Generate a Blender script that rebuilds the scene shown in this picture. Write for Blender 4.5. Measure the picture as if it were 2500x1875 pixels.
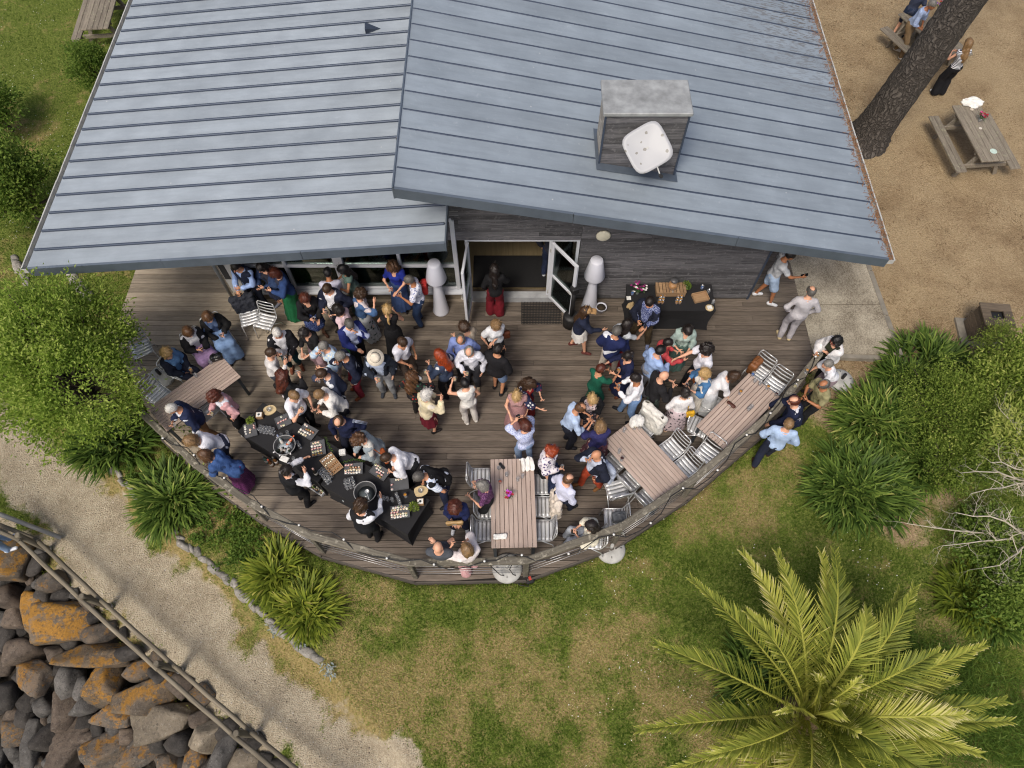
import bpy, bmesh, math, random
import numpy as np
from mathutils import Vector, Matrix, Euler
for _o in list(bpy.data.objects): bpy.data.objects.remove(_o)
R = math.radians
scene = bpy.context.scene
COL = scene.collection
# ------------------------------------------------------------------ camera
CH, PITCH, FPX = 13.0, 62.0, 1740.0
cam_d = bpy.data.cameras.new('camera'); cam = bpy.data.objects.new('camera', cam_d); COL.objects.link(cam)
cam.location = (0, 0, CH); cam.rotation_euler = (R(90-PITCH), 0, 0)
cam_d.sensor_width = 36; cam_d.lens = 36*FPX/2500; cam_d.clip_end = 500; cam_d.clip_start = .1
scene.camera = cam
# ------------------------------------------------------------------ sky, sun, exposure
SUN_EL, SUN_AZ = 55.0, 243.0        # azimuth: direction towards the sun, degrees from +X counter-clockwise
w = bpy.data.worlds.new('World'); scene.world = w; w.use_nodes = True
nt = w.node_tree; nt.nodes.clear()
sky = nt.nodes.new('ShaderNodeTexSky'); sky.sky_type = 'NISHITA'; sky.sun_disc = False
sky.sun_elevation = R(SUN_EL); sky.sun_rotation = R(90-SUN_AZ); sky.altitude = 10; sky.air_density = .8; sky.dust_density = 5.0; sky.ozone_density = .4
bg = nt.nodes.new('ShaderNodeBackground'); bg.inputs['Strength'].default_value = .10
wo = nt.nodes.new('ShaderNodeOutputWorld')
nt.links.new(sky.outputs[0], bg.inputs[0]); nt.links.new(bg.outputs[0], wo.inputs[0])
sun_d = bpy.data.lights.new('sun', 'SUN'); sun_d.energy = 1.5; sun_d.angle = R(17); sun_d.color = (1, .94, .84)
sun = bpy.data.objects.new('sun', sun_d); COL.objects.link(sun); sun.location = (-10, -8, 20)
sdir = Vector((math.cos(R(SUN_AZ))*math.cos(R(SUN_EL)), math.sin(R(SUN_AZ))*math.cos(R(SUN_EL)), math.sin(R(SUN_EL))))
sun.rotation_euler = sdir.to_track_quat('Z', 'Y').to_euler()
scene.view_settings.view_transform = 'Standard'; scene.view_settings.look = 'None'
scene.view_settings.exposure = 0.46; scene.view_settings.gamma = 1.0
cy = scene.cycles; cy.filter_width = 1.15; cy.max_bounces = 6; cy.diffuse_bounces = 3; cy.glossy_bounces = 3; cy.transmission_bounces = 5; cy.transparent_max_bounces = 8; cy.caustics_reflective = False; cy.caustics_refractive = False
scene.render.resolution_x = 1024; scene.render.resolution_y = 768
rnd = random.Random(7)
nrs = np.random.RandomState(11)
# ------------------------------------------------------------------ pixel -> place
_sp, _cp = math.sin(R(PITCH)), math.cos(R(PITCH))
def ray(px, py):
    u = (px-1250)/FPX; v = (937.5-py)/FPX
    return Vector((u, _cp+v*_sp, -_sp+v*_cp))
def at(px, py, z=0.0):
    d = ray(px, py); t = (z-CH)/d.z
    return Vector((d.x*t, d.y*t, z))
def aty(px, py, Y):
    d = ray(px, py); t = Y/d.y
    return Vector((d.x*t, Y, CH+d.z*t))
def atplane(px, py, p0, n):
    d = ray(px, py); o = Vector((0, 0, CH)); t = (Vector(p0)-o).dot(n)/d.dot(n)
    return o+d*t
# ------------------------------------------------------------------ object helpers
def tag(o, label=None, cat=None, group=None, kind=None):
    if label: o['label'] = label
    if cat: o['category'] = cat
    if group: o['group'] = group
    if kind: o['kind'] = kind
    return o
def thing(name, label, cat, loc=(0, 0, 0), rz=0.0, group=None):
    o = bpy.data.objects.new(name, None); COL.objects.link(o); o.empty_display_size = .2
    o.location = loc; o.rotation_euler = (0, 0, rz)
    return tag(o, label, cat, group)
def link(name, me, parent=None, world=False):
    o = bpy.data.objects.new(name, me); COL.objects.link(o)
    if parent is not None:
        o.parent = parent
        if world: o.matrix_parent_inverse = wm(parent).inverted()
    return o
def wm(o):
    m = Matrix.LocRotScale(o.location, o.rotation_euler, o.scale)
    if o.parent is not None: m = wm(o.parent) @ o.matrix_parent_inverse @ m
    return m
def copy_tree(o, parent=None):
    c = o.copy(); COL.objects.link(c)
    if parent is not None: c.parent = parent
    for ch in list(o.children): copy_tree(ch, c)
    return c
def mesh_np(name, V, F, mats, mi=None, smooth=True, nside=None):
    """V (n,3) array, F (m,k) array of constant size k."""
    me = bpy.data.meshes.new(name)
    V = np.asarray(V, np.float32); F = np.asarray(F, np.int32)
    k = F.shape[1]
    me.vertices.add(len(V)); me.vertices.foreach_set('co', V.ravel())
    me.loops.add(F.size); me.loops.foreach_set('vertex_index', F.ravel())
    me.polygons.add(len(F)); me.polygons.foreach_set('loop_start', np.arange(0, F.size, k, dtype=np.int32))
    try: me.polygons.foreach_set('loop_total', np.full(len(F), k, np.int32))
    except Exception: pass
    for m in mats: me.materials.append(m)
    if mi is not None: me.polygons.foreach_set('material_index', np.asarray(mi, np.int32))
    me.polygons.foreach_set('use_smooth', np.full(len(F), smooth, bool))
    me.update(calc_edges=True)
    return me
def vattr(me, name, vals):
    a = me.color_attributes.new(name, 'FLOAT_COLOR', 'POINT')
    vals = np.asarray(vals, np.float32)
    if vals.shape[1] == 3: vals = np.concatenate([vals, np.ones((len(vals), 1), np.float32)], 1)
    a.data.foreach_set('color', vals.ravel())
def fattr(me, name, vals):
    a = me.attributes.new(name, 'FLOAT', 'POINT'); a.data.foreach_set('value', np.asarray(vals, np.float32))
class MB:
    def __init__(s): s.v = []; s.f = []; s.m = []; s.sm = []
    def add(s, V, F, m=0, smooth=False):
        b = len(s.v); s.v += [tuple(p) for p in V]
        for f in F: s.f.append([i+b for i in f]); s.m.append(m); s.sm.append(smooth)
        return s
    def box(s, c, d, rz=0.0, m=0, rot=None):
        c = Vector(c); hx, hy, hz = d[0]/2, d[1]/2, d[2]/2
        M3 = rot if rot is not None else Matrix.Rotation(rz, 3, 'Z')
        V = [c+M3@Vector((x*hx, y*hy, z*hz)) for z in (-1, 1) for x, y in ((-1, -1), (1, -1), (1, 1), (-1, 1))]
        return s.add(V, [(3, 2, 1, 0), (4, 5, 6, 7), (0, 1, 5, 4), (1, 2, 6, 5), (2, 3, 7, 6), (3, 0, 4, 7)], m)
    def bbox(s, c, d, rz=0.0, m=0, b=.01, rot=None):
        """box with chamfered vertical and top edges"""
        c = Vector(c); hx, hy, hz = d[0]/2, d[1]/2, d[2]/2; b = min(b, hx*.9, hy*.9, hz*.9)
        M3 = rot if rot is not None else Matrix.Rotation(rz, 3, 'Z')
        def ring(x, y, z, k): return [(x-k, -y, z), (x, -y+k, z), (x, y-k, z), (x-k, y, z), (-x+k, y, z), (-x, y-k, z), (-x, -y+k, z), (-x+k, -y, z)]
        rs = ring(hx-b, hy-b, -hz, b*.5)+ring(hx, hy, -hz+b, b)+ring(hx, hy, hz-b, b)+ring(hx-b, hy-b, hz, b*.5)
        V = [c+M3@Vector(p) for p in rs]
        F = [tuple(range(7, -1, -1)), tuple(range(24, 32))]
        for r in range(3):
            for i in range(8): j = (i+1) % 8; F.append((r*8+i, r*8+j, r*8+8+j, r*8+8+i))
        return s.add(V, F, m)
    def prism(s, poly, z0, z1, m=0):
        n = len(poly)
        ar = sum(poly[i][0]*poly[(i+1) % n][1]-poly[(i+1) % n][0]*poly[i][1] for i in range(n))
        if ar < 0: poly = list(poly)[::-1]
        V = [(p[0], p[1], z0) for p in poly]+[(p[0], p[1], z1) for p in poly]
        F = [tuple(range(n-1, -1, -1)), tuple(range(n, 2*n))]+[(i, (i+1) % n, n+(i+1) % n, n+i) for i in range(n)]
        return s.add(V, F, m)
    def hexa(s, b, t, m=0):
        """bottom quad b, top quad t, counter-clockwise from above"""
        return s.add(list(b)+list(t), [(3, 2, 1, 0), (4, 5, 6, 7), (0, 1, 5, 4), (1, 2, 6, 5), (2, 3, 7, 6), (3, 0, 4, 7)], m)
    def tube(s, pts, rad, n=8, m=0, cap=True, flat=1.0, up=None, smooth=True):
        pts = [Vector(p) for p in pts]; k = len(pts)
        if not hasattr(rad, '__len__'): rad = [rad]*k
        V = []; prev = Vector(up) if up is not None else None
        for i, p in enumerate(pts):
            d = (pts[min(i+1, k-1)]-pts[max(i-1, 0)])
            d = d.normalized() if d.length > 1e-9 else Vector((0, 0, 1))
            if prev is None: prev = Vector((0, 0, 1)) if abs(d.z) < .9 else Vector((1, 0, 0))
            a = prev-d*prev.dot(d)
            if a.length < 1e-6: a = d.orthogonal()
            a.normalize(); b = d.cross(a); prev = a
            for j in range(n):
                t = 2*math.pi*j/n; V.append(p+a*(math.cos(t)*rad[i]*flat)+b*(math.sin(t)*rad[i]))
        F = []
        for i in range(k-1):
            for j in range(n): F.append((i*n+j, i*n+(j+1) % n, (i+1)*n+(j+1) % n, (i+1)*n+j))
        s.add(V, F, m, smooth)
        if cap:
            b = len(s.v)-len(V)
            s.f.append([b+j for j in range(n-1, -1, -1)]); s.m.append(m); s.sm.append(False)
            s.f.append([b+(k-1)*n+j for j in range(n)]); s.m.append(m); s.sm.append(False)
        return s
    def lathe(s, prof, c=(0, 0, 0), n=16, m=0, smooth=True, sx=1, sy=1):
        """prof: list of (r, z)"""
        c = Vector(c); k = len(prof); V = []
        for r, z in prof:
            for j in range(n): t = 2*math.pi*j/n; V.append(c+Vector((r*math.cos(t)*sx, r*math.sin(t)*sy, z)))
        F = [(i*n+j, i*n+(j+1) % n, (i+1)*n+(j+1) % n, (i+1)*n+j) for i in range(k-1) for j in range(n)]
        s.add(V, F, m, smooth)
        b = len(s.v)-len(V)
        if prof[0][0] > 1e-5: s.f.append([b+j for j in range(n-1, -1, -1)]); s.m.append(m); s.sm.append(False)
        if prof[-1][0] > 1e-5: s.f.append([b+(k-1)*n+j for j in range(n)]); s.m.append(m); s.sm.append(False)
        return s
    def mesh(s, name, mats):
        me = bpy.data.meshes.new(name); me.from_pydata(s.v, [], s.f)
        for mt in (mats if isinstance(mats, (list, tuple)) else [mats]): me.materials.append(mt)
        me.polygons.foreach_set('material_index', s.m); me.polygons.foreach_set('use_smooth', s.sm); me.update()
        return me
    def build(s, name, mats, parent=None, world=False): return link(name, s.mesh(name, mats), parent, world)
# ------------------------------------------------------------------ materials
def lin(c): return c/12.92 if c <= .04045 else ((c+.055)/1.055)**2.4
def hx(h, k=1.0):
    h = h.lstrip('#'); return tuple(lin(int(h[i:i+2], 16)/255)*k for i in (0, 2, 4))
_mc = {}
def nodes_of(m): return m.node_tree.nodes, m.node_tree.links
def base_mat(name):
    m = bpy.data.materials.new(name); m.use_nodes = True
    N, L = nodes_of(m); b = N['Principled BSDF']; return m, N, L, b
def ramp(N, fac_sock, L, stops):
    r = N.new('ShaderNodeValToRGB'); e = r.color_ramp.elements
    while len(e) < len(stops): e.new(.5)
    for i, (p, c) in enumerate(stops):
        e[i].position = p; e[i].color = (*c, 1) if len(c) == 3 else c
    L.new(fac_sock, r.inputs[0]); return r
def coord(N, L, kind='Object', scale=None, rot=None):
    tc = N.new('ShaderNodeTexCoord'); s = tc.outputs[kind]
    if scale is not None or rot is not None:
        mp = N.new('ShaderNodeMapping')
        if scale is not None: mp.inputs['Scale'].default_value = scale if hasattr(scale, '__len__') else (scale,)*3
        if rot is not None: mp.inputs['Rotation'].default_value = rot
        L.new(s, mp.inputs[0]); s = mp.outputs[0]
    return s
def noise(N, L, co, scale, detail=4, rough=.55, dist=0.0):
    n = N.new('ShaderNodeTexNoise'); n.inputs['Scale'].default_value = scale; n.inputs['Detail'].default_value = detail
    n.inputs['Roughness'].default_value = rough; n.inputs['Distortion'].default_value = dist
    L.new(co, n.inputs['Vector']); return n
def voro(N, L, co, scale, feature='F1', rnd_=1.0):
    n = N.new('ShaderNodeTexVoronoi'); n.feature = feature; n.inputs['Scale'].default_value = scale
    n.inputs['Randomness'].default_value = rnd_; L.new(co, n.inputs['Vector']); return n
def mixc(N, L, fac, a, b, mode='MIX'):
    n = N.new('ShaderNodeMix'); n.data_type = 'RGBA'; n.blend_type = mode
    for sock, v in ((n.inputs[0], fac), (n.inputs[6], a), (n.inputs[7], b)):
        if isinstance(v, (int, float)): sock.default_value = v
        elif isinstance(v, tuple): sock.default_value = (*v, 1) if len(v) == 3 else v
        else: L.new(v, sock)
    return n.outputs[2]
def mth(N, L, op, a, b=None, c=None, clamp=False):
    n = N.new('ShaderNodeMath'); n.operation = op; n.use_clamp = clamp
    for i, v in enumerate((a, b, c)):
        if v is None: continue
        if isinstance(v, (int, float)): n.inputs[i].default_value = v
        else: L.new(v, n.inputs[i])
    return n.outputs[0]
def bump(N, L, b, h, strength=.3, dist=.01):
    n = N.new('ShaderNodeBump'); n.inputs['Strength'].default_value = strength; n.inputs['Distance'].default_value = dist
    L.new(h, n.inputs['Height']); L.new(n.outputs[0], b.inputs['Normal']); return n
def objrand(N):
    return N.new('ShaderNodeObjectInfo').outputs['Random']
def M(name, col, rough=.75, var=.18, scale=6, bmp=.25, bscale=60, metal=0.0, spec=.5, orand=0.0, bdist=.004, kind='Object'):
    key = ('M', name)
    if key in _mc: return _mc[key]
    m, N, L, b = base_mat(name); co = coord(N, L, kind)
    n = noise(N, L, co, scale, 5, .6)
    lo = tuple(c*(1-var) for c in col); hi = tuple(min(1, c*(1+var)) for c in col)
    r = ramp(N, n.outputs[0], L, [(.25, lo), (.75, hi)]); out = r.outputs[0]
    if orand:
        v = mth(N, L, 'MULTIPLY_ADD', objrand(N), 2*orand, 1-orand)
        out = mixc(N, L, 1.0, out, v, 'MULTIPLY')
    L.new(out, b.inputs['Base Color'])
    b.inputs['Roughness'].default_value = rough; b.inputs['Metallic'].default_value = metal; b.inputs['Specular IOR Level'].default_value = spec
    if bmp:
        n2 = noise(N, L, co, bscale, 3, .6); bump(N, L, b, n2.outputs[0], bmp, bdist)
    _mc[key] = m; return m
def wood(name, dark, light, axis='X', scale=1.0, rough=.8, orand=.2, lichen=None, grain=1.0):
    """grain along the given local axis"""
    key = ('W', name)
    if key in _mc: return _mc[key]
    m, N, L, b = base_mat(name)
    sc = {'X': (1.2, 18, 18), 'Y': (18, 1.2, 18), 'Z': (18, 18, 1.2)}[axis]
    oi = N.new('ShaderNodeObjectInfo')
    tc = N.new('ShaderNodeTexCoord'); add = N.new('ShaderNodeVectorMath'); add.operation = 'MULTIPLY_ADD'
    L.new(oi.outputs['Random'], add.inputs[0]); add.inputs[1].default_value = (37, 11, 23); L.new(tc.outputs['Object'], add.inputs[2])
    mp = N.new('ShaderNodeMapping'); mp.inputs['Scale'].default_value = tuple(x*scale for x in sc); L.new(add.outputs[0], mp.inputs[0])
    n = noise(N, L, mp.outputs[0], 2.2, 6, .65, .6)
    r = ramp(N, n.outputs[0], L, [(.28, dark), (.5, tuple((a+c)/2 for a, c in zip(dark, light))), (.74, light)])
    out = r.outputs[0]
    nb = noise(N, L, add.outputs[0], 1.6, 4, .6)
    out = mixc(N, L, mth(N, L, 'MULTIPLY', nb.outputs[0], .5), out, tuple(c*.55 for c in dark), 'MIX')
    v = mth(N, L, 'MULTIPLY_ADD', oi.outputs['Random'], 2*orand, 1-orand)
    out = mixc(N, L, 1.0, out, v, 'MULTIPLY')
    if lichen is not None:
        ln = noise(N, L, add.outputs[0], 11, 5, .7); f = ramp(N, ln.outputs[0], L, [(.55, (0, 0, 0)), (.66, (1, 1, 1))])
        out = mixc(N, L, mth(N, L, 'MULTIPLY', f.outputs[0], .75), out, lichen)
    L.new(out, b.inputs['Base Color']); b.inputs['Roughness'].default_value = rough
    bump(N, L, b, n.outputs[0], .35*grain, .004)
    _mc[key] = m; return m
def vnoise(x, y, seed=0):
    """2-D value noise, numpy"""
    x = np.asarray(x, np.float64); y = np.asarray(y, np.float64)
    xi = np.floor(x).astype(np.int64); yi = np.floor(y).astype(np.int64); fx = x-xi; fy = y-yi
    def h(a, b):
        n = (a*374761393+b*668265263+seed*974634779) & 0x7fffffff
        n = ((n ^ (n >> 13))*1274126177) & 0x7fffffff
        return ((n ^ (n >> 16)) & 0xffff)/65535.0
    ux = fx*fx*(3-2*fx); uy = fy*fy*(3-2*fy)
    return (h(xi, yi)*(1-ux)+h(xi+1, yi)*ux)*(1-uy)+(h(xi, yi+1)*(1-ux)+h(xi+1, yi+1)*ux)*uy
def fbm(x, y, sc, oct=4, seed=0):
    t = 0; a = .5; s = 0
    for o in range(oct): t = t+a*vnoise(x*sc, y*sc, seed+o*17); s += a; a *= .55; sc *= 2.03
    return t/s
def seg_dist(x, y, pts):
    """distance to a polyline and signed side (left of direction is positive)"""
    best = np.full(np.shape(x), 1e9); side = np.zeros(np.shape(x))
    for a, b in zip(pts[:-1], pts[1:]):
        dx, dy = b[0]-a[0], b[1]-a[1]; l2 = dx*dx+dy*dy
        t = np.clip(((x-a[0])*dx+(y-a[1])*dy)/l2, 0, 1)
        d = np.hypot(x-(a[0]+t*dx), y-(a[1]+t*dy)); s = np.sign(dx*(y-a[1])-dy*(x-a[0]))
        c = d < best-1e-9; side = np.where(c, s, side); best = np.where(c, d, best)
    return best, side
def in_poly(x, y, P):
    r = np.zeros(np.shape(x), bool); n = len(P)
    for i in range(n):
        x0, y0 = P[i][0], P[i][1]; x1, y1 = P[(i+1) % n][0], P[(i+1) % n][1]
        if y0 == y1: continue
        c = ((y0 > y) != (y1 > y)) & (x < (x1-x0)*(y-y0)/(y1-y0)+x0)
        r ^= c
    return r
def sst(a, b, x): t = np.clip((x-a)/(b-a), 0, 1); return t*t*(3-2*t)
# ---- surface nets on a signed distance function
def surfnet(fn, lo, hi, h):
    lo = np.asarray(lo, np.float32); hi = np.asarray(hi, np.float32)
    n = np.maximum(np.ceil((hi-lo)/h).astype(int)+1, 3)
    ax = [lo[i]+h*np.arange(n[i], dtype=np.float32) for i in range(3)]
    X, Y, Z = np.meshgrid(*ax, indexing='ij')
    P = np.stack([X, Y, Z], -1)
    g = fn(P); s = g < 0
    c = np.zeros(tuple(n-1), np.int8)
    cs = [(i, j, k) for i in (0, 1) for j in (0, 1) for k in (0, 1)]
    def sl(A, o): return A[o[0]:A.shape[0]-1+o[0], o[1]:A.shape[1]-1+o[1], o[2]:A.shape[2]-1+o[2]]
    for o in cs: c += sl(s, o)
    act = (c > 0) & (c < 8)
    idx = np.full(act.shape, -1, np.int32); I = np.argwhere(act)
    if len(I) == 0: return np.zeros((0, 3), np.float32), np.zeros((0, 4), np.int32)
    idx[act] = np.arange(len(I))
    acc = np.zeros((len(I), 3), np.float32); cnt = np.zeros(len(I), np.float32)
    for a in range(3):
        for o in cs:
            if o[a]: continue
            o2 = list(o); o2[a] = 1
            g0 = g[I[:, 0]+o[0], I[:, 1]+o[1], I[:, 2]+o[2]]; g1 = g[I[:, 0]+o2[0], I[:, 1]+o2[1], I[:, 2]+o2[2]]
            cr = (g0 < 0) != (g1 < 0); t = np.where(cr, g0/np.where(cr, g0-g1, 1), 0)
            p = np.zeros((len(I), 3), np.float32); p += np.asarray(o, np.float32); p[:, a] = t
            acc += np.where(cr[:, None], p, 0); cnt += cr
    V = lo+h*(I+acc/cnt[:, None])
    F = []
    for a in range(3):
        b, d = (a+1) % 3, (a+2) % 3
        sw = np.moveaxis(s, (a, b, d), (0, 1, 2)); iw = np.moveaxis(idx, (a, b, d), (0, 1, 2))
        e = sw[:-1, 1:-1, 1:-1] != sw[1:, 1:-1, 1:-1]
        q = np.stack([iw[:, :-1, :-1][e], iw[:, 1:, :-1][e], iw[:, 1:, 1:][e], iw[:, :-1, 1:][e]], 1)
        ins = sw[:-1, 1:-1, 1:-1][e]
        q = np.where(ins[:, None], q, q[:, ::-1]); F.append(q)
    return V.astype(np.float32), np.concatenate(F)
# ================================================================== SETTING: ground
ZG, ZP = -.14, -.42                      # garden level, path level (deck = 0)
BORDER = [at(*p, -.28) for p in ((60, 960), (190, 1075), (268, 1134), (325, 1197), (411, 1286), (508, 1372), (570, 1425), (602, 1457), (723, 1573), (787, 1614), (840, 1680), (1000, 1860))]
PATHC = [at(*p, ZP) for p in ((-420, 860), (-160, 990), (60, 1120), (220, 1290), (370, 1450), (520, 1610), (680, 1745), (830, 1870), (1000, 2010))]
FENCE = [at(*p, -.46) for p in ((-330, 1140), (-60, 1268), (122, 1343), (271, 1483), (443, 1637), (626, 1795), (830, 1960))]
RAILPX = [(345, 1008), (480, 1135), (607, 1224), (757, 1307), (998, 1373), (1285, 1368), (1515, 1286), (1700, 1165), (1892, 1002), (2002, 864)]
RAIL = [at(*p, 1.02) for p in RAILPX]
SLAB = [at(*p, 0) for p in ((1930, 640), (1985, 860), (2192, 866), (2120, 615))]
YW = 9.04
XWL, XWR = -5.95, 5.17
# deck outline (counter-clockwise): just outside the railing, then right edge along the slab, wall, left edge
def offs(P, d):
    out = []
    for i, p in enumerate(P):
        a = P[max(i-1, 0)]; b = P[min(i+1, len(P)-1)]; t = Vector((b.x-a.x, b.y-a.y)).normalized(); out.append(Vector((p.x+t.y*d, p.y-t.x*d)))
    return out
RO = offs(RAIL, .09)
pl0 = at(300, 735); pl1 = at(345, 560)
DECK = [Vector((pl0.x-.05, at(300, 735).y-.9))]+RO[0:]+[Vector((SLAB[1].x-.01, SLAB[1].y)), Vector((SLAB[0].x-.01, SLAB[0].y)), Vector((SLAB[0].x-.4, 10.6)), Vector((5.6, 10.6)), Vector((XWR+.02, YW+.3)), Vector((XWL+.1, YW+.3)), Vector((XWL+.1, 11.2)), Vector((pl0.x+.12, 11.2)), Vector((pl0.x+.04, pl0.y))]
sandP = [at(*p, -.1) for p in ((1700, -500), (1900, 300), (2000, 640), (2110, 800), (2195, 880), (2330, 905), (2480, 890), (2900, 900))]+[Vector((30, 25, 0)), Vector((5, 25, 0))]
def ground_z(x, y):
    db, sb = seg_dist(x, y, BORDER); db = db*sb
    z = ZG+(ZP-ZG)*sst(-.02, .28, -db)
    df, sf = seg_dist(x, y, FENCE); d2 = -(df*sf)
    z = z-.05*sst(-.6, 0, d2)-np.clip(d2-.22, 0, 4.2)*.72
    z = z+.03*(fbm(x, y, .7, 3, 3)-.5)+.025*(fbm(x, y, 4.0, 2, 5)-.5)
    return z
def ground_masks(x, y):
    n1 = fbm(x, y, 1.1, 4, 21)-.5; n2 = fbm(x, y, 3.2, 4, 31)-.5
    dp, _ = seg_dist(x, y, PATHC)
    path = 1-sst(.38, 1.05, dp+.95*n1+.75*n2)
    df, sf = seg_dist(x, y, FENCE); d2 = -(df*sf)
    path = np.maximum(path, sst(-.45, -.1, d2)*(1-sst(.2, .5, n2+.3)))
    sp = in_poly(x+n1*.7, y+n1*.7+n2*.4, sandP).astype(float)
    sand = sp
    # bare soil under the shrubs, scuffed end of the path
    for px, py, r in ((2330, 900, .9), (2180, 1240, .9), (2060, 900, 1.0), (2040, 985, .8), (2130, 960, .9), (2260, 1180, .8)):
        c = at(px, py, ZG); d = np.hypot(x-c.x, y-c.y); sand = np.maximum(sand, .92*(1-sst(.3, 1.1, d/r+.9*n1+.5*n2)))
    dry = fbm(x, y, .5, 3, 41)*.45+fbm(x, y, 2.2, 4, 51)*.6-.03
    c = at(1500, 1700, ZG); dry = dry+.12*np.exp(-((x-c.x)**2/12+(y-c.y)**2/1.6))+.16*np.exp(-((x-at(900, 1750, ZG).x)**2/2+(y-at(900, 1750, ZG).y)**2/2))
    c = at(1650, 1420, ZG); dry = dry-.14*np.exp(-((x-c.x)**2/4+(y-c.y)**2/1.2))
    c = at(1200, 1440, ZG); dry = dry-.12*np.exp(-((x-c.x)**2/4+(y-c.y)**2/.25))
    dry = dry-.1*(x < -8)
    db, sb = seg_dist(x, y, BORDER); dry = dry+.12*(db*sb < 0)
    bank = sst(.1, .5, d2)
    return path, sand, np.clip(sst(.24, .84, dry), 0, 1)*.92, bank
def ground_material():
    m, N, L, b = base_mat('ground_mix'); at_ = N.new('ShaderNodeVertexColor'); at_.layer_name = 'mask'
    sep = N.new('ShaderNodeSeparateColor'); L.new(at_.outputs[0], sep.inputs[0]); co = coord(N, L, 'Object')
    nf = noise(N, L, co, 22, 6, .7); nm = noise(N, L, co, 6, 5, .65); nl = noise(N, L, co, 70, 3, .6)
    # lawn
    gr = ramp(N, nf.outputs[0], L, [(.3, (.062, .088, .015)), (.52, (.14, .178, .034)), (.75, (.25, .28, .07))])
    dr = ramp(N, nf.outputs[0], L, [(.3, (.17, .13, .05)), (.55, (.32, .25, .105)), (.78, (.46, .375, .18))])
    f = mth(N, L, 'ADD', sep.outputs[2], mth(N, L, 'MULTIPLY_ADD', nm.outputs[0], 1.5, -.75)); f = ramp(N, f, L, [(.25, (0, 0, 0)), (.75, (1, 1, 1))]).outputs[0]
    lawn = mixc(N, L, f, gr.outputs[0], dr.outputs[0])
    # sandy yard with brown needle litter
    sa = ramp(N, nf.outputs[0], L, [(.25, (.22, .155, .085)), (.5, (.37, .28, .165)), (.78, (.52, .41, .26))])
    nb = noise(N, L, co, .8, 8, .74); li = ramp(N, nb.outputs[0], L, [(.44, (0, 0, 0)), (.68, (1, 1, 1))])
    ln2 = ramp(N, nl.outputs[0], L, [(.35, (.07, .036, .016)), (.7, (.18, .10, .048))])
    sandc = mixc(N, L, mth(N, L, 'MULTIPLY', li.outputs[0], .55), sa.outputs[0], ln2.outputs[0])
    # gravel path
    v = voro(N, L, co, 46); v2 = noise(N, L, co, 2.0, 5, .6)
    pa = ramp(N, v.outputs['Color'], L, [(.1, (.25, .205, .145)), (.55, (.40, .345, .255)), (.95, (.56, .50, .385))])
    pc = mixc(N, L, .45, pa.outputs[0], ramp(N, v2.outputs[0], L, [(.3, (.24, .19, .12)), (.7, (.56, .48, .345))]).outputs[0])
    fp = mth(N, L, 'ADD', sep.outputs[0], mth(N, L, 'MULTIPLY_ADD', nm.outputs[0], 1.1, -.55)); fp = ramp(N, fp, L, [(.33, (0, 0, 0)), (.67, (1, 1, 1))]).outputs[0]
    fs = mth(N, L, 'ADD', sep.outputs[1], mth(N, L, 'MULTIPLY_ADD', nm.outputs[0], 1.0, -.5)); fs = ramp(N, fs, L, [(.33, (0, 0, 0)), (.7, (1, 1, 1))]).outputs[0]
    c = mixc(N, L, fs, lawn, sandc); c = mixc(N, L, fp, c, pc)
    ab = N.new('ShaderNodeAttribute'); ab.attribute_name = 'bank'
    fb = ramp(N, mth(N, L, 'ADD', ab.outputs['Fac'], mth(N, L, 'MULTIPLY_ADD', nm.outputs[0], .8, -.4)), L, [(.35, (0, 0, 0)), (.65, (1, 1, 1))]).outputs[0]
    c = mixc(N, L, fb, c, ramp(N, nf.outputs[0], L, [(.3, (.02, .017, .014)), (.7, (.07, .06, .05))]).outputs[0])
    L.new(c, b.inputs['Base Color']); b.inputs['Roughness'].default_value = .95; b.inputs['Specular IOR Level'].default_value = .15
    h = mth(N, L, 'ADD', nf.outputs[0], mth(N, L, 'MULTIPLY', v.outputs[0], .6)); bump(N, L, b, h, .9, .03)
    return m
GMAT = ground_material()
BANKMAT = M('bank_mud', (.035, .03, .026), .8, .5, 5, .8, 30, bdist=.03)
gx = np.arange(-17, 17.01, .11); gy = np.arange(-3, 22.5, .11)
GX, GY = np.meshgrid(gx, gy, indexing='ij'); GZ = ground_z(GX, GY)
GZ = GZ-.45*ground_masks(GX, GY)[3]; deckm = in_poly(GX, GY, DECK) | ((GX > -8.4) & (GX < 6.2) & (GY > 8.2))
GZ = np.where(deckm, np.minimum(GZ, -.30), GZ); slabm = in_poly(GX, GY, SLAB); GZ = np.where(slabm, -.25, GZ)
mp, ms, mdry, mbank = ground_masks(GX, GY)
nxg, nyg = GX.shape; ids = np.arange(nxg*nyg).reshape(nxg, nyg)
Vg = np.stack([GX, GY, GZ], -1).reshape(-1, 3)
Fg = np.stack([ids[:-1, :-1], ids[1:, :-1], ids[1:, 1:], ids[:-1, 1:]], -1).reshape(-1, 4)
Mg = np.stack([mp, ms, mdry], -1).reshape(-1, 3)
fc = lambda A: (A[:-1, :-1]+A[1:, 1:]).reshape(-1)/2
cls = np.where(fc(mbank) > .5, 3, np.where(fc(mp) > .5, 1, np.where(fc(ms) > .5, 2, 0)))
for k, nm in enumerate(('lawn', 'gravel_path', 'sandy_ground', 'shore_bank')):
    F = Fg[cls == k]; u, inv = np.unique(F, return_inverse=True); F2 = inv.reshape(F.shape)
    me = mesh_np(nm, Vg[u], F2, [GMAT]); vattr(me, 'mask', Mg[u]); fattr(me, 'bank', mbank.reshape(-1)[u])
    tag(link(nm, me), kind='structure')
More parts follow.
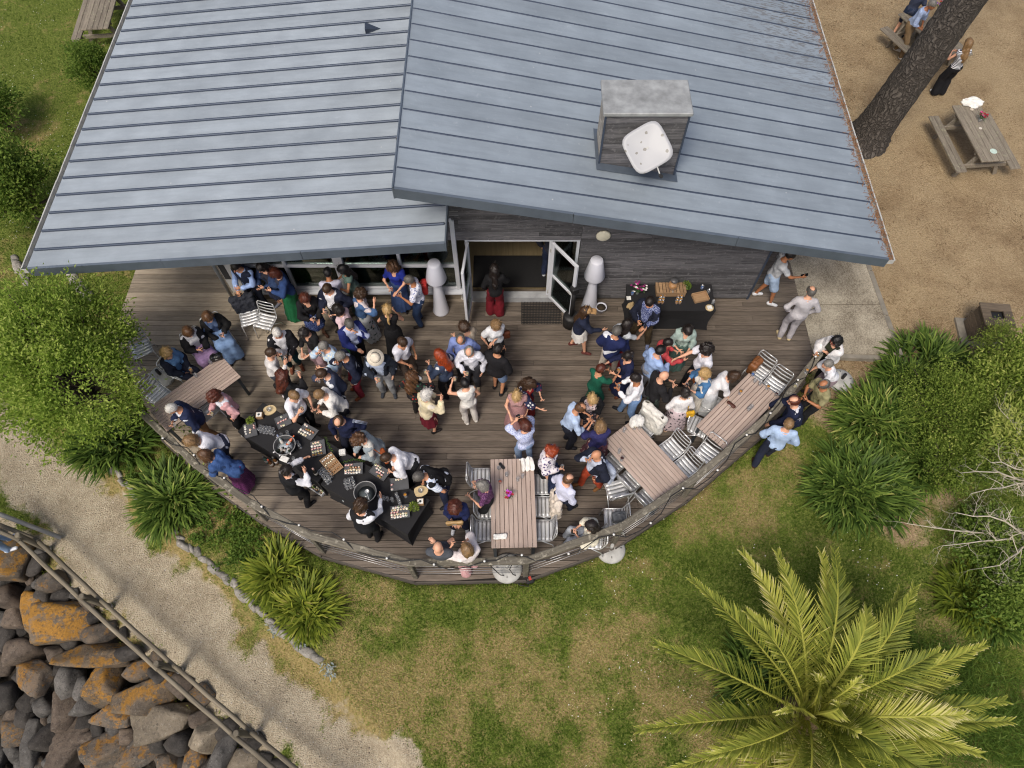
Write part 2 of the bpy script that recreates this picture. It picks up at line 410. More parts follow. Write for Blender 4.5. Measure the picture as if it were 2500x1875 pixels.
# far terrain out of the frame, one coarse sheet around
def far_terrain():
    xs = np.array([-120, -60, -30, -17, -8, 0, 8, 17, 30, 60, 120.]); ys = np.array([-60, -25, -10, -3, 4, 10, 16, 22.4, 32, 60, 120.])
    V = []; ix = {}
    for i, x in enumerate(xs):
        for j, y in enumerate(ys):
            ix[i, j] = len(V); z = float(ground_z(np.array([np.clip(x, -30, 30)]), np.array([np.clip(y, -12, 40)]))[0]); V.append((x, y, z-.02))
    F = [(ix[i, j], ix[i+1, j], ix[i+1, j+1], ix[i, j+1]) for i in range(len(xs)-1) for j in range(len(ys)-1) if not (xs[i] >= -17 and xs[i+1] <= 17 and ys[j] >= -3 and ys[j+1] <= 22.4)]
    me = mesh_np('terrain', V, F, [GMAT]); vattr(me, 'mask', [(0, 0, .4)]*len(V)); tag(link('terrain', me), kind='structure')
far_terrain()
# ================================================================== deck of separate boards
def clip_poly(P, a, b, c):
    """keep a*x+b*y<=c"""
    out = []
    for i in range(len(P)):
        p, q = P[i], P[(i+1) % len(P)]; dp = a*p[0]+b*p[1]-c; dq = a*q[0]+b*q[1]-c
        if dp <= 0: out.append(p)
        if dp*dq < 0: t = dp/(dp-dq); out.append((p[0]+t*(q[0]-p[0]), p[1]+t*(q[1]-p[1])))
    return out
def row_spans(P, y0, y1):
    """x interval of polygon P at both edges of the strip (polygon is x-monotone per row)"""
    def xs(y):
        r = []
        for i in range(len(P)):
            p, q = P[i], P[(i+1) % len(P)]
            if (p[1] > y) != (q[1] > y): r.append(p[0]+(y-p[1])*(q[0]-p[0])/(q[1]-p[1]))
        return sorted(r)
    return xs(y0), xs(y1)
def deck_material():
    m, N, L, b = base_mat('deck_boards')
    geo = N.new('ShaderNodeNewGeometry'); oi = N.new('ShaderNodeObjectInfo')
    sx = N.new('ShaderNodeSeparateXYZ'); L.new(geo.outputs['Position'], sx.inputs[0])
    mp_ = N.new('ShaderNodeMapping'); mp_.inputs['Scale'].default_value = (1.3, 26, 26)
    ad = N.new('ShaderNodeVectorMath'); ad.operation = 'MULTIPLY_ADD'; L.new(oi.outputs['Random'], ad.inputs[0]); ad.inputs[1].default_value = (40, 0, 9); L.new(geo.outputs['Position'], ad.inputs[2])
    L.new(ad.outputs[0], mp_.inputs[0]); n = noise(N, L, mp_.outputs[0], 2.0, 7, .68, .5)
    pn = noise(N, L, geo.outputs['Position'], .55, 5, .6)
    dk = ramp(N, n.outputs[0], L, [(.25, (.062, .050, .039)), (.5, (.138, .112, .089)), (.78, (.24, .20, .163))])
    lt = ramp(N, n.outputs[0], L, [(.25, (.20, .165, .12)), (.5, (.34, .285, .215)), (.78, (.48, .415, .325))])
    # brighter light on the west end of the terrace painted into the boards
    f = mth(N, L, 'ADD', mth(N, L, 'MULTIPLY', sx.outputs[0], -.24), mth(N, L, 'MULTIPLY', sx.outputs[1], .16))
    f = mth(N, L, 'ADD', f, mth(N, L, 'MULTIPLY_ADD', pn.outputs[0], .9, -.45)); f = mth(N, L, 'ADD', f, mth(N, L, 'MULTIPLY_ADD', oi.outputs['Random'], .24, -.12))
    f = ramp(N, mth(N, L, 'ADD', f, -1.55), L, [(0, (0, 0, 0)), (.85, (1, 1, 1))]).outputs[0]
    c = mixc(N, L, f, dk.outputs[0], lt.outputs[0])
    # worn grey patches
    wn = noise(N, L, geo.outputs['Position'], 1.1, 6, .7); wf = ramp(N, wn.outputs[0], L, [(.5, (0, 0, 0)), (.75, (1, 1, 1))])
    c = mixc(N, L, mth(N, L, 'MULTIPLY', wf.outputs[0], .45), c, (.15, .125, .105))
    c = mixc(N, L, 1.0, c, mth(N, L, 'MULTIPLY_ADD', oi.outputs['Random'], .55, .72), 'MULTIPLY')
    L.new(c, b.inputs['Base Color']); b.inputs['Roughness'].default_value = .72; b.inputs['Specular IOR Level'].default_value = .35
    bump(N, L, b, n.outputs[0], .4, .004); return m
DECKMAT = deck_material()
deck = thing('deck', None, None); deck['kind'] = 'structure'
PIT, BW = .124, .115
joists = MB(); DP = [(p.x, p.y) for p in DECK]
y = min(p[1] for p in DP)+.01; row = 0; nb = 0
while y < 11.2:
    y0, y1 = y, y+BW; s0, s1 = row_spans(DP, y0+1e-4, y1-1e-4)
    for k in range(0, min(len(s0), len(s1))-1, 2):
        xa0, xb0, xa1, xb1 = s0[k], s0[k+1], s1[k], s1[k+1]
        cuts = []; xx = min(xa0, xa1)+2.2+((row*1.9) % 3.3)
        while xx < min(xb0, xb1)-.7: cuts.append(xx); xx += 3.9+rnd.random()*.9
        L_ = [None]+cuts; R_ = cuts+[None]
        for a, b_ in zip(L_, R_):
            x00, x01 = (xa0, xa1) if a is None else (a+.003, a+.003); x10, x11 = (xb0, xb1) if b_ is None else (b_-.003, b_-.003)
            if x10-x00 < .05 or x11-x01 < .05: continue
            z = rnd.uniform(-.004, .002); cx, cy = (x00+x10+x01+x11)/4, (y0+y1)/2
            mb = MB(); q = [(x00-cx, y0-cy), (x10-cx, y0-cy), (x11-cx, y1-cy), (x01-cx, y1-cy)]
            qi = [(x00-cx, y0-cy+.006), (x10-cx, y0-cy+.006), (x11-cx, y1-cy-.006), (x01-cx, y1-cy-.006)]
            mb.add([(p[0], p[1], -.028) for p in q]+[(p[0], p[1], -.004) for p in q]+[(p[0], p[1], 0) for p in qi], [(3, 2, 1, 0), (0, 1, 5, 4), (1, 2, 6, 5), (2, 3, 7, 6), (3, 0, 4, 7), (4, 5, 9, 8), (5, 6, 10, 9), (6, 7, 11, 10), (7, 4, 8, 11), (8, 9, 10, 11)])
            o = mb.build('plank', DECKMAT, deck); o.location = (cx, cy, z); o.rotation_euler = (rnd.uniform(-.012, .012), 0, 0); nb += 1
    y += PIT; row += 1
# dark substructure under the boards and a fascia along the outer edge
sub = MB(); sub.prism([(p[0], p[1]) for p in DP], -.20, -.034)
sub.build('substructure', M('deck_underside', (.018, .015, .013), .9, .4, 4, 0), deck)
FASC = wood('deck_fascia', (.05, .042, .035), (.15, .13, .11), 'X', 1.0, orand=.2)
for a, b_ in zip(RO[:-1], RO[1:]):
    d = b_-a; c = (a+b_)/2; an = math.atan2(d.y, d.x); n_ = Vector((d.y, -d.x)).normalized()
    o = MB().box((0, 0, 0), (d.length+.02, .03, .17)).build('edge_board', FASC, deck); o.location = (c.x+n_.x*.018, c.y+n_.y*.018, -.092); o.rotation_euler = (0, 0, an)
# concrete landing with kerb
def concrete():
    m, N, L, b = base_mat('exposed_concrete'); co = coord(N, L, 'Object')
    v = voro(N, L, co, 48); n = noise(N, L, co, 1.4, 6, .65); nf = noise(N, L, co, 60, 3, .6)
    a = ramp(N, v.outputs['Color'], L, [(.15, (.10, .085, .062)), (.5, (.30, .265, .20)), (.9, (.47, .43, .34))])
    st = ramp(N, n.outputs[0], L, [(.38, (.17, .14, .10)), (.62, (.42, .375, .29))])
    c = mixc(N, L, .55, a.outputs[0], st.outputs[0]); L.new(c, b.inputs['Base Color']); b.inputs['Roughness'].default_value = .9
    bump(N, L, b, nf.outputs[0], .4, .004); return m
CONC = concrete(); CONC2 = M('kerb_concrete', (.22, .20, .165), .9, .3, 5, .4, 60)
landing = thing('concrete_landing', None, None); landing['kind'] = 'structure'
q = [Vector((p.x, p.y)) for p in SLAB]; ym = at(2080, 744).y
def lerp_edge(a, b, y): t = (y-a.y)/(b.y-a.y); return a+(b-a)*t
l0, r0 = lerp_edge(q[0], q[1], ym), lerp_edge(q[3], q[2], ym)
bk = Vector((q[0].x-.25, 11.5)); bk2 = Vector((q[3].x-.22, 11.5))
for P_ in ([q[1], q[2], r0, l0], [l0+Vector((0, .02)), r0+Vector((0, .02)), bk2, bk]):
    MB().prism([(p.x, p.y) for p in P_], -.2, -.012).build('slab', CONC, landing)
kw = .11
for a, b_ in ((q[1]+Vector((.55, -.004)), q[2]+Vector((.1, -.004))), (q[2]+Vector((.006, 0)), lerp_edge(q[2], bk2, q[2].y+(q[3].y-q[2].y)*.36)), (lerp_edge(q[2], bk2, q[2].y+(q[3].y-q[2].y)*.37), lerp_edge(q[2], bk2, q[2].y+(q[3].y-q[2].y)*.8)), (lerp_edge(q[2], bk2, q[2].y+(q[3].y-q[2].y)*.81), bk2)):
    d = b_-a; n_ = Vector((d.y, -d.x)).normalized(); e = .006
    P_ = [a+n_*e, b_+n_*e, b_+n_*kw, a+n_*kw]
    MB().prism([(p.x, p.y) for p in P_], -.2, -.002 if abs(d.x) < abs(d.y) else -.03).build('kerb', CONC2, landing)
# ================================================================== BUILDING
bld = thing('pavilion', 'waterside pavilion with two blue grey zinc roofs, dark timber cladding and white windows', 'building', (0, 9.5, 0))
YR0 = 7.8; YR1 = 20.0
def zinc(name, base, var=.12):
    m, N, L, b = base_mat(name); geo = N.new('ShaderNodeNewGeometry'); co = geo.outputs['Position']; oi = N.new('ShaderNodeObjectInfo')
    n = noise(N, L, co, 1.2, 6, .62); n2 = noise(N, L, co, 9, 5, .7); n3 = noise(N, L, co, 3.2, 3, .5)
    c = ramp(N, n.outputs[0], L, [(.3, tuple(x*(1-var) for x in base)), (.7, tuple(x*(1+var) for x in base))]).outputs[0]
    sp = ramp(N, n2.outputs[0], L, [(.60, (0, 0, 0)), (.74, (1, 1, 1))]); c = mixc(N, L, mth(N, L, 'MULTIPLY', sp.outputs[0], .30), c, (.52, .56, .60))
    mst = N.new('ShaderNodeMapping'); mst.inputs['Scale'].default_value = (.8, 5, 1); L.new(co, mst.inputs[0]); ns = noise(N, L, mst.outputs[0], 1.3, 6, .7); c = mixc(N, L, mth(N, L, 'MULTIPLY', ramp(N, ns.outputs[0], L, [(.42, (0, 0, 0)), (.7, (1, 1, 1))]).outputs[0], .35), c, tuple(x*.62 for x in base))
    vd = voro(N, L, co, 2.1); nd_ = noise(N, L, co, 40, 2, .5); dd = mth(N, L, 'ADD', vd.outputs[0], mth(N, L, 'MULTIPLY', nd_.outputs[0], .06)); c = mixc(N, L, mth(N, L, 'MULTIPLY', ramp(N, dd, L, [(.05, (1, 1, 1)), (.07, (0, 0, 0))]).outputs[0], .45), c, (.68, .68, .66))
    c = mixc(N, L, 1.0, c, mth(N, L, 'MULTIPLY_ADD', oi.outputs['Random'], .14, .93), 'MULTIPLY')
    # patchy worn film near the far east corner
    sx = N.new('ShaderNodeSeparateXYZ'); L.new(co, sx.inputs[0])
    f = mth(N, L, 'MULTIPLY', mth(N, L, 'MULTIPLY_ADD', sx.outputs[0], .45, -1.75, True), mth(N, L, 'MULTIPLY_ADD', sx.outputs[1], .3, -3.3, True))
    mp_ = N.new('ShaderNodeMapping'); mp_.inputs['Scale'].default_value = (6, 22, 1); L.new(co, mp_.inputs[0]); n4 = noise(N, L, mp_.outputs[0], 1.0, 5, .7)
    wf = mth(N, L, 'MULTIPLY', ramp(N, n4.outputs[0], L, [(.5, (0, 0, 0)), (.56, (1, 1, 1))]).outputs[0], f)
    c = mixc(N, L, wf, c, (.14, .13, .12))
    L.new(c, b.inputs['Base Color']); b.inputs['Metallic'].default_value = .12
    rr = ramp(N, n.outputs[0], L, [(.3, (.5,)*3), (.7, (.68,)*3)]); L.new(rr.outputs[0], b.inputs['Roughness'])
    bump(N, L, b, n3.outputs[0], .35, .02); return m
ZINC_W = zinc('zinc_tray_sunlit', (.355, .405, .45)); ZINC = zinc('zinc_tray_blue', (.285, .335, .385)); ZSEAM = M('zinc_seam', (.06, .078, .115), .5, .1, 3, 0, metal=.35); ZFAS = M('zinc_fascia', (.125, .155, .195), .5, .18, 2.5, .15, 6, metal=.35, bdist=.01)  # west trays lighter than east: sun on that slope put into the zinc colour
GUT = M('gutter_metal', (.46, .46, .44), .6, .25, 8, .3, 30); DARKW = M('soffit_dark', (.03, .028, .027), .9, .3, 3, .2)
# corner points (front edge) from the photograph
Lc = aty(65, 655, YR0); Rr = aty(1086, 592, YR0); Rc = aty(2170, 632, YR0); Rl = aty(960, 458, YR0)
def roof(name, xa, za, xb, zb, step, y0, y1, first, label):
    """plane through (xa,za)-(xb,zb), seams run along x"""
    r = thing(name, None, None); r.parent = bld; r.matrix_parent_inverse = wm(bld).inverted(); r['label'] = label
    sl = math.atan2(zb-za, xb-xa); ln = math.hypot(xb-xa, zb-za); cx, cz = (xa+xb)/2, (za+zb)/2
    y = y0; k = 0; first_w = first
    while y < y1:
        wd = first_w if k == 0 else step; yb = min(y+wd, y1)
        mb = MB(); nx = 14; V = []; F = []
        for i in range(nx+1):
            for j in range(4):
                fx = -ln/2+ln*i/nx; fy = y+(yb-y)*j/3; dz = 0 if j in (0, 3) or i in (0, nx) else rnd.gauss(.002, .005)
                V.append((fx, fy-(y+yb)/2, dz))
        for i in range(nx):
            for j in range(3): F.append((i*4+j, (i+1)*4+j, (i+1)*4+j+1, i*4+j+1))
        mb.add(V, F, 0, True); o = mb.build('zinc_tray', ZINC_W if name == 'west_roof' else ZINC, r); o.location = (cx, (y+yb)/2, cz); o.rotation_euler = (0, -sl, 0)
        if k > 0:
            s = MB(); s.bbox((0, 0, .016), (ln-.04, .042, .05), b=.01); so = s.build('standing_seam', ZSEAM, r); so.location = (cx, y, cz); so.rotation_euler = (0, -sl, 0)
        y = yb; k += 1
    th = .10
    b0 = [(xa, y0+.02, za-th), (xb, y0+.02, zb-th), (xb, y1, zb-th), (xa, y1, za-th)]; t0 = [(xa, y0+.02, za-.03), (xb, y0+.02, zb-.03), (xb, y1, zb-.03), (xa, y1, za-.03)]
    if xb < xa: b0 = [b0[1], b0[0], b0[3], b0[2]]; t0 = [t0[1], t0[0], t0[3], t0[2]]
    MB().hexa(b0, t0).build('roof_deck', DARKW, r)
    # front fascia in lapped lengths
    nf = max(2, int(round(ln/2.6)))
    for i in range(nf):
        s0, s1 = i/nf, (i+1)/nf-.001
        p0 = Vector((xa+(xb-xa)*s0, y0, za+(zb-za)*s0)); p1 = Vector((xa+(xb-xa)*s1, y0, za+(zb-za)*s1)); f = .20; off = -.004*(i % 2)
        if p0.x > p1.x: p0, p1 = p1, p0
        MB().hexa([(p0.x, y0-.025+off, p0.z-f), (p1.x, y0-.025+off, p1.z-f), (p1.x, y0+.018, p1.z-f), (p0.x, y0+.018, p0.z-f)], [(p0.x, y0-.025+off, p0.z+.004), (p1.x, y0-.025+off, p1.z+.004), (p1.x, y0+.018, p1.z+.012), (p0.x, y0+.018, p0.z+.012)]).build('fascia', ZFAS, r)
    return r
# tray widths measured along the eaves in the photograph
stepL = .435
rL = roof('west_roof', Lc.x, Lc.z, Rr.x, Rr.z, stepL, YR0, YR1, .40, 'light grey zinc roof over the windows')
rR = roof('east_roof', Rc.x, Rc.z, Rl.x, Rl.z, stepL, YR0, YR1, .43, 'raised blue grey zinc roof carrying the chimney box')
def gutter(x, z, s, parent, needles=False):
    g = MB(); n = 40
    prof = [(0, .02), (0, -.07), (s*.10, -.09), (s*.105, .0)]
    for i in range(n):
        ya, yb = YR0-.02+(YR1-YR0)*i/n, YR0-.02+(YR1-YR0)*(i+1)/n-.004
        for (a, b_) in zip(prof[:-1], prof[1:]):
            th = .008*s
            P0 = [(x+a[0], ya, z+a[1]), (x+b_[0], ya, z+b_[1]), (x+b_[0], yb, z+b_[1]), (x+a[0], yb, z+a[1])]
            g.add(P0, [(0, 1, 2, 3)])
        g.box((x+s*.105, (ya+yb)/2, z+.004+rnd.uniform(-.004, .004)), (.022, yb-ya, .02))
    g.box((x+s*.05, YR0-.02, z-.03), (.11, .01, .1))
    o = g.build('gutter', GUT, parent, True); return o
gutter(Lc.x-.004, Lc.z-.03, -1, rL); gutter(Rc.x+.004, Rc.z-.03, 1, rR)
nd = MB(); rr_ = random.Random(3)
for i in range(1700):
    yy = rr_.uniform(YR0, 17); cl = rr_.random(); x = Rc.x+rr_.uniform(0, .1) if cl < .75 else Rc.x-abs(rr_.gauss(0, .07)); a = rr_.uniform(0, 3.14); l = rr_.uniform(.03, .09)
    zz = Rc.z-.05+rr_.uniform(0, .05) if x > Rc.x else Rc.z+.012+(Rc.x-x)*.22+rr_.uniform(0, .01); dx, dy = math.cos(a)*l/2, math.sin(a)*l/2; px_, py_ = -math.sin(a)*.004, math.cos(a)*.004
    nd.add([(x-dx-px_, yy-dy-py_, zz), (x+dx-px_, yy+dy-py_, zz+.004), (x+dx+px_, yy+dy+py_, zz+.004), (x-dx+px_, yy-dy+py_, zz)], [(0, 1, 2, 3)])
o = nd.build('pine_needle_litter', M('needle_litter', (.25, .12, .05), .9, .4, 30, 0), rR, True); o['kind'] = 'stuff'
# left upstand of the raised roof and right edge trim of the lower roof
MB().hexa([(Rl.x-.02, YR0-.02, Rl.z-.22), (Rl.x+.005, YR0-.02, Rl.z-.22), (Rl.x+.005, YR1, Rl.z-.22), (Rl.x-.02, YR1, Rl.z-.22)], [(Rl.x-.02, YR0-.02, Rl.z+.03), (Rl.x+.005, YR0-.02, Rl.z+.03), (Rl.x+.005, YR1, Rl.z+.03), (Rl.x-.02, YR1, Rl.z+.03)]).build('verge_trim', ZFAS, rR, True)
MB().hexa([(Rr.x-.005, YR0-.03, Rr.z-.2), (Rr.x+.02, YR0-.03, Rr.z-.2), (Rr.x+.02, YW-.03, Rr.z-.2), (Rr.x-.005, YW-.03, Rr.z-.2)], [(Rr.x-.005, YR0-.03, Rr.z+.03), (Rr.x+.02, YR0-.03, Rr.z+.03), (Rr.x+.02, YW-.03, Rr.z+.03), (Rr.x-.005, YW-.03, Rr.z+.03)]).build('verge_trim', ZFAS, rL, True)
def zR(x): return Rl.z+(Rc.z-Rl.z)*(x-Rl.x)/(Rc.x-Rl.x)
def zL(x): return Lc.z+(Rr.z-Lc.z)*(x-Lc.x)/(Rr.x-Lc.x)
# roof vent (small zinc triangle cowl) on the lower roof
nL = Vector((-(Rr.z-Lc.z), 0, Rr.x-Lc.x)).normalized()
v0, v1, v2 = atplane(893, 84, Lc, nL), atplane(930, 70, Lc, nL), atplane(891, 57, Lc, nL)
mb = MB(); up = Vector((0, 0, .13)); mb.add([v0, v1, v2, v2+up*.25, v0+Vector((.0, .0, .12))], [(0, 1, 4), (1, 2, 3, 4), (0, 4, 3, 2), (2, 1, 0)]); mb.build('roof_vent', ZSEAM, rL, True)
# ---- chimney box with satellite dish
nR = Vector((Rl.z-Rc.z, 0, Rc.x-Rl.x)).normalized()
CLAD = wood('dark_cladding', (.035, .035, .04), (.22, .215, .225), 'X', 1.0, .8, .35, (.18, .175, .18))
CLADV = wood('grey_cladding_pale', (.16, .14, .115), (.52, .49, .44), 'Y', 1.0, .85, .2, (.6, .58, .5))
c0 = atplane(1463, 400, Rl, nR); c1 = atplane(1643, 428, Rl, nR)
cxa, cxb, cyf = c0.x, c1.x, (c0.y+c1.y)/2
tl = aty(1481, 274, cyf); ctop = tl.z; cyb = at(1474, 199, ctop).y
ch = thing('chimney_box', None, None); ch.parent = bld; ch.matrix_parent_inverse = wm(bld).inverted(); ch['label'] = 'timber clad chimney box with a zinc cap'
zlow = zR(cxb)-.02
MB().prism([(cxa+.02, cyf+.02), (cxb-.02, cyf+.02), (cxb-.02, cyb-.02), (cxa+.02, cyb-.02)], zlow, ctop-.03).build('core', DARKW, ch, True)
zz = zlow; i = 0
while zz < ctop-.08:
    hgt = min(.105, ctop-.06-zz)
    for (c_, d_, mt) in (((0, cyf, 0), (cxb-cxa, .022, hgt-.008), CLAD), ):
        zl_here = zR(cxa)
        o = MB().box((0, 0, 0), d_).build('cladding_board', mt, ch, True); o.location = ((cxa+cxb)/2, cyf+.008+rnd.uniform(-.003, .003), zz+hgt/2)
    for xx, mt in ((cxa, CLADV), (cxb, CLADV)):
        if zz+hgt > zR(xx): o = MB().box((0, 0, 0), (.022, cyb-cyf-.03, hgt-.008)).build('cladding_board', mt, ch, True); o.location = (xx+(.008 if xx == cxa else -.008), (cyf+cyb)/2, zz+hgt/2)
    zz += .105
for xx in (cxa-.006, cxb+.006): MB().box((xx, cyf-.004, (zlow+ctop)/2-.03), (.03, .03, ctop-zlow-.06)).build('corner_trim', ZSEAM, ch, True)
MB().bbox(((cxa+cxb)/2, (cyf+cyb)/2, ctop-.025), (cxb-cxa+.10, cyb-cyf+.08, .07), b=.012).build('cap', M('weathered_zinc_cap', (.33, .345, .35), .7, .45, 3.5, .3, 20, metal=.2), ch, True)
MB().hexa([(cxa-.06, cyf-.16, zR(cxa-.06)+.016), (cxb+.06, cyf-.16, zR(cxb+.06)+.016), (cxb+.06, cyb+.1, zR(cxb+.06)+.016), (cxa-.06, cyb+.1, zR(cxa-.06)+.016)], [(cxa-.06, cyf-.16, zR(cxa-.06)+.024), (cxb+.06, cyf-.16, zR(cxb+.06)+.024), (cxb+.06, cyb+.1, zR(cxb+.06)+.024), (cxa-.06, cyb+.1, zR(cxa-.06)+.024)]).build('flashing', ZFAS, ch, True)
# dish: rounded square, slightly concave, facing up and forward
dish = thing('satellite_dish', 'white rounded square satellite dish with dirt spots on the chimney box', 'satellite dish', (0, 0, 0))
dc = aty(1581, 360, cyf-.42)
dn = Vector((-.12, -.60, .80)).normalized(); ex = Vector((1, 0, 0)); ex = (ex-dn*ex.dot(dn)).normalized(); ey = dn.cross(ex)
roll = R(29); a_, b_ = ex*math.cos(roll)+ey*math.sin(roll), -ex*math.sin(roll)+ey*math.cos(roll)
dish.location = dc
def dishmat():
    m, N, L, b = base_mat('dish_paint'); co = coord(N, L, 'Object'); v = voro(N, L, co, 7.5); n = noise(N, L, co, 14, 4, .7)
    s = mth(N, L, 'SUBTRACT', mth(N, L, 'MULTIPLY', n.outputs[0], .42), v.outputs[0]); f = ramp(N, s, L, [(.03, (0, 0, 0)), (.05, (1, 1, 1))])
    L.new(mixc(N, L, mth(N, L, 'MULTIPLY', f.outputs[0], .75), (.40, .41, .43), (.15, .14, .11)), b.inputs['Base Color']); b.inputs['Roughness'].default_value = .45; return m
V = []; F = []; NR, NA = 7, 40; hs = .335
for i in range(NR+1):
    for j in range(NA):
        t = 2*math.pi*j/NA; c_, s_ = math.cos(t), math.sin(t); k = (abs(c_)**4.5+abs(s_)**4.5)**(-1/4.5); r_ = i/NR
        p = a_*(c_*k*hs*r_)+b_*(s_*k*hs*1.02*r_)+dn*(.035*r_*r_-.035); V.append(p)
nf0 = len(V); V += [p-dn*.015 for p in V]
for i in range(NR):
    for j in range(NA):
        q_ = (i*NA+j, (i+1)*NA+j, (i+1)*NA+(j+1) % NA, i*NA+(j+1) % NA); F.append(q_); F.append(tuple(x+nf0 for x in q_[::-1]))
for j in range(NA): F.append((NR*NA+j, nf0+NR*NA+j, nf0+NR*NA+(j+1) % NA, NR*NA+(j+1) % NA))
mb = MB(); mb.add(V, F, 0, True); mb.build('reflector', dishmat(), dish)
arm = MB(); e0 = -b_*hs*.95-dn*.02; e1 = e0-b_*.16+dn*.06-a_*.03; arm.tube([e0, e1], .012, 8); arm.build('feed_arm', GUT, dish)
ln_ = MB(); ln_.tube([e1, e1-b_*.03+dn*.05], [.028, .03], 10); ln_.build('feed_horn', M('black_plastic', (.02, .02, .022), .5, .1, 5, 0), dish)
mnt = MB(); bk_ = Vector((dc.x, cyf, dc.z))-dc; mnt.tube([-dn*.02, -dn*.12, bk_*.9+Vector((0, .03, -.08))], .02, 8); mnt.build('mount', GUT, dish)
# ---- walls
FLOOR = .17
WH = M('white_window_frame', (.62, .64, .68), .45, .06, 3, .05); RENDER = M('grey_render', (.44, .43, .42), .85, .2, 4, .3, 40); PLINTH = M('stained_plinth', (.21, .175, .125), .9, .45, 5, .4, 40)
def glassmat():
    m, N, L, b = base_mat('window_glass'); N.remove(b)
    gl = N.new('ShaderNodeBsdfGlossy'); gl.inputs['Roughness'].default_value = .02; gl.inputs['Color'].default_value = (.9, .95, .95, 1)
    tr = N.new('ShaderNodeBsdfTransparent'); tr.inputs['Color'].default_value = (.78, .84, .80, 1); fr = N.new('ShaderNodeFresnel'); fr.inputs['IOR'].default_value = 1.5
    mx = N.new('ShaderNodeMixShader'); L.new(mth(N, L, 'MULTIPLY_ADD', fr.outputs[0], .9, .03), mx.inputs[0]); L.new(tr.outputs[0], mx.inputs[1]); L.new(gl.outputs[0], mx.inputs[2])
    L.new(mx.outputs[0], N['Material Output'].inputs['Surface']); return m
GLASS = glassmat()
# timber front wall: boards, split round the door opening (DX0..DX1, up to DZ)
DX0, DX1, DZ = -.93, 1.33, 2.02
fw = thing('front_wall', None, None); fw.parent = bld; fw.matrix_parent_inverse = wm(bld).inverted()
def wallboards(x0, x1, z0, zt, y, parent):
    z = z0
    while True:
        ztop = max(zt(x0), zt(x1))
        if z > ztop: break
        h = .118
        xa, xb = x0, x1
        # clip against the sloping roof line (descends to the right)
        if zt(x1) < z+h: xb = min(x1, Rl.x+(z+h-Rl.z)/(Rc.z-Rl.z)*(Rc.x-Rl.x))
        if xb-xa > .05:
            cuts = [xa]; xx = xa+rnd.uniform(.8, 2.6)
            while xx < xb-.5: cuts.append(xx); xx += rnd.uniform(1.6, 3.2)
            cuts.append(xb)
            for a, b_ in zip(cuts[:-1], cuts[1:]):
                o = MB().bbox((0, 0, 0), (b_-a-.003, .024, h-.006), b=.005).build('cladding_board', CLAD, parent, True); o.location = ((a+b_)/2, y-.012+rnd.uniform(-.0025, .0025), z+h/2)
        z += h
zt_ = lambda x: zR(x)-.16
wallboards(DX1+.02, XWR, FLOOR-.1, zt_, YW, fw)
wallboards(-1.9, DX1+.02, DZ, zt_, YW, fw)
def core(P_, y0, y1, mt, name, parent):
    mb = MB(); n = len(P_); V = [(p[0], y0, p[1]) for p in P_]+[(p[0], y1, p[1]) for p in P_]
    mb.add(V, [tuple(range(n)), tuple(range(2*n-1, n-1, -1))]+[(i, n+i, n+(i+1) % n, (i+1) % n) for i in range(n)]); return mb.build(name, mt, parent, True)
core([(DX1+.02, 0), (XWR-.02, 0), (XWR-.02, zR(XWR)-.14), (DX1+.02, zR(DX1)-.14)], YW+.006, YW+.16, DARKW, 'backing', fw)
core([(-1.85, DZ+.01), (DX1+.02, DZ+.01), (DX1+.02, zR(DX1)-.14), (-1.85, zR(-1.8)-.14)], YW+.006, YW+.16, DARKW, 'backing', fw)
# east side wall
sw_ = MB(); sw_.box((XWR-.02, (YW+19)/2, 1.35), (.1, 19-YW-.1, 2.72)); sw_.build('side_wall', CLAD, bld, True)
MB().box((XWR+.006, YW-.01, 1.4), (.045, .045, 2.76)).build('corner_trim', ZSEAM, bld, True)
core([(Lc.x+1.4, 0), (-1.9, 0), (-1.9, 3.2), (Lc.x+1.4, 2.6)], 18.8, 19, RENDER, 'back_wall', bld)
core([(-1.9, 0), (XWR, 0), (XWR, 2.9), (-1.9, 4.4)], 18.8, 19, DARKW, 'back_wall', bld)
core([(-1.87, 3.05), (-1.85, 3.05), (-1.85, 4.45), (-1.87, 4.45)], YW, 18.8, DARKW, 'clerestory_wall', bld)
MB().box((XWL+.05, 14, .23), (.1, 9.6, .46)).build('side_wall', RENDER, bld, True)
MB().box((XWL+.05, 14, 2.55), (.1, 9.6, .2)).build('side_wall', RENDER, bld, True)
for k in range(5): MB().box((XWL+.05, 10.2+k*1.6, 1.455), (.03, 1.54, 1.97)).build('side_window_pane', GLASS, bld, True); MB().bbox((XWL+.05, 9.4+k*1.6, 1.455), (.08, .06, 1.98), b=.006).build('side_window_frame', WH, bld, True)
# interior
MB().box(((XWL+XWR)/2, 14, FLOOR-.09), (XWR-XWL-.2, 9.4, .17)).build('interior_floor', wood('interior_boards', (.20, .155, .085), (.34, .27, .15), 'Y', .4, .5, .1), bld, True)
MB().box((-.05, YW+.62, FLOOR+.008), (1.62, .86, .02)).build('entrance_mat', M('black_mat', (.008, .008, .009), .95, .2, 20, .3, 200), bld, True)
MB().box((.2, YW-.005, .085), (2.30, .17, .17)).build('threshold', M('door_sill', (.34, .35, .36), .7, .25, 5, .3, 40), bld, True)
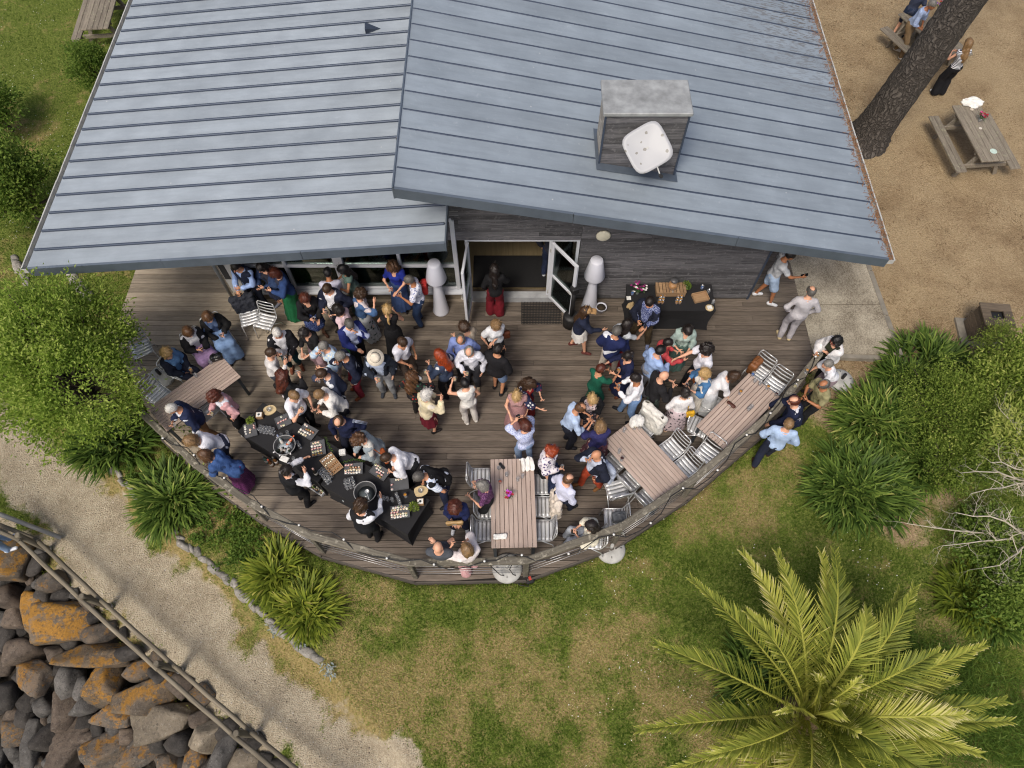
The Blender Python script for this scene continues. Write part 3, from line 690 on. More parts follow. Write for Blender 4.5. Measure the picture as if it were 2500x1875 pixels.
# west glazed wall
gz0, gz1 = .42, 2.62
ww = thing('window_wall', None, None); ww.parent = bld; ww.matrix_parent_inverse = wm(bld).inverted()
MB().box(((XWL+DX0)/2-.02, YW+.05, .16), (DX0-XWL-.12, .12, .33)).build('plinth', PLINTH, ww, True)
MB().bbox(((XWL+DX0)/2+.2, YW-.03, .365), (DX0-XWL-.5, .2, .07), b=.012).build('sill', WH, ww, True)
xs_ = [aty(p, 680, YW).x for p in (490, 712, 840, 985, 1118)]
xs_[0] = XWL+.35
def frame_bar(c, d): return MB().bbox(c, d, b=.008).build('frame', WH, ww, True)
for i, x in enumerate(xs_):
    wd = .20 if i == 2 else (.09 if i in (0, 4) else .065); frame_bar((x, YW, (gz0+gz1)/2), (wd, .09, gz1-gz0-.02))
frame_bar(((xs_[0]+xs_[-1])/2, YW+.002, .435), (xs_[-1]-xs_[0], .085, .07)); frame_bar(((xs_[0]+xs_[-1])/2, YW+.002, 1.20), (xs_[-1]-xs_[0], .085, .065)); frame_bar(((xs_[0]+xs_[-1])/2, YW+.002, 2.62), (xs_[-1]-xs_[0], .085, .09))
for a, b_ in zip(xs_[:-1], xs_[1:]):
    for z0, z1 in ((.47, 1.165), (1.235, 2.57)): MB().box(((a+b_)/2, YW+.012, (z0+z1)/2), (b_-a-.05, .008, z1-z0)).build('pane', GLASS, ww, True)
CURT = M('olive_blind', (.36, .33, .14), .9, .15, 3, .3, 40)
for a, b_ in zip(xs_[:-1], xs_[1:]): MB().box(((a+b_)/2, YW+.16, .80), (b_-a-.12, .012, .78)).build('blind', CURT, ww, True)
# header above the glazing
core([(XWL-.3, 2.665), (-1.0, 2.665), (-1.0, zL(-1.0)-.1), (XWL-.3, zL(XWL-.3)-.1)], YW-.02, YW+.1, RENDER, 'header', ww)
# paper notes stuck to the inside of the glass
PAPER = M('pale_blue_paper', (.40, .55, .56), .8, .12, 4, 0)
rp = random.Random(5)
for i in range(34):
    x = rp.uniform(xs_[1]+.1, xs_[4]-.1)
    if min(abs(x-q_) for q_ in xs_) < .16: continue
    o = MB().box((0, 0, 0), (rp.uniform(.12, .17), .002, rp.uniform(.10, .2))).build('paper_note', PAPER, ww, True); o.location = (x, YW+.03, rp.uniform(1.55, 2.3)); o.rotation_euler = (0, rp.uniform(-.2, .2), 0)
# pale column with rust streak at the west end, drain pipe
def colmat():
    m, N, L, b = base_mat('column_render'); geo = N.new('ShaderNodeNewGeometry'); sp = N.new('ShaderNodeSeparateXYZ'); L.new(geo.outputs['Position'], sp.inputs[0])
    n = noise(N, L, geo.outputs['Position'], 7, 5, .65); f = mth(N, L, 'ADD', mth(N, L, 'MULTIPLY', sp.outputs[2], -.85), mth(N, L, 'MULTIPLY', n.outputs[0], 1.1))
    f = ramp(N, f, L, [(.02, (0, 0, 0)), (.35, (1, 1, 1))]); fx = mth(N, L, 'LESS_THAN', sp.outputs[0], XWL+.24)
    c = mixc(N, L, mth(N, L, 'MULTIPLY', mth(N, L, 'MULTIPLY', f.outputs[0], fx), .85), (.47, .46, .44), (.36, .19, .065)); L.new(c, b.inputs['Base Color']); b.inputs['Roughness'].default_value = .85; return m
cmat = colmat()
MB().bbox((XWL+.16, YW-.05, 1.35), (.36, .22, 2.62), b=.01).build('column', cmat, bld, True)
MB().box((XWL+.06, YW-.165, 1.75), (.12, .012, 1.6)).build('downpipe_cover', DARKW, bld, True)
dp = MB(); dp.tube([(XWL-.12, YW-.12, .1), (XWL-.12, YW-.12, 2.6)], .035, 10); dp.lathe([(.07, 0), (.075, .06), (.045, .12), (.035, .14)], (XWL-.12, YW-.12, 0), 12); dp.build('drain_pipe', M('pipe_grey', (.36, .37, .38), .4, .1, 5, 0, metal=.5), bld, True)
# door leaves (hinged, standing open) and right side light
def door_leaf(name, hinge, ang, wd=.76, hgt=1.84):
    t = thing(name, None, None, (hinge[0], hinge[1], FLOOR+.01), ang); t.parent = bld; t.matrix_parent_inverse = wm(bld).inverted()
    fr = MB(); f = .075
    fr.bbox((f/2, 0, hgt/2), (f, .055, hgt), b=.008); fr.bbox((wd-f/2, 0, hgt/2), (f, .055, hgt), b=.008)
    for z in (f*.6, hgt*.46, hgt-f/2): fr.bbox((wd/2, 0, z), (wd-2*f-.004, .05, f if z != f*.6 else f*1.2), b=.008)
    fr.build('frame', WH, t)
    for z0, z1 in ((.09, hgt*.46-.035), (hgt*.46+.035, hgt-.07)): MB().box((wd/2, 0, (z0+z1)/2), (wd-.13, .01, z1-z0)).build('pane', GLASS, t)
    hd = MB(); hd.tube([(wd-.04, -.03, hgt*.5), (wd-.04, -.07, hgt*.5), (wd-.15, -.07, hgt*.5)], .01, 8); hd.build('handle', GUT, t)
    for z in (.2, hgt-.25): MB().box((-.004, -.03, z), (.03, .03, .1)).build('hinge', GUT, t)
    return t
door_leaf('door_leaf', (-.87, YW-.06), R(-96)); door_leaf('door_leaf', (.80, YW-.06), R(-52))
for x, wd in ((-.90, .06), (.77, .06), (1.31, .06)): MB().bbox((x, YW+.03, 1.1), (wd, .09, 1.86), b=.006).build('door_frame', WH, bld, True)
MB().bbox(((DX0+DX1)/2, YW+.035, DZ-.03), (DX1-DX0, .08, .06), b=.006).build('door_frame', WH, bld, True)
MB().box((1.04, YW+.03, 1.1), (.48, .01, 1.84)).build('side_light_pane', GLASS, bld, True)
MB().bbox((1.04, YW+.032, 1.05), (.48, .06, .06), b=.006).build('door_frame', WH, bld, True)
# round wall lamp
wl = aty(1473, 576, YW-.05); lt = MB(); lt.lathe([(.14, 0), (.14, .03), (.125, .045), (0.001, .05)], (0, 0, 0), 24)
o = lt.build('wall_lamp', M('lamp_diffuser', (.78, .74, .58), .4, .03, 3, 0)); o.location = (wl.x, YW-.03, wl.z); o.rotation_euler = (R(90), 0, 0); tag(o, 'round cream bulkhead lamp on the dark timber wall', 'wall lamp')
# ================================================================== deck railing
RAILW = wood('weathered_rail', (.085, .075, .055), (.27, .245, .195), 'X', .8, .85, .15, (.42, .39, .31))
POSTW = wood('weathered_post', (.08, .07, .052), (.24, .215, .17), 'Z', .8, .85, .15, (.36, .34, .27))
STEEL = M('steel_cable', (.55, .55, .56), .35, .1, 5, 0, metal=.8)
rail = thing('deck_railing', 'curved weathered timber railing with thin steel cables round the deck', 'railing', (RAIL[4].x, RAIL[4].y, 0))
for i, (a, b) in enumerate(zip(RAIL[:-1], RAIL[1:])):
    d = b-a; an = math.atan2(d.y, d.x); c = (a+b)/2; Lh = d.length
    mb = MB(); n = 9; V = []; rr_ = random.Random(i+40)
    for k in range(n+1):
        x = -Lh/2-.02+(Lh+.04)*k/n; w0 = .062+rr_.uniform(-.007, .007); w1 = .062+rr_.uniform(-.007, .007); zt = rr_.uniform(-.004, .004)
        V += [(x, -w0, -.07), (x, w1, -.07), (x, w1+.003, -.012), (x, w1-.012, zt), (x, -w0+.012, zt), (x, -w0-.003, -.012)]
    F = [(k*6+j, k*6+(j+1) % 6, (k+1)*6+(j+1) % 6, (k+1)*6+j) for k in range(n) for j in range(6)]+[tuple(range(5, -1, -1)), tuple(n*6+j for j in range(6))]
    F = [tuple(reversed(f)) for f in F]; mb.add(V, F)
    o = mb.build('handrail', RAILW, rail, True); o.location = (c.x, c.y, 1.03+.0015*(i % 2)); o.rotation_euler = (0, 0, an)
    for z in (.18, .36, .54, .72, .88):
        t = MB(); t.tube([a+Vector((0, 0, z-1.02)), b+Vector((0, 0, z-1.02))], .0045, 6); t.build('cable', STEEL, rail, True)
for i, p in enumerate(RAIL):
    d = RAIL[min(i+1, len(RAIL)-1)]-RAIL[max(i-1, 0)]; an = math.atan2(d.y, d.x)
    o = MB().bbox((0, 0, 0), (.095, .085, 1.14), b=.008).build('post', POSTW, rail, True); o.location = (p.x, p.y, .388); o.rotation_euler = (0, 0, an)
    n_ = Vector((d.y, -d.x, 0)).normalized()
# string of festoon lamps
fl = thing('string_lights', 'black festoon cable with small white bulbs wound along the railing', 'string lights', (RAIL[4].x, RAIL[4].y, 1.06))
bpx = [(399, 1071), (475, 1112), (549, 1168), (640, 1238), (731, 1283), (840, 1318), (945, 1364), (1060, 1379), (1183, 1371), (1274, 1356), (1388, 1353), (1498, 1306), (1588, 1278), (1667, 1193), (1751, 1149), (1822, 1063), (1880, 1010), (1947, 929), (1990, 872)]
BK = M('black_rubber', (.012, .012, .013), .55, .1, 5, 0); BULB = M('white_bulb', (.72, .72, .70), .25, .02, 3, 0)
pts = []; rr_ = random.Random(9); prevp = None; side = 1
for p in bpx:
    q = at(*p, 1.075)
    if prevp is not None:
        m_ = (prevp+q)/2; d = (q-prevp); nn = Vector((d.y, -d.x, 0)).normalized(); side = -side
        # the cable hangs on the outside of the rail, then crosses its top
        pts.append(prevp+d*.3+nn*.085*max(side, .2)-Vector((0, 0, .06 if side > 0 else .0))); pts.append(prevp+d*.7+nn*.06*side-Vector((0, 0, .02 if side > 0 else 0)))
    pts.append(q); prevp = q
cb = MB(); cb.tube(pts, .009, 6); cb.build('cable', BK, fl, True)
sock = MB(); sock.lathe([(.017, 0), (.019, .02), (.014, .035)], n=10); sm = sock.mesh('lamp_socket', [BK])
bl = MB(); bl.lathe([(.006, .0), (.016, .010), (.022, .025), (.018, .040), (.001, .048)], n=12); bm_ = bl.mesh('bulb', [BULB])
for p in bpx:
    q = at(*p, 1.08); o = link('bulb', bm_, fl, True); o.location = q; o2 = link('lamp_socket', sm, o); o2.location = (0, 0, -.03)
# transformer box and loose cable on the grass
tb = thing('power_box', 'black plug box with loose cable on the grass below the railing', 'power box', at(1292, 1413, ZG))
MB().bbox((0, 0, .06), (.15, .2, .12), .3, b=.02).build('case', BK, tb); MB().bbox((.01, -.02, .125), (.05, .07, .02), .3, b=.004).build('switch', M('red_plastic', (.45, .05, .03), .5, .1, 5, 0), tb)
lc = MB(); qs = [at(1188, 1372, 1.06), at(1200, 1384, .75), at(1222, 1404, .2), at(1250, 1408, -.09), at(1268, 1428, -.1), at(1290, 1432, -.09), at(1292, 1420, -.08)]
lc.tube(qs, .008, 6); qs = [at(1250, 1378, .9), at(1244, 1390, .6), at(1252, 1402, .2), at(1268, 1410, -.06), at(1285, 1418, -.06)]; lc.tube(qs, .008, 6); lc.build('cable', BK, tb, True)
# ================================================================== log fence along the shore path
LOG = wood('round_log', (.115, .095, .065), (.33, .285, .21), 'X', .8, .85, .2, None)
LOGZ = wood('round_log_post', (.10, .085, .06), (.27, .235, .175), 'Z', .8, .85, .2, None)
fence = thing('log_fence', 'weathered round log fence with two rails above the boulders', 'fence', FENCE[3])
for i, p in enumerate(FENCE):
    mb = MB(); mb.tube([(0, 0, -.25), (0, 0, .5), (0, 0, 1.0), (0, 0, 1.03)], [.056, .053, .051, .042], 12); o = mb.build('post', LOGZ, fence, True); o.location = p
    rg = MB(); rg.tube([(0, 0, .03), (0, 0, .1)], .061, 12); o2 = rg.build('post_sleeve', STEEL if False else M('galvanised_sleeve', (.36, .36, .36), .5, .15, 6, 0, metal=.6), fence, True); o2.location = p
for i, (a, b) in enumerate(zip(FENCE[:-1], FENCE[1:])):
    d = b-a; an = math.atan2(d.y, d.x); nn = Vector((-d.y, d.x, 0)).normalized()
    for z, off, r_ in ((.93, -.06, .038), (.50, .06, .038)):
        L2 = d.length+.14; mb = MB(); mb.tube([(-L2/2, 0, 0), (-L2/4, .004, .006), (0, -.003, 0), (L2/4, .003, -.004), (L2/2, 0, .004)], [r_*.95, r_, r_*1.04, r_, r_*.96], 12)
        o = mb.build('rail', LOG, fence, True); c = (a+b)/2+nn*off; o.location = (c.x, c.y, c.z+z+.018*(i % 2)); o.rotation_euler = (0, 0, an)
# grey handrail pole running off the frame at the left
p0, p1 = at(-80, 1225, .55), at(150, 1313, -.38)
hp = thing('handrail_pole', 'grey metal handrail pole sloping down to the path at the left edge', 'handrail', (p1.x, p1.y, -.44))
mb = MB(); mb.tube([p0+(p0-p1)*.6, p0, p1], .042, 12); mb.build('pole', M('grey_pole', (.33, .33, .32), .6, .15, 4, .1), hp, True)
# ================================================================== stone edging
STONE = None
def stonemat(name, a, b_, lich, lf=.5, orange=None, of=0.0):
    m, N, L, b = base_mat(name); oi = N.new('ShaderNodeObjectInfo'); tc = N.new('ShaderNodeTexCoord')
    ad = N.new('ShaderNodeVectorMath'); ad.operation = 'MULTIPLY_ADD'; L.new(oi.outputs['Random'], ad.inputs[0]); ad.inputs[1].default_value = (31, 17, 9); L.new(tc.outputs['Object'], ad.inputs[2]); co = ad.outputs[0]
    n = noise(N, L, co, 3, 7, .68); nf = noise(N, L, co, 26, 5, .7); n3 = noise(N, L, co, 5.5, 6, .62, .4)
    c = ramp(N, n.outputs[0], L, [(.3, a), (.7, b_)]).outputs[0]
    c = mixc(N, L, mth(N, L, 'MULTIPLY', ramp(N, nf.outputs[0], L, [(.55, (0, 0, 0)), (.68, (1, 1, 1))]).outputs[0], lf), c, lich)
    if orange is not None:
        geo = N.new('ShaderNodeNewGeometry'); sp = N.new('ShaderNodeSeparateXYZ'); L.new(geo.outputs['Normal'], sp.inputs[0])
        f = mth(N, L, 'ADD', mth(N, L, 'MULTIPLY', n3.outputs[0], 1.0), mth(N, L, 'MULTIPLY', sp.outputs[2], .12)); f = mth(N, L, 'ADD', f, mth(N, L, 'MULTIPLY_ADD', oi.outputs['Random'], .12, of-.06)); f = mth(N, L, 'ADD', f, mth(N, L, 'MULTIPLY_ADD', nf.outputs[0], .42, -.21))
        f = ramp(N, f, L, [(.59, (0, 0, 0)), (.70, (1, 1, 1))])
        oc = ramp(N, nf.outputs[0], L, [(.3, tuple(x*.55 for x in orange)), (.7, orange)])
        c = mixc(N, L, mth(N, L, 'MULTIPLY', f.outputs[0], .92), c, oc.outputs[0])
        # brownish stain halo
        f2 = ramp(N, n.outputs[0], L, [(.45, (0, 0, 0)), (.7, (1, 1, 1))]); c = mixc(N, L, mth(N, L, 'MULTIPLY', f2.outputs[0], .35), c, tuple(x*.6 for x in orange))
    sp2 = noise(N, L, co, 15, 6, .75); c = mixc(N, L, mth(N, L, 'MULTIPLY', ramp(N, sp2.outputs[0], L, [(.36, (1, 1, 1)), (.47, (0, 0, 0))]).outputs[0], .7), c, tuple(x*.45 for x in a))
    c = mixc(N, L, 1.0, c, mth(N, L, 'MULTIPLY_ADD', oi.outputs['Random'], .5, .75), 'MULTIPLY')
    L.new(c, b.inputs['Base Color']); b.inputs['Roughness'].default_value = .85
    h = mth(N, L, 'ADD', mth(N, L, 'MULTIPLY', n3.outputs[0], .8), mth(N, L, 'MULTIPLY', nf.outputs[0], .45)); bump(N, L, b, h, .7, .035); return m
def ico(sub):
    bm = bmesh.new(); bmesh.ops.create_icosphere(bm, subdivisions=sub, radius=1); bm.verts.ensure_lookup_table()
    V = np.array([v.co[:] for v in bm.verts]); F = np.array([[v.index for v in f.verts] for f in bm.faces]); bm.free(); return V, F
ICO = {k: ico(k) for k in (2, 3, 4)}
def rock_mesh(name, rx, ry, rz, sub, seed, mats, npl=13, soft=140, rough=.03):
    rs = np.random.RandomState(seed); V, F = ICO[sub]
    nrm = rs.normal(size=(npl, 3)); nrm /= np.linalg.norm(nrm, axis=1)[:, None]; dist = rs.uniform(.62, 1.0, npl)
    nrm = np.concatenate([nrm, [[1, 0, 0], [-1, 0, 0], [0, 1, 0], [0, -1, 0], [0, 0, 1], [0, 0, -1]]]); dist = np.concatenate([dist, [1]*4, rs.uniform(.75, 1, 1), [1]])
    k = (V@nrm.T)/dist; k = np.maximum(k, 1e-3); r = (k**soft).sum(1)**(-1/soft)
    for fq, am in ((2.3, 1), (5.1, .5), (11, .28)):
        ph = rs.uniform(0, 6, 3); r = r*(1+rough*am*np.sin(V[:, 0]*fq+ph[0]+1.7*np.sin(V[:, 1]*fq+ph[1]))*np.cos(V[:, 2]*fq+ph[2]))
    P = V*r[:, None]*np.array([rx, ry, rz]); return mesh_np(name, P, F, mats, smooth=True)
EDGE = stonemat('edging_stone', (.17, .155, .135), (.36, .34, .30), (.55, .53, .47), .6)
def edging(name, label, pts, step, seed, width=.12, z=-.22, h=.16):
    t = thing(name, label, 'stone edging', (pts[len(pts)//2].x, pts[len(pts)//2].y, ZG)); rs = random.Random(seed)
    for a, b in zip(pts[:-1], pts[1:]):
        d = b-a; n = max(1, int(d.length/step))
        for k in range(n):
            p = a+d*((k+.5)/n)+Vector((rs.uniform(-.03, .03), rs.uniform(-.03, .03), 0))
            o = link('stone', rock_mesh('stone', d.length/n*.85*rs.uniform(.7, 1.5), width*rs.uniform(.7, 1.25), h*rs.uniform(.8, 1.15), 2, rs.randint(0, 9999), [EDGE], 9), t, True)
            o.location = (p.x, p.y, z); o.rotation_euler = (rs.uniform(-.1, .1), rs.uniform(-.1, .1), math.atan2(d.y, d.x)+rs.uniform(-.2, .2))
edging('stone_edging', 'rough pale stone edging between the planted bank and the gravel path', BORDER[2:10], .15, 4, .085)
edging('stone_edging', 'short rough stone kerb in the grass beside the west roof corner', [at(*p, -.14) for p in ((32, 625), (52, 660), (75, 710))], .2, 8, .1, -.16, .10)
edging('stone_edging', 'low stones in the grass between the small tree and the deck corner', [at(*p, -.14) for p in ((172, 668), (200, 705), (222, 725))], .28, 12, .16, -.14, .14)
# ================================================================== boulders of the sea defence
B_O = stonemat('boulder_orange_lichen', (.06, .047, .034), (.18, .142, .10), (.42, .40, .36), .3, (.36, .175, .02), .02)
B_M = stonemat('boulder_some_lichen', (.05, .044, .037), (.16, .135, .108), (.38, .37, .34), .3, (.31, .15, .022), -.045)
B_B = stonemat('boulder_brown', (.055, .041, .031), (.16, .122, .09), (.30, .28, .24), .3)
B_G = stonemat('boulder_grey', (.045, .043, .04), (.14, .13, .118), (.36, .36, .35), .3)
B_D = stonemat('boulder_dark', (.018, .016, .014), (.062, .054, .047), (.16, .15, .14), .3)
B_T = stonemat('boulder_tan', (.11, .088, .062), (.28, .235, .17), (.45, .43, .37), .4)
big = [(60, 215, 110, 130, 0, 'O'), (280, 310, 75, 62, -10, 'M'), (185, 500, 75, 130, 25, 'O'), (375, 535, 165, 100, 8, 'O'), (110, 680, 90, 80, 0, 'B'), (510, 722, 190, 68, 8, 'O'), (270, 700, 62, 50, 0, 'B'), (185, 820, 115, 75, -25, 'M'), (345, 835, 85, 80, 35, 'G'), (560, 885, 85, 108, 0, 'O'), (725, 800, 92, 55, 5, 'M'), (760, 955, 168, 105, 8, 'O'), (335, 1000, 85, 112, 0, 'B'), (470, 990, 66, 62, 0, 'G'), (625, 1040, 105, 62, -15, 'M'), (910, 1060, 168, 82, 12, 'T'), (1110, 1160, 105, 85, 35, 'T'), (390, 1195, 88, 150, -8, 'B'), (155, 1190, 45, 110, -5, 'G'), (210, 985, 58, 60, 30, 'G'), (500, 1190, 76, 50, 10, 'B'), (590, 1240, 112, 76, 30, 'M'), (765, 1250, 104, 74, 15, 'M'), (672, 1150, 56, 46, 0, 'B'), (250, 1150, 72, 70, 0, 'D'), (1210, 1235, 50, 92, -12, 'G'), (1050, 1285, 62, 60, 0, 'M'), (960, 1185, 76, 72, 0, 'D'), (900, 1300, 82, 60, 0, 'M'), (1300, 1300, 95, 62, 0, 'T'), (440, 900, 40, 60, 0, 'G'), (45, 920, 62, 80, 0, 'D'), (50, 1230, 62, 62, 0, 'G'), (25, 620, 45, 95, 0, 'D'), (85, 500, 72, 62, 0, 'B'), (600, 1110, 54, 50, 0, 'G'), (1070, 1065, 62, 48, 0, 'B'), (840, 830, 52, 40, 0, 'D'), (325, 390, 52, 52, 0, 'D'), (205, 395, 62, 70, 0, 'D'), (520, 592, 95, 52, 10, 'M'), (385, 660, 62, 38, 0, 'D'), (190, 225, 46, 62, 0, 'D'), (270, 1295, 62, 50, 0, 'G'), (115, 1050, 42, 62, 0, 'D'), (530, 1110, 42, 50, 0, 'D'), (850, 1180, 42, 60, 0, 'D'), (30, 400, 90, 70, 0, 'B'), (690, 700, 70, 45, 30, 'D'), (240, 590, 50, 45, 0, 'B')]
blab = {3: 'big rounded boulder thick with orange lichen, highest beside the second fence post', 5: 'long orange lichened boulder lying below the fence', 9: 'upright ochre yellow boulder in the middle of the rock pile', 11: 'largest boulder streaked with bright orange lichen', 15: 'broad tan flat boulder under the fence', 17: 'tall red brown slab at the bottom of the picture', 0: 'large orange and grey boulder at the left edge under the fence', 16: 'angular pale tan boulder beside the lowest fence post', 13: None}
bgen = {'O': ('boulder covered in orange lichen in the rock bank', 'orange lichened boulders'), 'M': ('grey boulder with patches of orange lichen in the rock bank', 'part lichened boulders'), 'B': ('plain brown boulder in the rock bank', 'brown boulders'), 'G': ('plain mid grey boulder in the rock bank', 'grey boulders'), 'D': ('dark wet looking boulder wedged among larger rocks', 'dark boulders'), 'T': ('pale tan boulder in the rock bank', 'tan boulders')}
bmat = dict(O=B_O, M=B_M, B=B_B, G=B_G, D=B_D, T=B_T)
def gz1(x, y): return float(ground_z(np.array([x]), np.array([y]))[0])
rs = random.Random(77); placed = []; bcls = {}
for i, (zx, zy, a, b_, ang, k) in enumerate(big):
    px, py = zx/2.212, 1275+zy/2.212; z = -.8
    for _ in range(4): p = at(px, py, z); z = max(-2.8, gz1(p.x, p.y)+.22)
    mpp = (CH-z)/_sp*1.02/FPX; rx, ry = a/2.212*mpp*.86, b_/2.212*mpp*.86; rz = .85*min(rx, ry)+.15*max(rx, ry)
    me = rock_mesh('boulder', rx, ry, rz, 4 if max(a, b_) > 100 else 3, 500+i, [bmat[k]], 12)
    o = link('boulder', me); o.location = (p.x, p.y, z-.08+rs.uniform(-.12, .10)); o.rotation_euler = (rs.uniform(-.2, .2), rs.uniform(-.2, .2), R(ang))
    lab = blab.get(i); placed.append((p.x, p.y, max(rx, ry)))
    if lab: tag(o, lab, 'boulder')
    else: tag(o, bgen[k][0], 'boulder', bgen[k][1]); bcls.setdefault(k, []).append((px, py, o))
ordn = ['first', 'second', 'third', 'fourth', 'fifth', 'sixth', 'seventh', 'eighth', 'ninth', 'tenth', 'eleventh', 'twelfth', 'thirteenth']
for k, lst in bcls.items():
    for up_ in (True, False):
        sub_ = sorted([q for q in lst if (q[1] < 1620) == up_], key=lambda q: q[0])
        for i, q in enumerate(sub_): q[2]['label'] = '%s %s, %s from left' % (bgen[k][0].replace(' in the rock bank', '').replace(' wedged among larger rocks', ''), 'in the upper rocks' if up_ else 'in the lower rocks', ordn[min(i, 12)])
small = [rock_mesh('boulder', 1, rs.uniform(.7, 1), rs.uniform(.6, .9), 3, 900+i, [[B_D, B_B, B_G, B_D, B_M][i % 5]], 10) for i in range(15)]
n = 0
for it in range(1500):
    px, py = rs.uniform(-260, 720), rs.uniform(1290, 2060); p = at(px, py, -1.2)
    fd, sd = seg_dist(np.array([p.x]), np.array([p.y]), FENCE)
    if fd[0]*sd[0] > -.12: continue
    r = rs.uniform(.10, .24) if (0 < px and py < 1880) else rs.uniform(.2, .45)
    if any(math.hypot(p.x-q[0], p.y-q[1]) < (q[2]+r)*.60 for q in placed): continue
    k = n % 15; o = link('boulder', small[k]); o.location = (p.x, p.y, gz1(p.x, p.y)+r*.15); o.scale = (r, r, r); o.rotation_euler = (rs.uniform(-.6, .6), rs.uniform(-.6, .6), rs.uniform(0, 6.3))
    kk = 'DBGDM'[k % 5]; tag(o, 'small '+bgen[kk][0], 'boulder', 'small '+bgen[kk][1]); placed.append((p.x, p.y, r)); n += 1
    if n > 190: break
# ================================================================== VEGETATION
def leafmat(name, stops, trans=.3, rough=.5):
    m, N, L, b = base_mat(name); a = N.new('ShaderNodeAttribute'); a.attribute_name = 'tint'
    r = ramp(N, a.outputs['Fac'], L, stops); L.new(r.outputs[0], b.inputs['Base Color']); b.inputs['Roughness'].default_value = max(rough, .5); b.inputs['Specular IOR Level'].default_value = .14
    t = N.new('ShaderNodeBsdfTranslucent'); L.new(r.outputs[0], t.inputs['Color']); mx = N.new('ShaderNodeMixShader'); mx.inputs[0].default_value = trans
    L.new(b.outputs[0], mx.inputs[1]); L.new(t.outputs[0], mx.inputs[2]); L.new(mx.outputs[0], N['Material Output'].inputs['Surface']); return m
BARK = M('bark_brown', (.10, .08, .06), .9, .4, 8, .6, 25, bdist=.01)
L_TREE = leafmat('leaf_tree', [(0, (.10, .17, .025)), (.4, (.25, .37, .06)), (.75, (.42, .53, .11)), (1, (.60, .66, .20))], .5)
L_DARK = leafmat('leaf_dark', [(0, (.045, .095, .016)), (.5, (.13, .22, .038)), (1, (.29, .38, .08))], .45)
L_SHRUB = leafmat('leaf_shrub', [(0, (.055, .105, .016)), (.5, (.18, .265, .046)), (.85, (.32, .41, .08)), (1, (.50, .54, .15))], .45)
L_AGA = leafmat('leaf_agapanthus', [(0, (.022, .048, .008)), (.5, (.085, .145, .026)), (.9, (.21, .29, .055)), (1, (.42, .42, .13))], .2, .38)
L_AGY = leafmat('leaf_agapanthus_yellow', [(0, (.06, .09, .012)), (.5, (.17, .22, .025)), (.9, (.33, .35, .05)), (1, (.45, .40, .12))], .25, .42)
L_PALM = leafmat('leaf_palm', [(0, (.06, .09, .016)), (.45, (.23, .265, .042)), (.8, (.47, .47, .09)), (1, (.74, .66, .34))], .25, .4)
L_SILV = leafmat('leaf_silver', [(0, (.25, .29, .27)), (1, (.5, .55, .52))], .1, .7)
def leaf_cards(C, D, U, ln, wd, fold=.25):
    """C base points, D directions, U approximate normals -> quads"""
    n = len(C); D = D/np.linalg.norm(D, axis=1)[:, None]; S = np.cross(D, U); S /= np.maximum(np.linalg.norm(S, axis=1)[:, None], 1e-6); Nn = np.cross(S, D)
    ln = np.asarray(ln).reshape(-1, 1); wd = np.asarray(wd).reshape(-1, 1)
    mid = C+D*ln*.5
    V = np.stack([C, mid+S*wd*.5+Nn*wd*fold, C+D*ln-Nn*ln*.12, mid-S*wd*.5+Nn*wd*fold], 1).reshape(-1, 3)
    F = np.arange(4*n).reshape(n, 4); return V, F
def crown(center, rad, ncl, per, clr, ll, lw, rs, up=.6, shell=.45, lump=.25, tintb=0.0):
    c = np.array(center); d = rs.normal(size=(ncl, 3)); d /= np.linalg.norm(d, axis=1)[:, None]; d[:, 2] = np.where(d[:, 2] < -.35, -d[:, 2], d[:, 2])
    r = shell+(1-shell)*rs.random(ncl)**.5
    lumpv = 1+lump*np.sin(d[:, 0]*3.1+rs.uniform(0, 6))*np.cos(d[:, 1]*3.7+rs.uniform(0, 6))+lump*.6*np.sin(d[:, 2]*5+d[:, 0]*4+rs.uniform(0, 6))
    cc = c+d*r[:, None]*lumpv[:, None]*np.array(rad)
    k = np.repeat(np.arange(ncl), per); n = len(k)
    twig = d[k]*.7+rs.normal(size=(n, 3))*.55; twig[:, 2] += up*.4
    off = rs.normal(size=(n, 3))*clr*np.array([1, 1, .6]); P = cc[k]+off
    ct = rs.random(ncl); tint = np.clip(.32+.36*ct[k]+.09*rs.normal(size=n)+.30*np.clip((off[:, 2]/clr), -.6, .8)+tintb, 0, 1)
    U = rs.normal(size=(n, 3))*.42+np.array([0, 0, up])+d[k]*.25; V, F = leaf_cards(P, twig, U, ll*rs.uniform(.6, 1.25, n), lw*rs.uniform(.7, 1.2, n))
    return V, F, np.repeat(tint, 4), cc
def limbs(base, cc, rs, r0=.05, every=6, spread=.5):
    mb = MB(); base = Vector(base)
    for i in range(0, len(cc), every):
        e = Vector(cc[i]); m1 = base+(e-base)*.4+Vector(rs.normal(size=3)*.08); m1.z = base.z+(e.z-base.z)*spread
        mb.tube([base, m1, base+(e-base)*.75, e], [r0, r0*.6, r0*.3, r0*.1], 6, cap=False)
    return mb
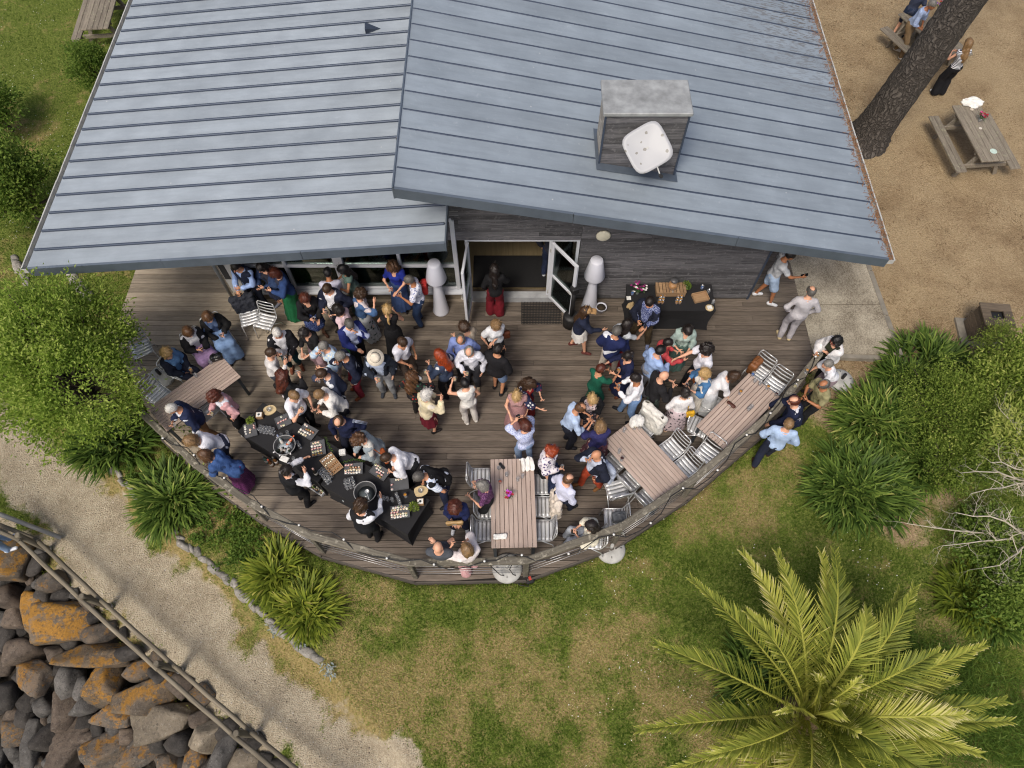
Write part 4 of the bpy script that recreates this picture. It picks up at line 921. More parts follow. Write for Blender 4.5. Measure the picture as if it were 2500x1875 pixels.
def bush(name, label, cat, base, center, rad, ncl, per, clr, ll, lw, mat, seed, r0=.04, every=7, group=None, up=.6, shell=.45, tintb=0.0, lump=.25):
    rs = np.random.RandomState(seed); V, F, t, cc = crown(center, rad, ncl, per, clr, ll, lw, rs, up, shell, lump, tintb)
    o = thing(name, label, cat, base, 0, group); b = np.array(base)
    me = mesh_np('crown', V-b, F, [mat], smooth=False); fattr(me, 'tint', t); f = link('crown', me, o)
    mb = MB(); mb.tube([(0, 0, -.1), Vector((0, 0, .15)), (Vector(center)-Vector(base))*.45], [r0*1.5, r0*1.2, r0*.9], 8); mb.build('trunk', BARK, o)
    lb = limbs((Vector(center)-Vector(base))*.42, cc-b, rs, r0*.8, every); lb.build('limbs', BARK, o)
    return o
# the tree at the west corner of the deck
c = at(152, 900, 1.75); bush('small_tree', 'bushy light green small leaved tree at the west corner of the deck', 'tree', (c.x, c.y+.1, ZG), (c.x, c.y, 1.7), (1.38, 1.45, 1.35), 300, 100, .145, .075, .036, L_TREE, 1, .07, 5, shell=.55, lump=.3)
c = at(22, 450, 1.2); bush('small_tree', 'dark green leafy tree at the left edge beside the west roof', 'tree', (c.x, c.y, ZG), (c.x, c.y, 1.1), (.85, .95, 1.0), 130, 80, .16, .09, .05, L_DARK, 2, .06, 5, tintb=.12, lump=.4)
c = at(-15, 262, .6); bush('shrub', 'round green shrub at the left edge furthest up the lawn', 'shrub', (c.x, c.y, ZG), (c.x, c.y, .5), (.5, .6, .6), 60, 70, .16, .08, .045, L_DARK, 3, .04, 5)
c = at(225, 165, .5); bush('shrub', 'small green shrub tucked under the west roof edge near the picnic table', 'shrub', (c.x, c.y, ZG), (c.x, c.y, .5), (.42, .6, .5), 70, 70, .12, .07, .04, L_DARK, 4, .03, 5)
# shrubs of the right hand bed
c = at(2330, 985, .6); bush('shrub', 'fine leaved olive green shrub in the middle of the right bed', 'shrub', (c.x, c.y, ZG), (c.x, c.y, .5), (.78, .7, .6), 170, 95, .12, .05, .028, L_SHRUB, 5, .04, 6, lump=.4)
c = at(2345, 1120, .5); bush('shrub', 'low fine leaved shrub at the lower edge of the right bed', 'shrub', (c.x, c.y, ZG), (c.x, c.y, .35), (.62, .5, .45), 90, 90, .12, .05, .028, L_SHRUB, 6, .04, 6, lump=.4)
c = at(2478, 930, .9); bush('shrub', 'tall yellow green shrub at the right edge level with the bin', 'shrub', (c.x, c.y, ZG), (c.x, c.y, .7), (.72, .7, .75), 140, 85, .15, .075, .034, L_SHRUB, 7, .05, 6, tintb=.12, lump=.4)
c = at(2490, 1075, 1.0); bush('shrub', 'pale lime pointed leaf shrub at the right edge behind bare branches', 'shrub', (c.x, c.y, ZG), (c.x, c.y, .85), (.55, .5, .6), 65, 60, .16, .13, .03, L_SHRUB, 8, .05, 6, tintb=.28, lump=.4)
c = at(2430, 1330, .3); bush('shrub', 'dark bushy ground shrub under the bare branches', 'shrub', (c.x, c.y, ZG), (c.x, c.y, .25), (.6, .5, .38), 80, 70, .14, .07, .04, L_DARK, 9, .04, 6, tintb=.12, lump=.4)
c = at(2470, 1450, .3); bush('shrub', 'dense mid green shrub right of the palm tips', 'shrub', (c.x, c.y, ZG), (c.x, c.y, .2), (.5, .42, .34), 65, 70, .14, .07, .045, L_DARK, 10, .04, 6, tintb=.18, lump=.4)
c = at(2415, 850, .4); bush('sapling', 'feathery bright green sapling in front of the wooden bin', 'sapling', (c.x, c.y, ZG), (c.x, c.y, .5), (.28, .28, .65), 60, 60, .09, .05, .012, L_SHRUB, 11, .015, 4, up=1.2, tintb=.2)
# strap leaved agapanthus clumps
def agapanthus(label, px, py, rx, ry, n, ll, mat, seed, tb=0.0, lean=(0, 0)):
    n = int(n*1.6)
    rs = np.random.RandomState(seed); b = at(px, py, ZG); base = np.array([b.x, b.y, gz1(b.x, b.y)])
    fans = rs.uniform(-1, 1, size=(max(8, n//16), 2)); fans = fans[np.hypot(fans[:, 0], fans[:, 1]) < 1]
    k = rs.randint(0, len(fans), n); root = np.stack([fans[k, 0]*rx, fans[k, 1]*ry, np.zeros(n)], 1)+rs.normal(size=(n, 3))*[.03, .03, 0]
    az = np.arctan2(fans[k, 1]*1.1+rs.normal(size=n)*.65, fans[k, 0]*1.1+rs.normal(size=n)*.65); dx, dy = np.cos(az)+lean[0], np.sin(az)+lean[1]
    rad_ = np.hypot(fans[k, 0], fans[k, 1]); L_ = ll*.80*rs.uniform(.65, 1.15, n); w_ = rs.uniform(.034, .052, n); el = np.clip(1.35-.75*rad_+rs.normal(size=n)*.18, .25, 1.5); droop = rs.uniform(.5, 1.5, n)
    S = 7; V = np.zeros((n, S, 2, 3)); p = root.copy(); sx, sy = -np.sin(az), np.cos(az)
    for s in range(S):
        t = s/(S-1); wv = w_*(1-.15*t)*np.sqrt(max(0.02, 1-t**3)) if s < S-1 else w_*.08
        side = np.stack([sx*wv/2, sy*wv/2, np.zeros(n)], 1); V[:, s, 0] = p-side; V[:, s, 1] = p+side
        e = el-droop*t**1.4; st = L_/(S-1); p = p+np.stack([dx*np.cos(e)*st, dy*np.cos(e)*st, np.sin(e)*st], 1); p[:, 2] = np.maximum(p[:, 2], .015)
    idx = np.arange(n*S*2).reshape(n, S, 2); F = np.stack([idx[:, :-1, 0], idx[:, :-1, 1], idx[:, 1:, 1], idx[:, 1:, 0]], -1).reshape(-1, 4)
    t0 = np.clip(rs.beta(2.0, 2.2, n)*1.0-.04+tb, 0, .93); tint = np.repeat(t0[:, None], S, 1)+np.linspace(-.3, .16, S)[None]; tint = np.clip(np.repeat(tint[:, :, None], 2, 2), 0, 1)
    o = thing('agapanthus', label, 'plant', base, 0, 'agapanthus clumps'); me = mesh_np('leaves', V.reshape(-1, 3), F, [mat]); fattr(me, 'tint', tint.ravel()); f = link('leaves', me, o); f['kind'] = 'stuff'; return o
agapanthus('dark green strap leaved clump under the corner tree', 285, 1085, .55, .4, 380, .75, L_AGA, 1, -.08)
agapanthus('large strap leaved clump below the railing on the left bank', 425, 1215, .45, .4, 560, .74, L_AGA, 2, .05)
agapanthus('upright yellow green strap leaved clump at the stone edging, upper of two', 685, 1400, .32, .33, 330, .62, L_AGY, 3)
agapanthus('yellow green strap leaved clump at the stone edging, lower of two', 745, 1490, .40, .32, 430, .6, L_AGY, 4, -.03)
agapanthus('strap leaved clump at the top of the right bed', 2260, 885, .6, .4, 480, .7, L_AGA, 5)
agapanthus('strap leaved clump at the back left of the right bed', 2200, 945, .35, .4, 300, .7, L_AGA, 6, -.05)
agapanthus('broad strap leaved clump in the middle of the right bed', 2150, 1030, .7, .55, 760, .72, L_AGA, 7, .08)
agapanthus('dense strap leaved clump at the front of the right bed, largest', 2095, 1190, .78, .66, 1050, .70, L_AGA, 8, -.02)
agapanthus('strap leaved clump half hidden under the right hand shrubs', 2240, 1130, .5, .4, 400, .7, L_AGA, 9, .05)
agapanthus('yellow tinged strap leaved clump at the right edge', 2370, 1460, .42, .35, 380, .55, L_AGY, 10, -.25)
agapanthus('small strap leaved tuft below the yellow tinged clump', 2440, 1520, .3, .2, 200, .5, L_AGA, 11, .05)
# leafless branching shrub at the right edge
def reach_bush(label, bpx, tips, seed):
    rs = random.Random(seed); b0 = at(*bpx, ZG); mb = MB()
    def twig(p, d, l, r, dep):
        pts = [p]; q = p; rad = [r]
        for i in range(5): d = (d+Vector((rs.gauss(0, .25), rs.gauss(0, .25), rs.gauss(0, .15)))).normalized(); q = q+d*l/5; pts.append(q); rad.append(r*(1-.15*(i+1)))
        mb.tube(pts, rad, 5, cap=False)
        if dep:
            for k in range(rs.choice((2, 3, 3))): j = rs.choice((2, 3, 4, 5)); twig(pts[j], (d+Vector((rs.gauss(0, .8), rs.gauss(0, .8), rs.gauss(.1, .4)))).normalized(), l*rs.uniform(.5, .8), rad[j]*.7, dep-1)
    for (px, py, z) in tips:
        e = at(px, py, z)-b0; st = Vector((rs.uniform(-.08, .08), rs.uniform(-.08, .08), 0)); c1 = Vector((e.x*.15, e.y*.15, z*.75)); P_ = []; n = 9
        for i in range(n+1): t = i/n; P_.append(st*(1-t)**2+c1*2*t*(1-t)+e*t*t+Vector((rs.gauss(0, .025), rs.gauss(0, .025), rs.gauss(0, .02)))*(1 if 0 < i else 0))
        rr = [.026*(1-t_/n)+.006 for t_ in range(n+1)]; mb.tube(P_, rr, 6, cap=False)
        for i in range(2, n+1):
            for k in range(2): twig(P_[i], (e.normalized()+Vector((rs.gauss(0, .7), rs.gauss(0, .7), rs.gauss(.1, .35)))).normalized(), rs.uniform(.22, .5), rr[i]*.6, 2 if i > 3 else 1)
    o = thing('bare_shrub', label, 'bare shrub', (b0.x, b0.y, ZG)); mb.build('branches', M('pale_dead_twig', (.50, .45, .35), .9, .3, 12, .3, 40), o)
reach_bush('pale leafless branching shrub reaching over the right bed, lower one', (2510, 1330), [(2215, 1285, .9), (2300, 1330, 1.1), (2400, 1390, 1.2), (2330, 1250, 1.3)], 5)
reach_bush('pale leafless branching shrub reaching over the right bed, upper one', (2520, 1210), [(2340, 1150, 1.4), (2420, 1130, 1.5), (2370, 1200, 1.6), (2440, 1000, 1.5)], 8)
# ---- palm
pc = at(1975, 1745, .75); palm = thing('palm_tree', 'short palm with long arching yellow green fronds in the lower right', 'palm tree', (pc.x, pc.y, ZG))
mb = MB(); rs_ = random.Random(2); mb.lathe([(.30, 0), (.33, .2), (.30, .45), (.26, .7), (.18, .9), (.05, 1.0)], n=18); mb.build('trunk', M('palm_trunk', (.13, .085, .045), .95, .5, 14, 1, 18, bdist=.05), palm)
RACH = M('palm_rachis', (.30, .28, .06), .5, .2, 6, 0)
def frond(tip, arch, seed, width=.42, nl=70, tb=0.0, young=False):
    rs = np.random.RandomState(seed); b0 = np.array([pc.x, pc.y, ZG+.85]); tip = np.array(tip); d = tip-b0; d[2] = 0
    st = b0+d*.04; ctrl = (st+tip)/2; ctrl[2] = max(st[2], tip[2])+arch; ctrl[:2] = (st+(tip-st)*.42)[:2]+rs.normal(size=2)*.08
    T = np.linspace(0, 1, 26); C = ((1-T)**2)[:, None]*st+(2*T*(1-T))[:, None]*ctrl+(T**2)[:, None]*tip
    o_ = np.array(wm(palm).translation)
    mb = MB(); mb.tube([Vector(p-o_) for p in C], list(.030*(1-T)+.004), 6, up=(0, 0, 1))
    tt = np.sort(np.clip(np.linspace(.10, .995, nl)+rs.normal(size=nl)*.006, .08, .998)); P = np.stack([np.interp(tt, T, C[:, i]) for i in range(3)], 1); G = np.gradient(P, axis=0); G /= np.linalg.norm(G, axis=1)[:, None]
    side = np.cross(G, [0, 0, 1.]); side /= np.linalg.norm(side, axis=1)[:, None]; nrm = np.cross(side, G)
    prof = np.minimum(1, tt/.22+.25)*np.clip((1.06-tt)/.55, .3, 1); tilt = rs.uniform(.35, 1.15)
    Vs, Fs, Ts = [], [], []; nb_ = 0
    for s in (-1, 1):
        ln = width*prof*rs.uniform(.8, 1.12, nl); fw = 1.0+1.0*tt**1.5+rs.normal(size=nl)*.22
        D = s*side*1.0+G*fw[:, None]+nrm*(tilt+rs.normal(size=nl)*.22)[:, None]; D /= np.linalg.norm(D, axis=1)[:, None]
        w_ = .0215*rs.uniform(.7, 1.15, nl); wv = np.cross(D, nrm); wv /= np.linalg.norm(wv, axis=1)[:, None]
        mid = P+D*ln[:, None]*.5; end = P+D*ln[:, None]*(1.0)-np.array([0, 0, 1])*(ln*.14)[:, None]
        V = np.stack([P-wv*w_[:, None]*.3, P+wv*w_[:, None]*.3, mid+wv*w_[:, None]*.5, mid-wv*w_[:, None]*.5, end+wv*w_[:, None]*.1, end-wv*w_[:, None]*.1], 1).reshape(-1, 3)
        q = np.arange(nl)*6; F = np.concatenate([np.stack([q, q+1, q+2, q+3], 1), np.stack([q+3, q+2, q+4, q+5], 1)])+nb_
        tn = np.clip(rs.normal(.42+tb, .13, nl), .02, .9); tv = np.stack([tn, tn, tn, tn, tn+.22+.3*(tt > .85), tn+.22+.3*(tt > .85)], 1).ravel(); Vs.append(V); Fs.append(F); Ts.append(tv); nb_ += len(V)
    V = np.concatenate(Vs)-o_; F = np.concatenate(Fs); nv = len(V)
    rv = np.array(mb.v); rf = [f for f in mb.f if len(f) == 4]; V2 = np.concatenate([V, rv]); F2 = np.concatenate([F, np.array(rf)+nv]); tv = np.concatenate(Ts+[np.full(len(rv), .78)])
    me = mesh_np('frond', V2, F2, [L_PALM], smooth=False); fattr(me, 'tint', np.clip(tv, 0, 1)); return link('frond', me, palm)
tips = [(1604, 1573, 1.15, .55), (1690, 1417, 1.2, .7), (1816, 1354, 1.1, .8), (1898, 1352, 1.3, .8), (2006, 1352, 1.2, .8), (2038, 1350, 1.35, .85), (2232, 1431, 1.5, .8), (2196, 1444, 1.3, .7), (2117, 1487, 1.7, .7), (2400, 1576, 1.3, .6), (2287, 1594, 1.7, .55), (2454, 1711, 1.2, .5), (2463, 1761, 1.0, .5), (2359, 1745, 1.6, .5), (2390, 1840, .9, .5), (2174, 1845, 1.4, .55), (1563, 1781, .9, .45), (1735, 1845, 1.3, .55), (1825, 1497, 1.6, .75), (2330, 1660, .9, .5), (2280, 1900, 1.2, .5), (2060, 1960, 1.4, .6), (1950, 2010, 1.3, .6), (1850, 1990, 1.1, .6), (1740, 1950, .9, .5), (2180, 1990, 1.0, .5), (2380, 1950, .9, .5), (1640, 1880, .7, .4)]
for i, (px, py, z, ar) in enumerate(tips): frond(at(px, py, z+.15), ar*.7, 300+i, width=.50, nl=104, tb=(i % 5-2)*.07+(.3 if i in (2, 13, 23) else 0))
for i, (px, py, z) in enumerate(((2101, 1657, 2.0), (1990, 1650, 1.9), (2040, 1720, 2.2), (2090, 1790, 1.8), (1900, 1740, 1.8))): frond(at(px, py, z), .25, 400+i, width=.26, nl=60, tb=.22)
agapanthus('dark green strap leaved clump growing beneath the palm fronds, left', 1850, 1640, .5, .45, 360, .55, L_AGA, 21, -.12)
agapanthus('dark green strap leaved clump growing beneath the palm fronds, right', 2040, 1610, .5, .4, 330, .55, L_AGA, 22, -.1)
# ---- pine: trunk enters the frame, crown is above it
def pine():
    b = at(2112, 345, -.1); top_dir = Vector((.13, .05, 1)).normalized(); rs = np.random.RandomState(4); H = 11.5; nz, na = 150, 48
    z = np.linspace(0, 1, nz); V = np.zeros((nz, na, 3)); th = np.linspace(0, 2*np.pi, na, endpoint=False)
    for i, t in enumerate(z):
        r = .44*(1-.45*t)+.26*np.exp(-t*H/.28)*(1+.35*np.sin(3*th+1)+.2*np.sin(5*th)); c = np.array([b.x, b.y, b.z-.15])+np.array(top_dir)*t*H+np.array([.06*np.sin(t*5), .05*np.cos(t*4), 0])
        hgt = t*H
        ridge = np.abs(np.sin(th*9+2.2*np.sin(hgt*3.1+th*2)+1.3*np.sin(hgt*7)))*np.abs(np.sin(hgt*6.5+2*np.sin(th*5+hgt)))**.4
        r = r*(1-.035+.075*ridge)
        V[i, :, 0] = c[0]+np.cos(th)*r; V[i, :, 1] = c[1]+np.sin(th)*r; V[i, :, 2] = c[2]
    ix = np.arange(nz*na).reshape(nz, na); F = np.stack([ix[:-1], np.roll(ix, -1, 1)[:-1], np.roll(ix, -1, 1)[1:], ix[1:]], -1).reshape(-1, 4)
    o = thing('pine_tree', 'thick dark barked pine trunk leaning past the east roof', 'tree', (b.x, b.y, -.1))
    m, N, L, bs = base_mat('pine_bark'); geo = N.new('ShaderNodeNewGeometry'); mpn = N.new('ShaderNodeMapping'); mpn.inputs['Scale'].default_value = (1, 1, .38); nd0 = noise(N, L, geo.outputs['Position'], 2.4, 4, .6); va = N.new('ShaderNodeVectorMath'); va.operation = 'MULTIPLY_ADD'; L.new(nd0.outputs['Color'], va.inputs[0]); va.inputs[1].default_value = (.5, .5, .9); L.new(geo.outputs['Position'], va.inputs[2]); L.new(va.outputs[0], mpn.inputs[0])
    v = voro(N, L, mpn.outputs[0], 11, 'DISTANCE_TO_EDGE'); n1 = noise(N, L, mpn.outputs[0], 20, 6, .7)
    f = ramp(N, v.outputs[0], L, [(.0, (.012, .010, .008)), (.12, (.055, .045, .037)), (.4, (.13, .115, .10))]); c = mixc(N, L, .45, f.outputs[0], ramp(N, n1.outputs[0], L, [(.3, (.03, .025, .02)), (.7, (.15, .132, .115))]).outputs[0])
    L.new(c, bs.inputs['Base Color']); bs.inputs['Roughness'].default_value = .95; hh = mth(N, L, 'ADD', mth(N, L, 'MINIMUM', v.outputs[0], .25), mth(N, L, 'MULTIPLY', n1.outputs[0], .12)); bump(N, L, bs, hh, 1.0, .12)
    link('trunk', mesh_np('trunk', V.reshape(-1, 3)-np.array([b.x, b.y, -.1]), F, [m]), o)
    t = np.array([b.x, b.y, b.z])+np.array(top_dir)*11.2
    Vc, Fc, tc_, cc = crown((t[0]+.6, t[1]+1.2, t[2]+.3), (2.6, 2.4, 1.4), 130, 60, .3, .16, .014, rs, .8, .3)
    me = mesh_np('crown', Vc-np.array([b.x, b.y, -.1]), Fc, [L_DARK], smooth=False); fattr(me, 'tint', tc_); link('crown', me, o)
    lb = limbs(t-np.array([b.x, b.y, -.1])-np.array([0, 0, 1.2]), cc-np.array([b.x, b.y, -.1]), rs, .12, 9); lb.build('limbs', m, o)
pine()
# ---- grass blades and daisies (uncountable ground cover)
def grass():
    rs = np.random.RandomState(8); n = 560000
    # sample positions in the visible field, denser close to the camera
    px = rs.uniform(-80, 2580, n); py = rs.uniform(-40, 1960, n)
    u = (px-1250)/FPX; v = (937.5-py)/FPX; dz = -_sp+v*_cp; t = (ZG-CH)/dz; x = u*t; y = (_cp+v*_sp)*t
    keep = ~in_poly(x, y, [(p.x, p.y) for p in DECK]) & ~in_poly(x, y, [(p.x, p.y) for p in SLAB]) & ~((x > -6) & (x < 6.1) & (y > 8.9)); x, y = x[keep], y[keep]
    mp_, ms_, md, mb_ = ground_masks(x, y); pr = (1-np.clip(mp_*1.15, 0, 1))*(1-np.clip(ms_*1.04, 0, 1))*(1-mb_)*(1-.35*md)
    k = rs.random(len(x)) < pr; x, y, md = x[k], y[k], md[k]; z = ground_z(x, y); n = len(x)
    az = rs.uniform(0, 2*np.pi, n); hh = rs.uniform(.02, .055, n)*(1.15-.4*md); lean = rs.uniform(.3, 1.3, n)*hh; w_ = rs.uniform(.005, .009, n)
    B = np.stack([x, y, z], 1); S = np.stack([-np.sin(az)*w_, np.cos(az)*w_, np.zeros(n)], 1); T = B+np.stack([np.cos(az)*lean, np.sin(az)*lean, hh], 1)
    V = np.stack([B-S, B+S, T], 1).reshape(-1, 3); F = np.arange(3*n).reshape(n, 3)
    fine = fbm(x, y, 5, 3, 61); tint = np.clip(md*.72+(fine-.5)*.75+rs.normal(size=n)*.15+.02, 0, 1)
    m = leafmat('grass_blade', [(0, (.07, .125, .014)), (.35, (.165, .245, .034)), (.6, (.29, .33, .075)), (.85, (.46, .40, .19)), (1, (.60, .53, .30))], .4, .7)
    me = mesh_np('grass', V, F, [m], smooth=False); fattr(me, 'tint', np.repeat(tint, 3)); o = link('grass', me); tag(o, 'short worn lawn grass, green and straw coloured', 'grass', kind='stuff')
    # daisies
    nd = 5200; px = rs.uniform(1380, 2480, nd); py = rs.uniform(1000, 1875, nd); px2 = rs.uniform(0, 330, nd//2); py2 = rs.uniform(0, 620, nd//2); px = np.r_[px, px2]; py = np.r_[py, py2]
    u = (px-1250)/FPX; v = (937.5-py)/FPX; dz = -_sp+v*_cp; t = (ZG-CH)/dz; x = u*t; y = (_cp+v*_sp)*t
    dens = sst(.5, .66, fbm(x, y, .9, 3, 71)); mp_, ms_, md, mb_ = ground_masks(x, y); k = (rs.random(len(x)) < dens*(1-ms_)*(1-md*.5)*.3) & ~in_poly(x, y, [(p.x, p.y) for p in DECK]) & ~((x > -8.6) & (y > 8.9) & (x < 6.5))
    x, y = x[k], y[k]; z = ground_z(x, y)+.045; n = len(x); r = rs.uniform(.006, .011, n); a = np.linspace(0, 2*np.pi, 6, endpoint=False)
    V = np.stack([x[:, None]+r[:, None]*np.cos(a), y[:, None]+r[:, None]*np.sin(a), np.repeat(z[:, None], 6, 1)], -1).reshape(-1, 3)
    o = link('daisies', mesh_np('daisies', V, np.arange(6*n).reshape(n, 6), [M('daisy_white', (.75, .75, .68), .7, .05, 3, 0)], smooth=False)); tag(o, 'tiny white daisies dotted over the lawn', 'daisies', kind='stuff')
grass()
# leafy weeds on the bank between edging and railing, silver plants, grass clump under the palm
def weeds(name, label, spots, ll, lw, per, mat, seed, up=.9, spread=.16):
    rs = np.random.RandomState(seed); Cs = []
    for (px, py, r, n) in spots:
        c = at(px, py, ZG); a = rs.uniform(0, 6.28, n); rr = r*np.sqrt(rs.random(n)); x = c.x+rr*np.cos(a); y = c.y+rr*np.sin(a); Cs.append(np.stack([x, y, ground_z(x, y)+.03], 1))
    C = np.concatenate(Cs); k = np.repeat(np.arange(len(C)), per); n = len(k); D = rs.normal(size=(n, 3)); D[:, 2] = np.abs(D[:, 2])*.6+.15; P = C[k]+rs.normal(size=(n, 3))*[spread*.25, spread*.25, 0]+np.abs(rs.normal(size=(n, 1)))*[0, 0, .05]
    V, F = leaf_cards(P, D, rs.normal(size=(n, 3))*.4+[0, 0, up], ll*rs.uniform(.6, 1.3, n), lw*rs.uniform(.7, 1.2, n)); me = mesh_np(name, V, F, [mat], smooth=False); fattr(me, 'tint', np.repeat(np.clip(rs.normal(.5, .2, n), 0, 1), 4)); tag(link(name, me), label, 'weeds', kind='stuff')
weeds('ground_cover', 'leafy green weeds covering the bank below the railing', [(520, 1270, .55, 60), (590, 1320, .6, 70), (470, 1150, .35, 30), (640, 1350, .35, 25), (340, 1150, .3, 25), (440, 1060, .3, 25)], .07, .04, 16, L_DARK, 3)
weeds('long_grass', 'long green grass at the foot of the palm', [(2290, 1640, .6, 160), (2400, 1700, .7, 220), (2350, 1780, .6, 180), (2200, 1600, .4, 80), (2440, 1790, .5, 150)], .22, .012, 9, L_DARK, 4, .3, .2)
weeds('silver_plant', 'silvery grey felted leaves growing over the stone edging', [(668, 1540, .08, 5), (742, 1565, .12, 8), (800, 1640, .12, 7)], .08, .026, 8, L_SILV, 6, .9, .12)

def litter():
    rs = np.random.RandomState(18); n = 16000; px = rs.uniform(1960, 2560, n); py = rs.uniform(-60, 1000, n); u = (px-1250)/FPX; v = (937.5-py)/FPX; dz = -_sp+v*_cp; t = (ZG-CH)/dz; x = u*t; y = (_cp+v*_sp)*t
    mp_, ms_, md, mb_ = ground_masks(x, y); d = sst(.38, .62, fbm(x, y, .8, 4, 91))+.8*np.exp(-((x-6.6)/.5)**2); k = (ms_ > .5) & (rs.random(n) < d) & ~in_poly(x, y, [(p.x, p.y) for p in SLAB]); x, y = x[k], y[k]; n = len(x); z = ground_z(x, y)+.006
    a = rs.uniform(0, 6.28, n); l = rs.uniform(.02, .10, n)*rs.choice([1, 1, 1, 2.2], n); w_ = rs.uniform(.002, .006, n); D = np.stack([np.cos(a), np.sin(a), rs.uniform(0, .12, n)], 1); V, F = leaf_cards(np.stack([x, y, z], 1), D, np.tile([0, 0, 1.], (n, 1)), l, w_*2)
    me = mesh_np('needle_litter', V, F, [leafmat('litter', [(0, (.05, .025, .012)), (.6, (.16, .09, .045)), (1, (.34, .25, .15))], 0, .9)], smooth=False); fattr(me, 'tint', np.repeat(rs.random(n), 4)); tag(link('needle_litter', me), 'brown pine needles and twigs strewn over the sandy ground', 'litter', kind='stuff')
    # loose stones on the path
    n = 2600; px = rs.uniform(-60, 1000, n); py = rs.uniform(1000, 1900, n); u = (px-1250)/FPX; v = (937.5-py)/FPX; dz = -_sp+v*_cp; t = (ZP-CH)/dz; x = u*t; y = (_cp+v*_sp)*t; mp_, ms_, md, mb_ = ground_masks(x, y); k = (mp_ > .4) & (mb_ < .3); x, y = x[k], y[k]; n = len(x); z = ground_z(x, y); r = rs.uniform(.006, .02, n)
    V0, F0 = np.array([[1, 0, 0], [0, 1, 0], [-1, 0, 0], [0, -1, 0], [0, 0, .7]]), np.array([[0, 1, 4], [1, 2, 4], [2, 3, 4], [3, 0, 4]]); J = 1+rs.uniform(-.3, .3, (n, 5, 3)); V = (V0[None]*J)*r[:, None, None]+np.stack([x, y, z], 1)[:, None]; F = (F0[None]+5*np.arange(n)[:, None, None]).reshape(-1, 3)
    me = mesh_np('path_gravel', V.reshape(-1, 3), F, [leafmat('pebble', [(0, (.16, .13, .10)), (.6, (.36, .31, .24)), (1, (.6, .55, .47))], 0, .9)], smooth=False); fattr(me, 'tint', np.repeat(rs.random(n), 5)); tag(link('path_gravel', me), 'loose pale stones on the gravel path', 'gravel', kind='stuff')
litter()
# ================================================================== FURNITURE
ALU = M('brushed_aluminium', (.70, .71, .72), .38, .08, 6, .1, 80, metal=.35); CHROME = M('aluminium_tube', (.70, .71, .72), .28, .05, 6, 0, metal=.6)
def make_chair(label):
    t = thing('aluminium_chair', label, 'chair', (0, 0, 0), 0, 'aluminium terrace chairs'); W = .2
    # local +Y is where the chair faces; seat 0.44 high
    for s in (-1, 1):
        mb = MB(); mb.tube([(s*(W+.03), .24, .005), (s*(W+.015), .20, .43), (s*(W+.012), .16, .445), (s*(W+.012), -.14, .435), (s*(W+.012), -.185, .47), (s*(W+.01), -.25, .78), (s*(W-.03), -.262, .825)], .0125, 8); mb.build('side_frame', CHROME, t)
        mb = MB(); mb.tube([(s*(W+.012), .02, .43), (s*(W+.02), -.2, .2), (s*(W+.03), -.27, .005)], .0125, 8); mb.build('leg', CHROME, t)
    mb = MB(); mb.tube([(-W+.03, -.262, .825), (W-.03, -.262, .825)], .0125, 8); mb.build('back_rail', CHROME, t)
    mb = MB(); mb.tube([(-W-.012, .195, .435), (W+.012, .195, .435)], .0125, 8); mb.build('front_rail', CHROME, t)
    def slat(y, z, tilt, wd=.074):
        mb = MB(); n = 6; V = []
        for i in range(n+1):
            x = -W+2*W*i/n; sag = -.018*(1-(2*i/n-1)**2)
            for j, (dy, dz) in enumerate(((-wd/2, 0), (wd/2, 0), (wd/2, .007), (-wd/2, .007))):
                V.append((x, y+dy*math.cos(tilt)-(dz+sag)*math.sin(tilt)*(1 if tilt > .8 else 0), z+dy*math.sin(tilt)+dz*math.cos(tilt)+(sag if tilt < .8 else 0)))
        F = [(i*4+j, (i+1)*4+j, (i+1)*4+(j+1) % 4, i*4+(j+1) % 4) for i in range(n) for j in range(4)]+[(0, 1, 2, 3), (n*4+3, n*4+2, n*4+1, n*4)]
        mb.add(V, F, 0, True); return mb.build('slat', ALU, t)
    for k in range(4): slat(.155-k*.083, .448, 0)
    slat(-.165, .462, -.5, .05)
    for k in range(3): slat(-.205-.021*k, .56+k*.088, 1.33)
    return t
chair0 = make_chair('x'); _cu = [False]
def chair(px, py, ang, label, z=.45):
    p = at(px, py, z); o = chair0 if not _cu[0] else copy_tree(chair0); _cu[0] = True
    o.location = (p.x, p.y, 0); o.rotation_euler = (0, 0, R(ang-90)); o['label'] = label; o.scale = (.9, .9, .97); return o
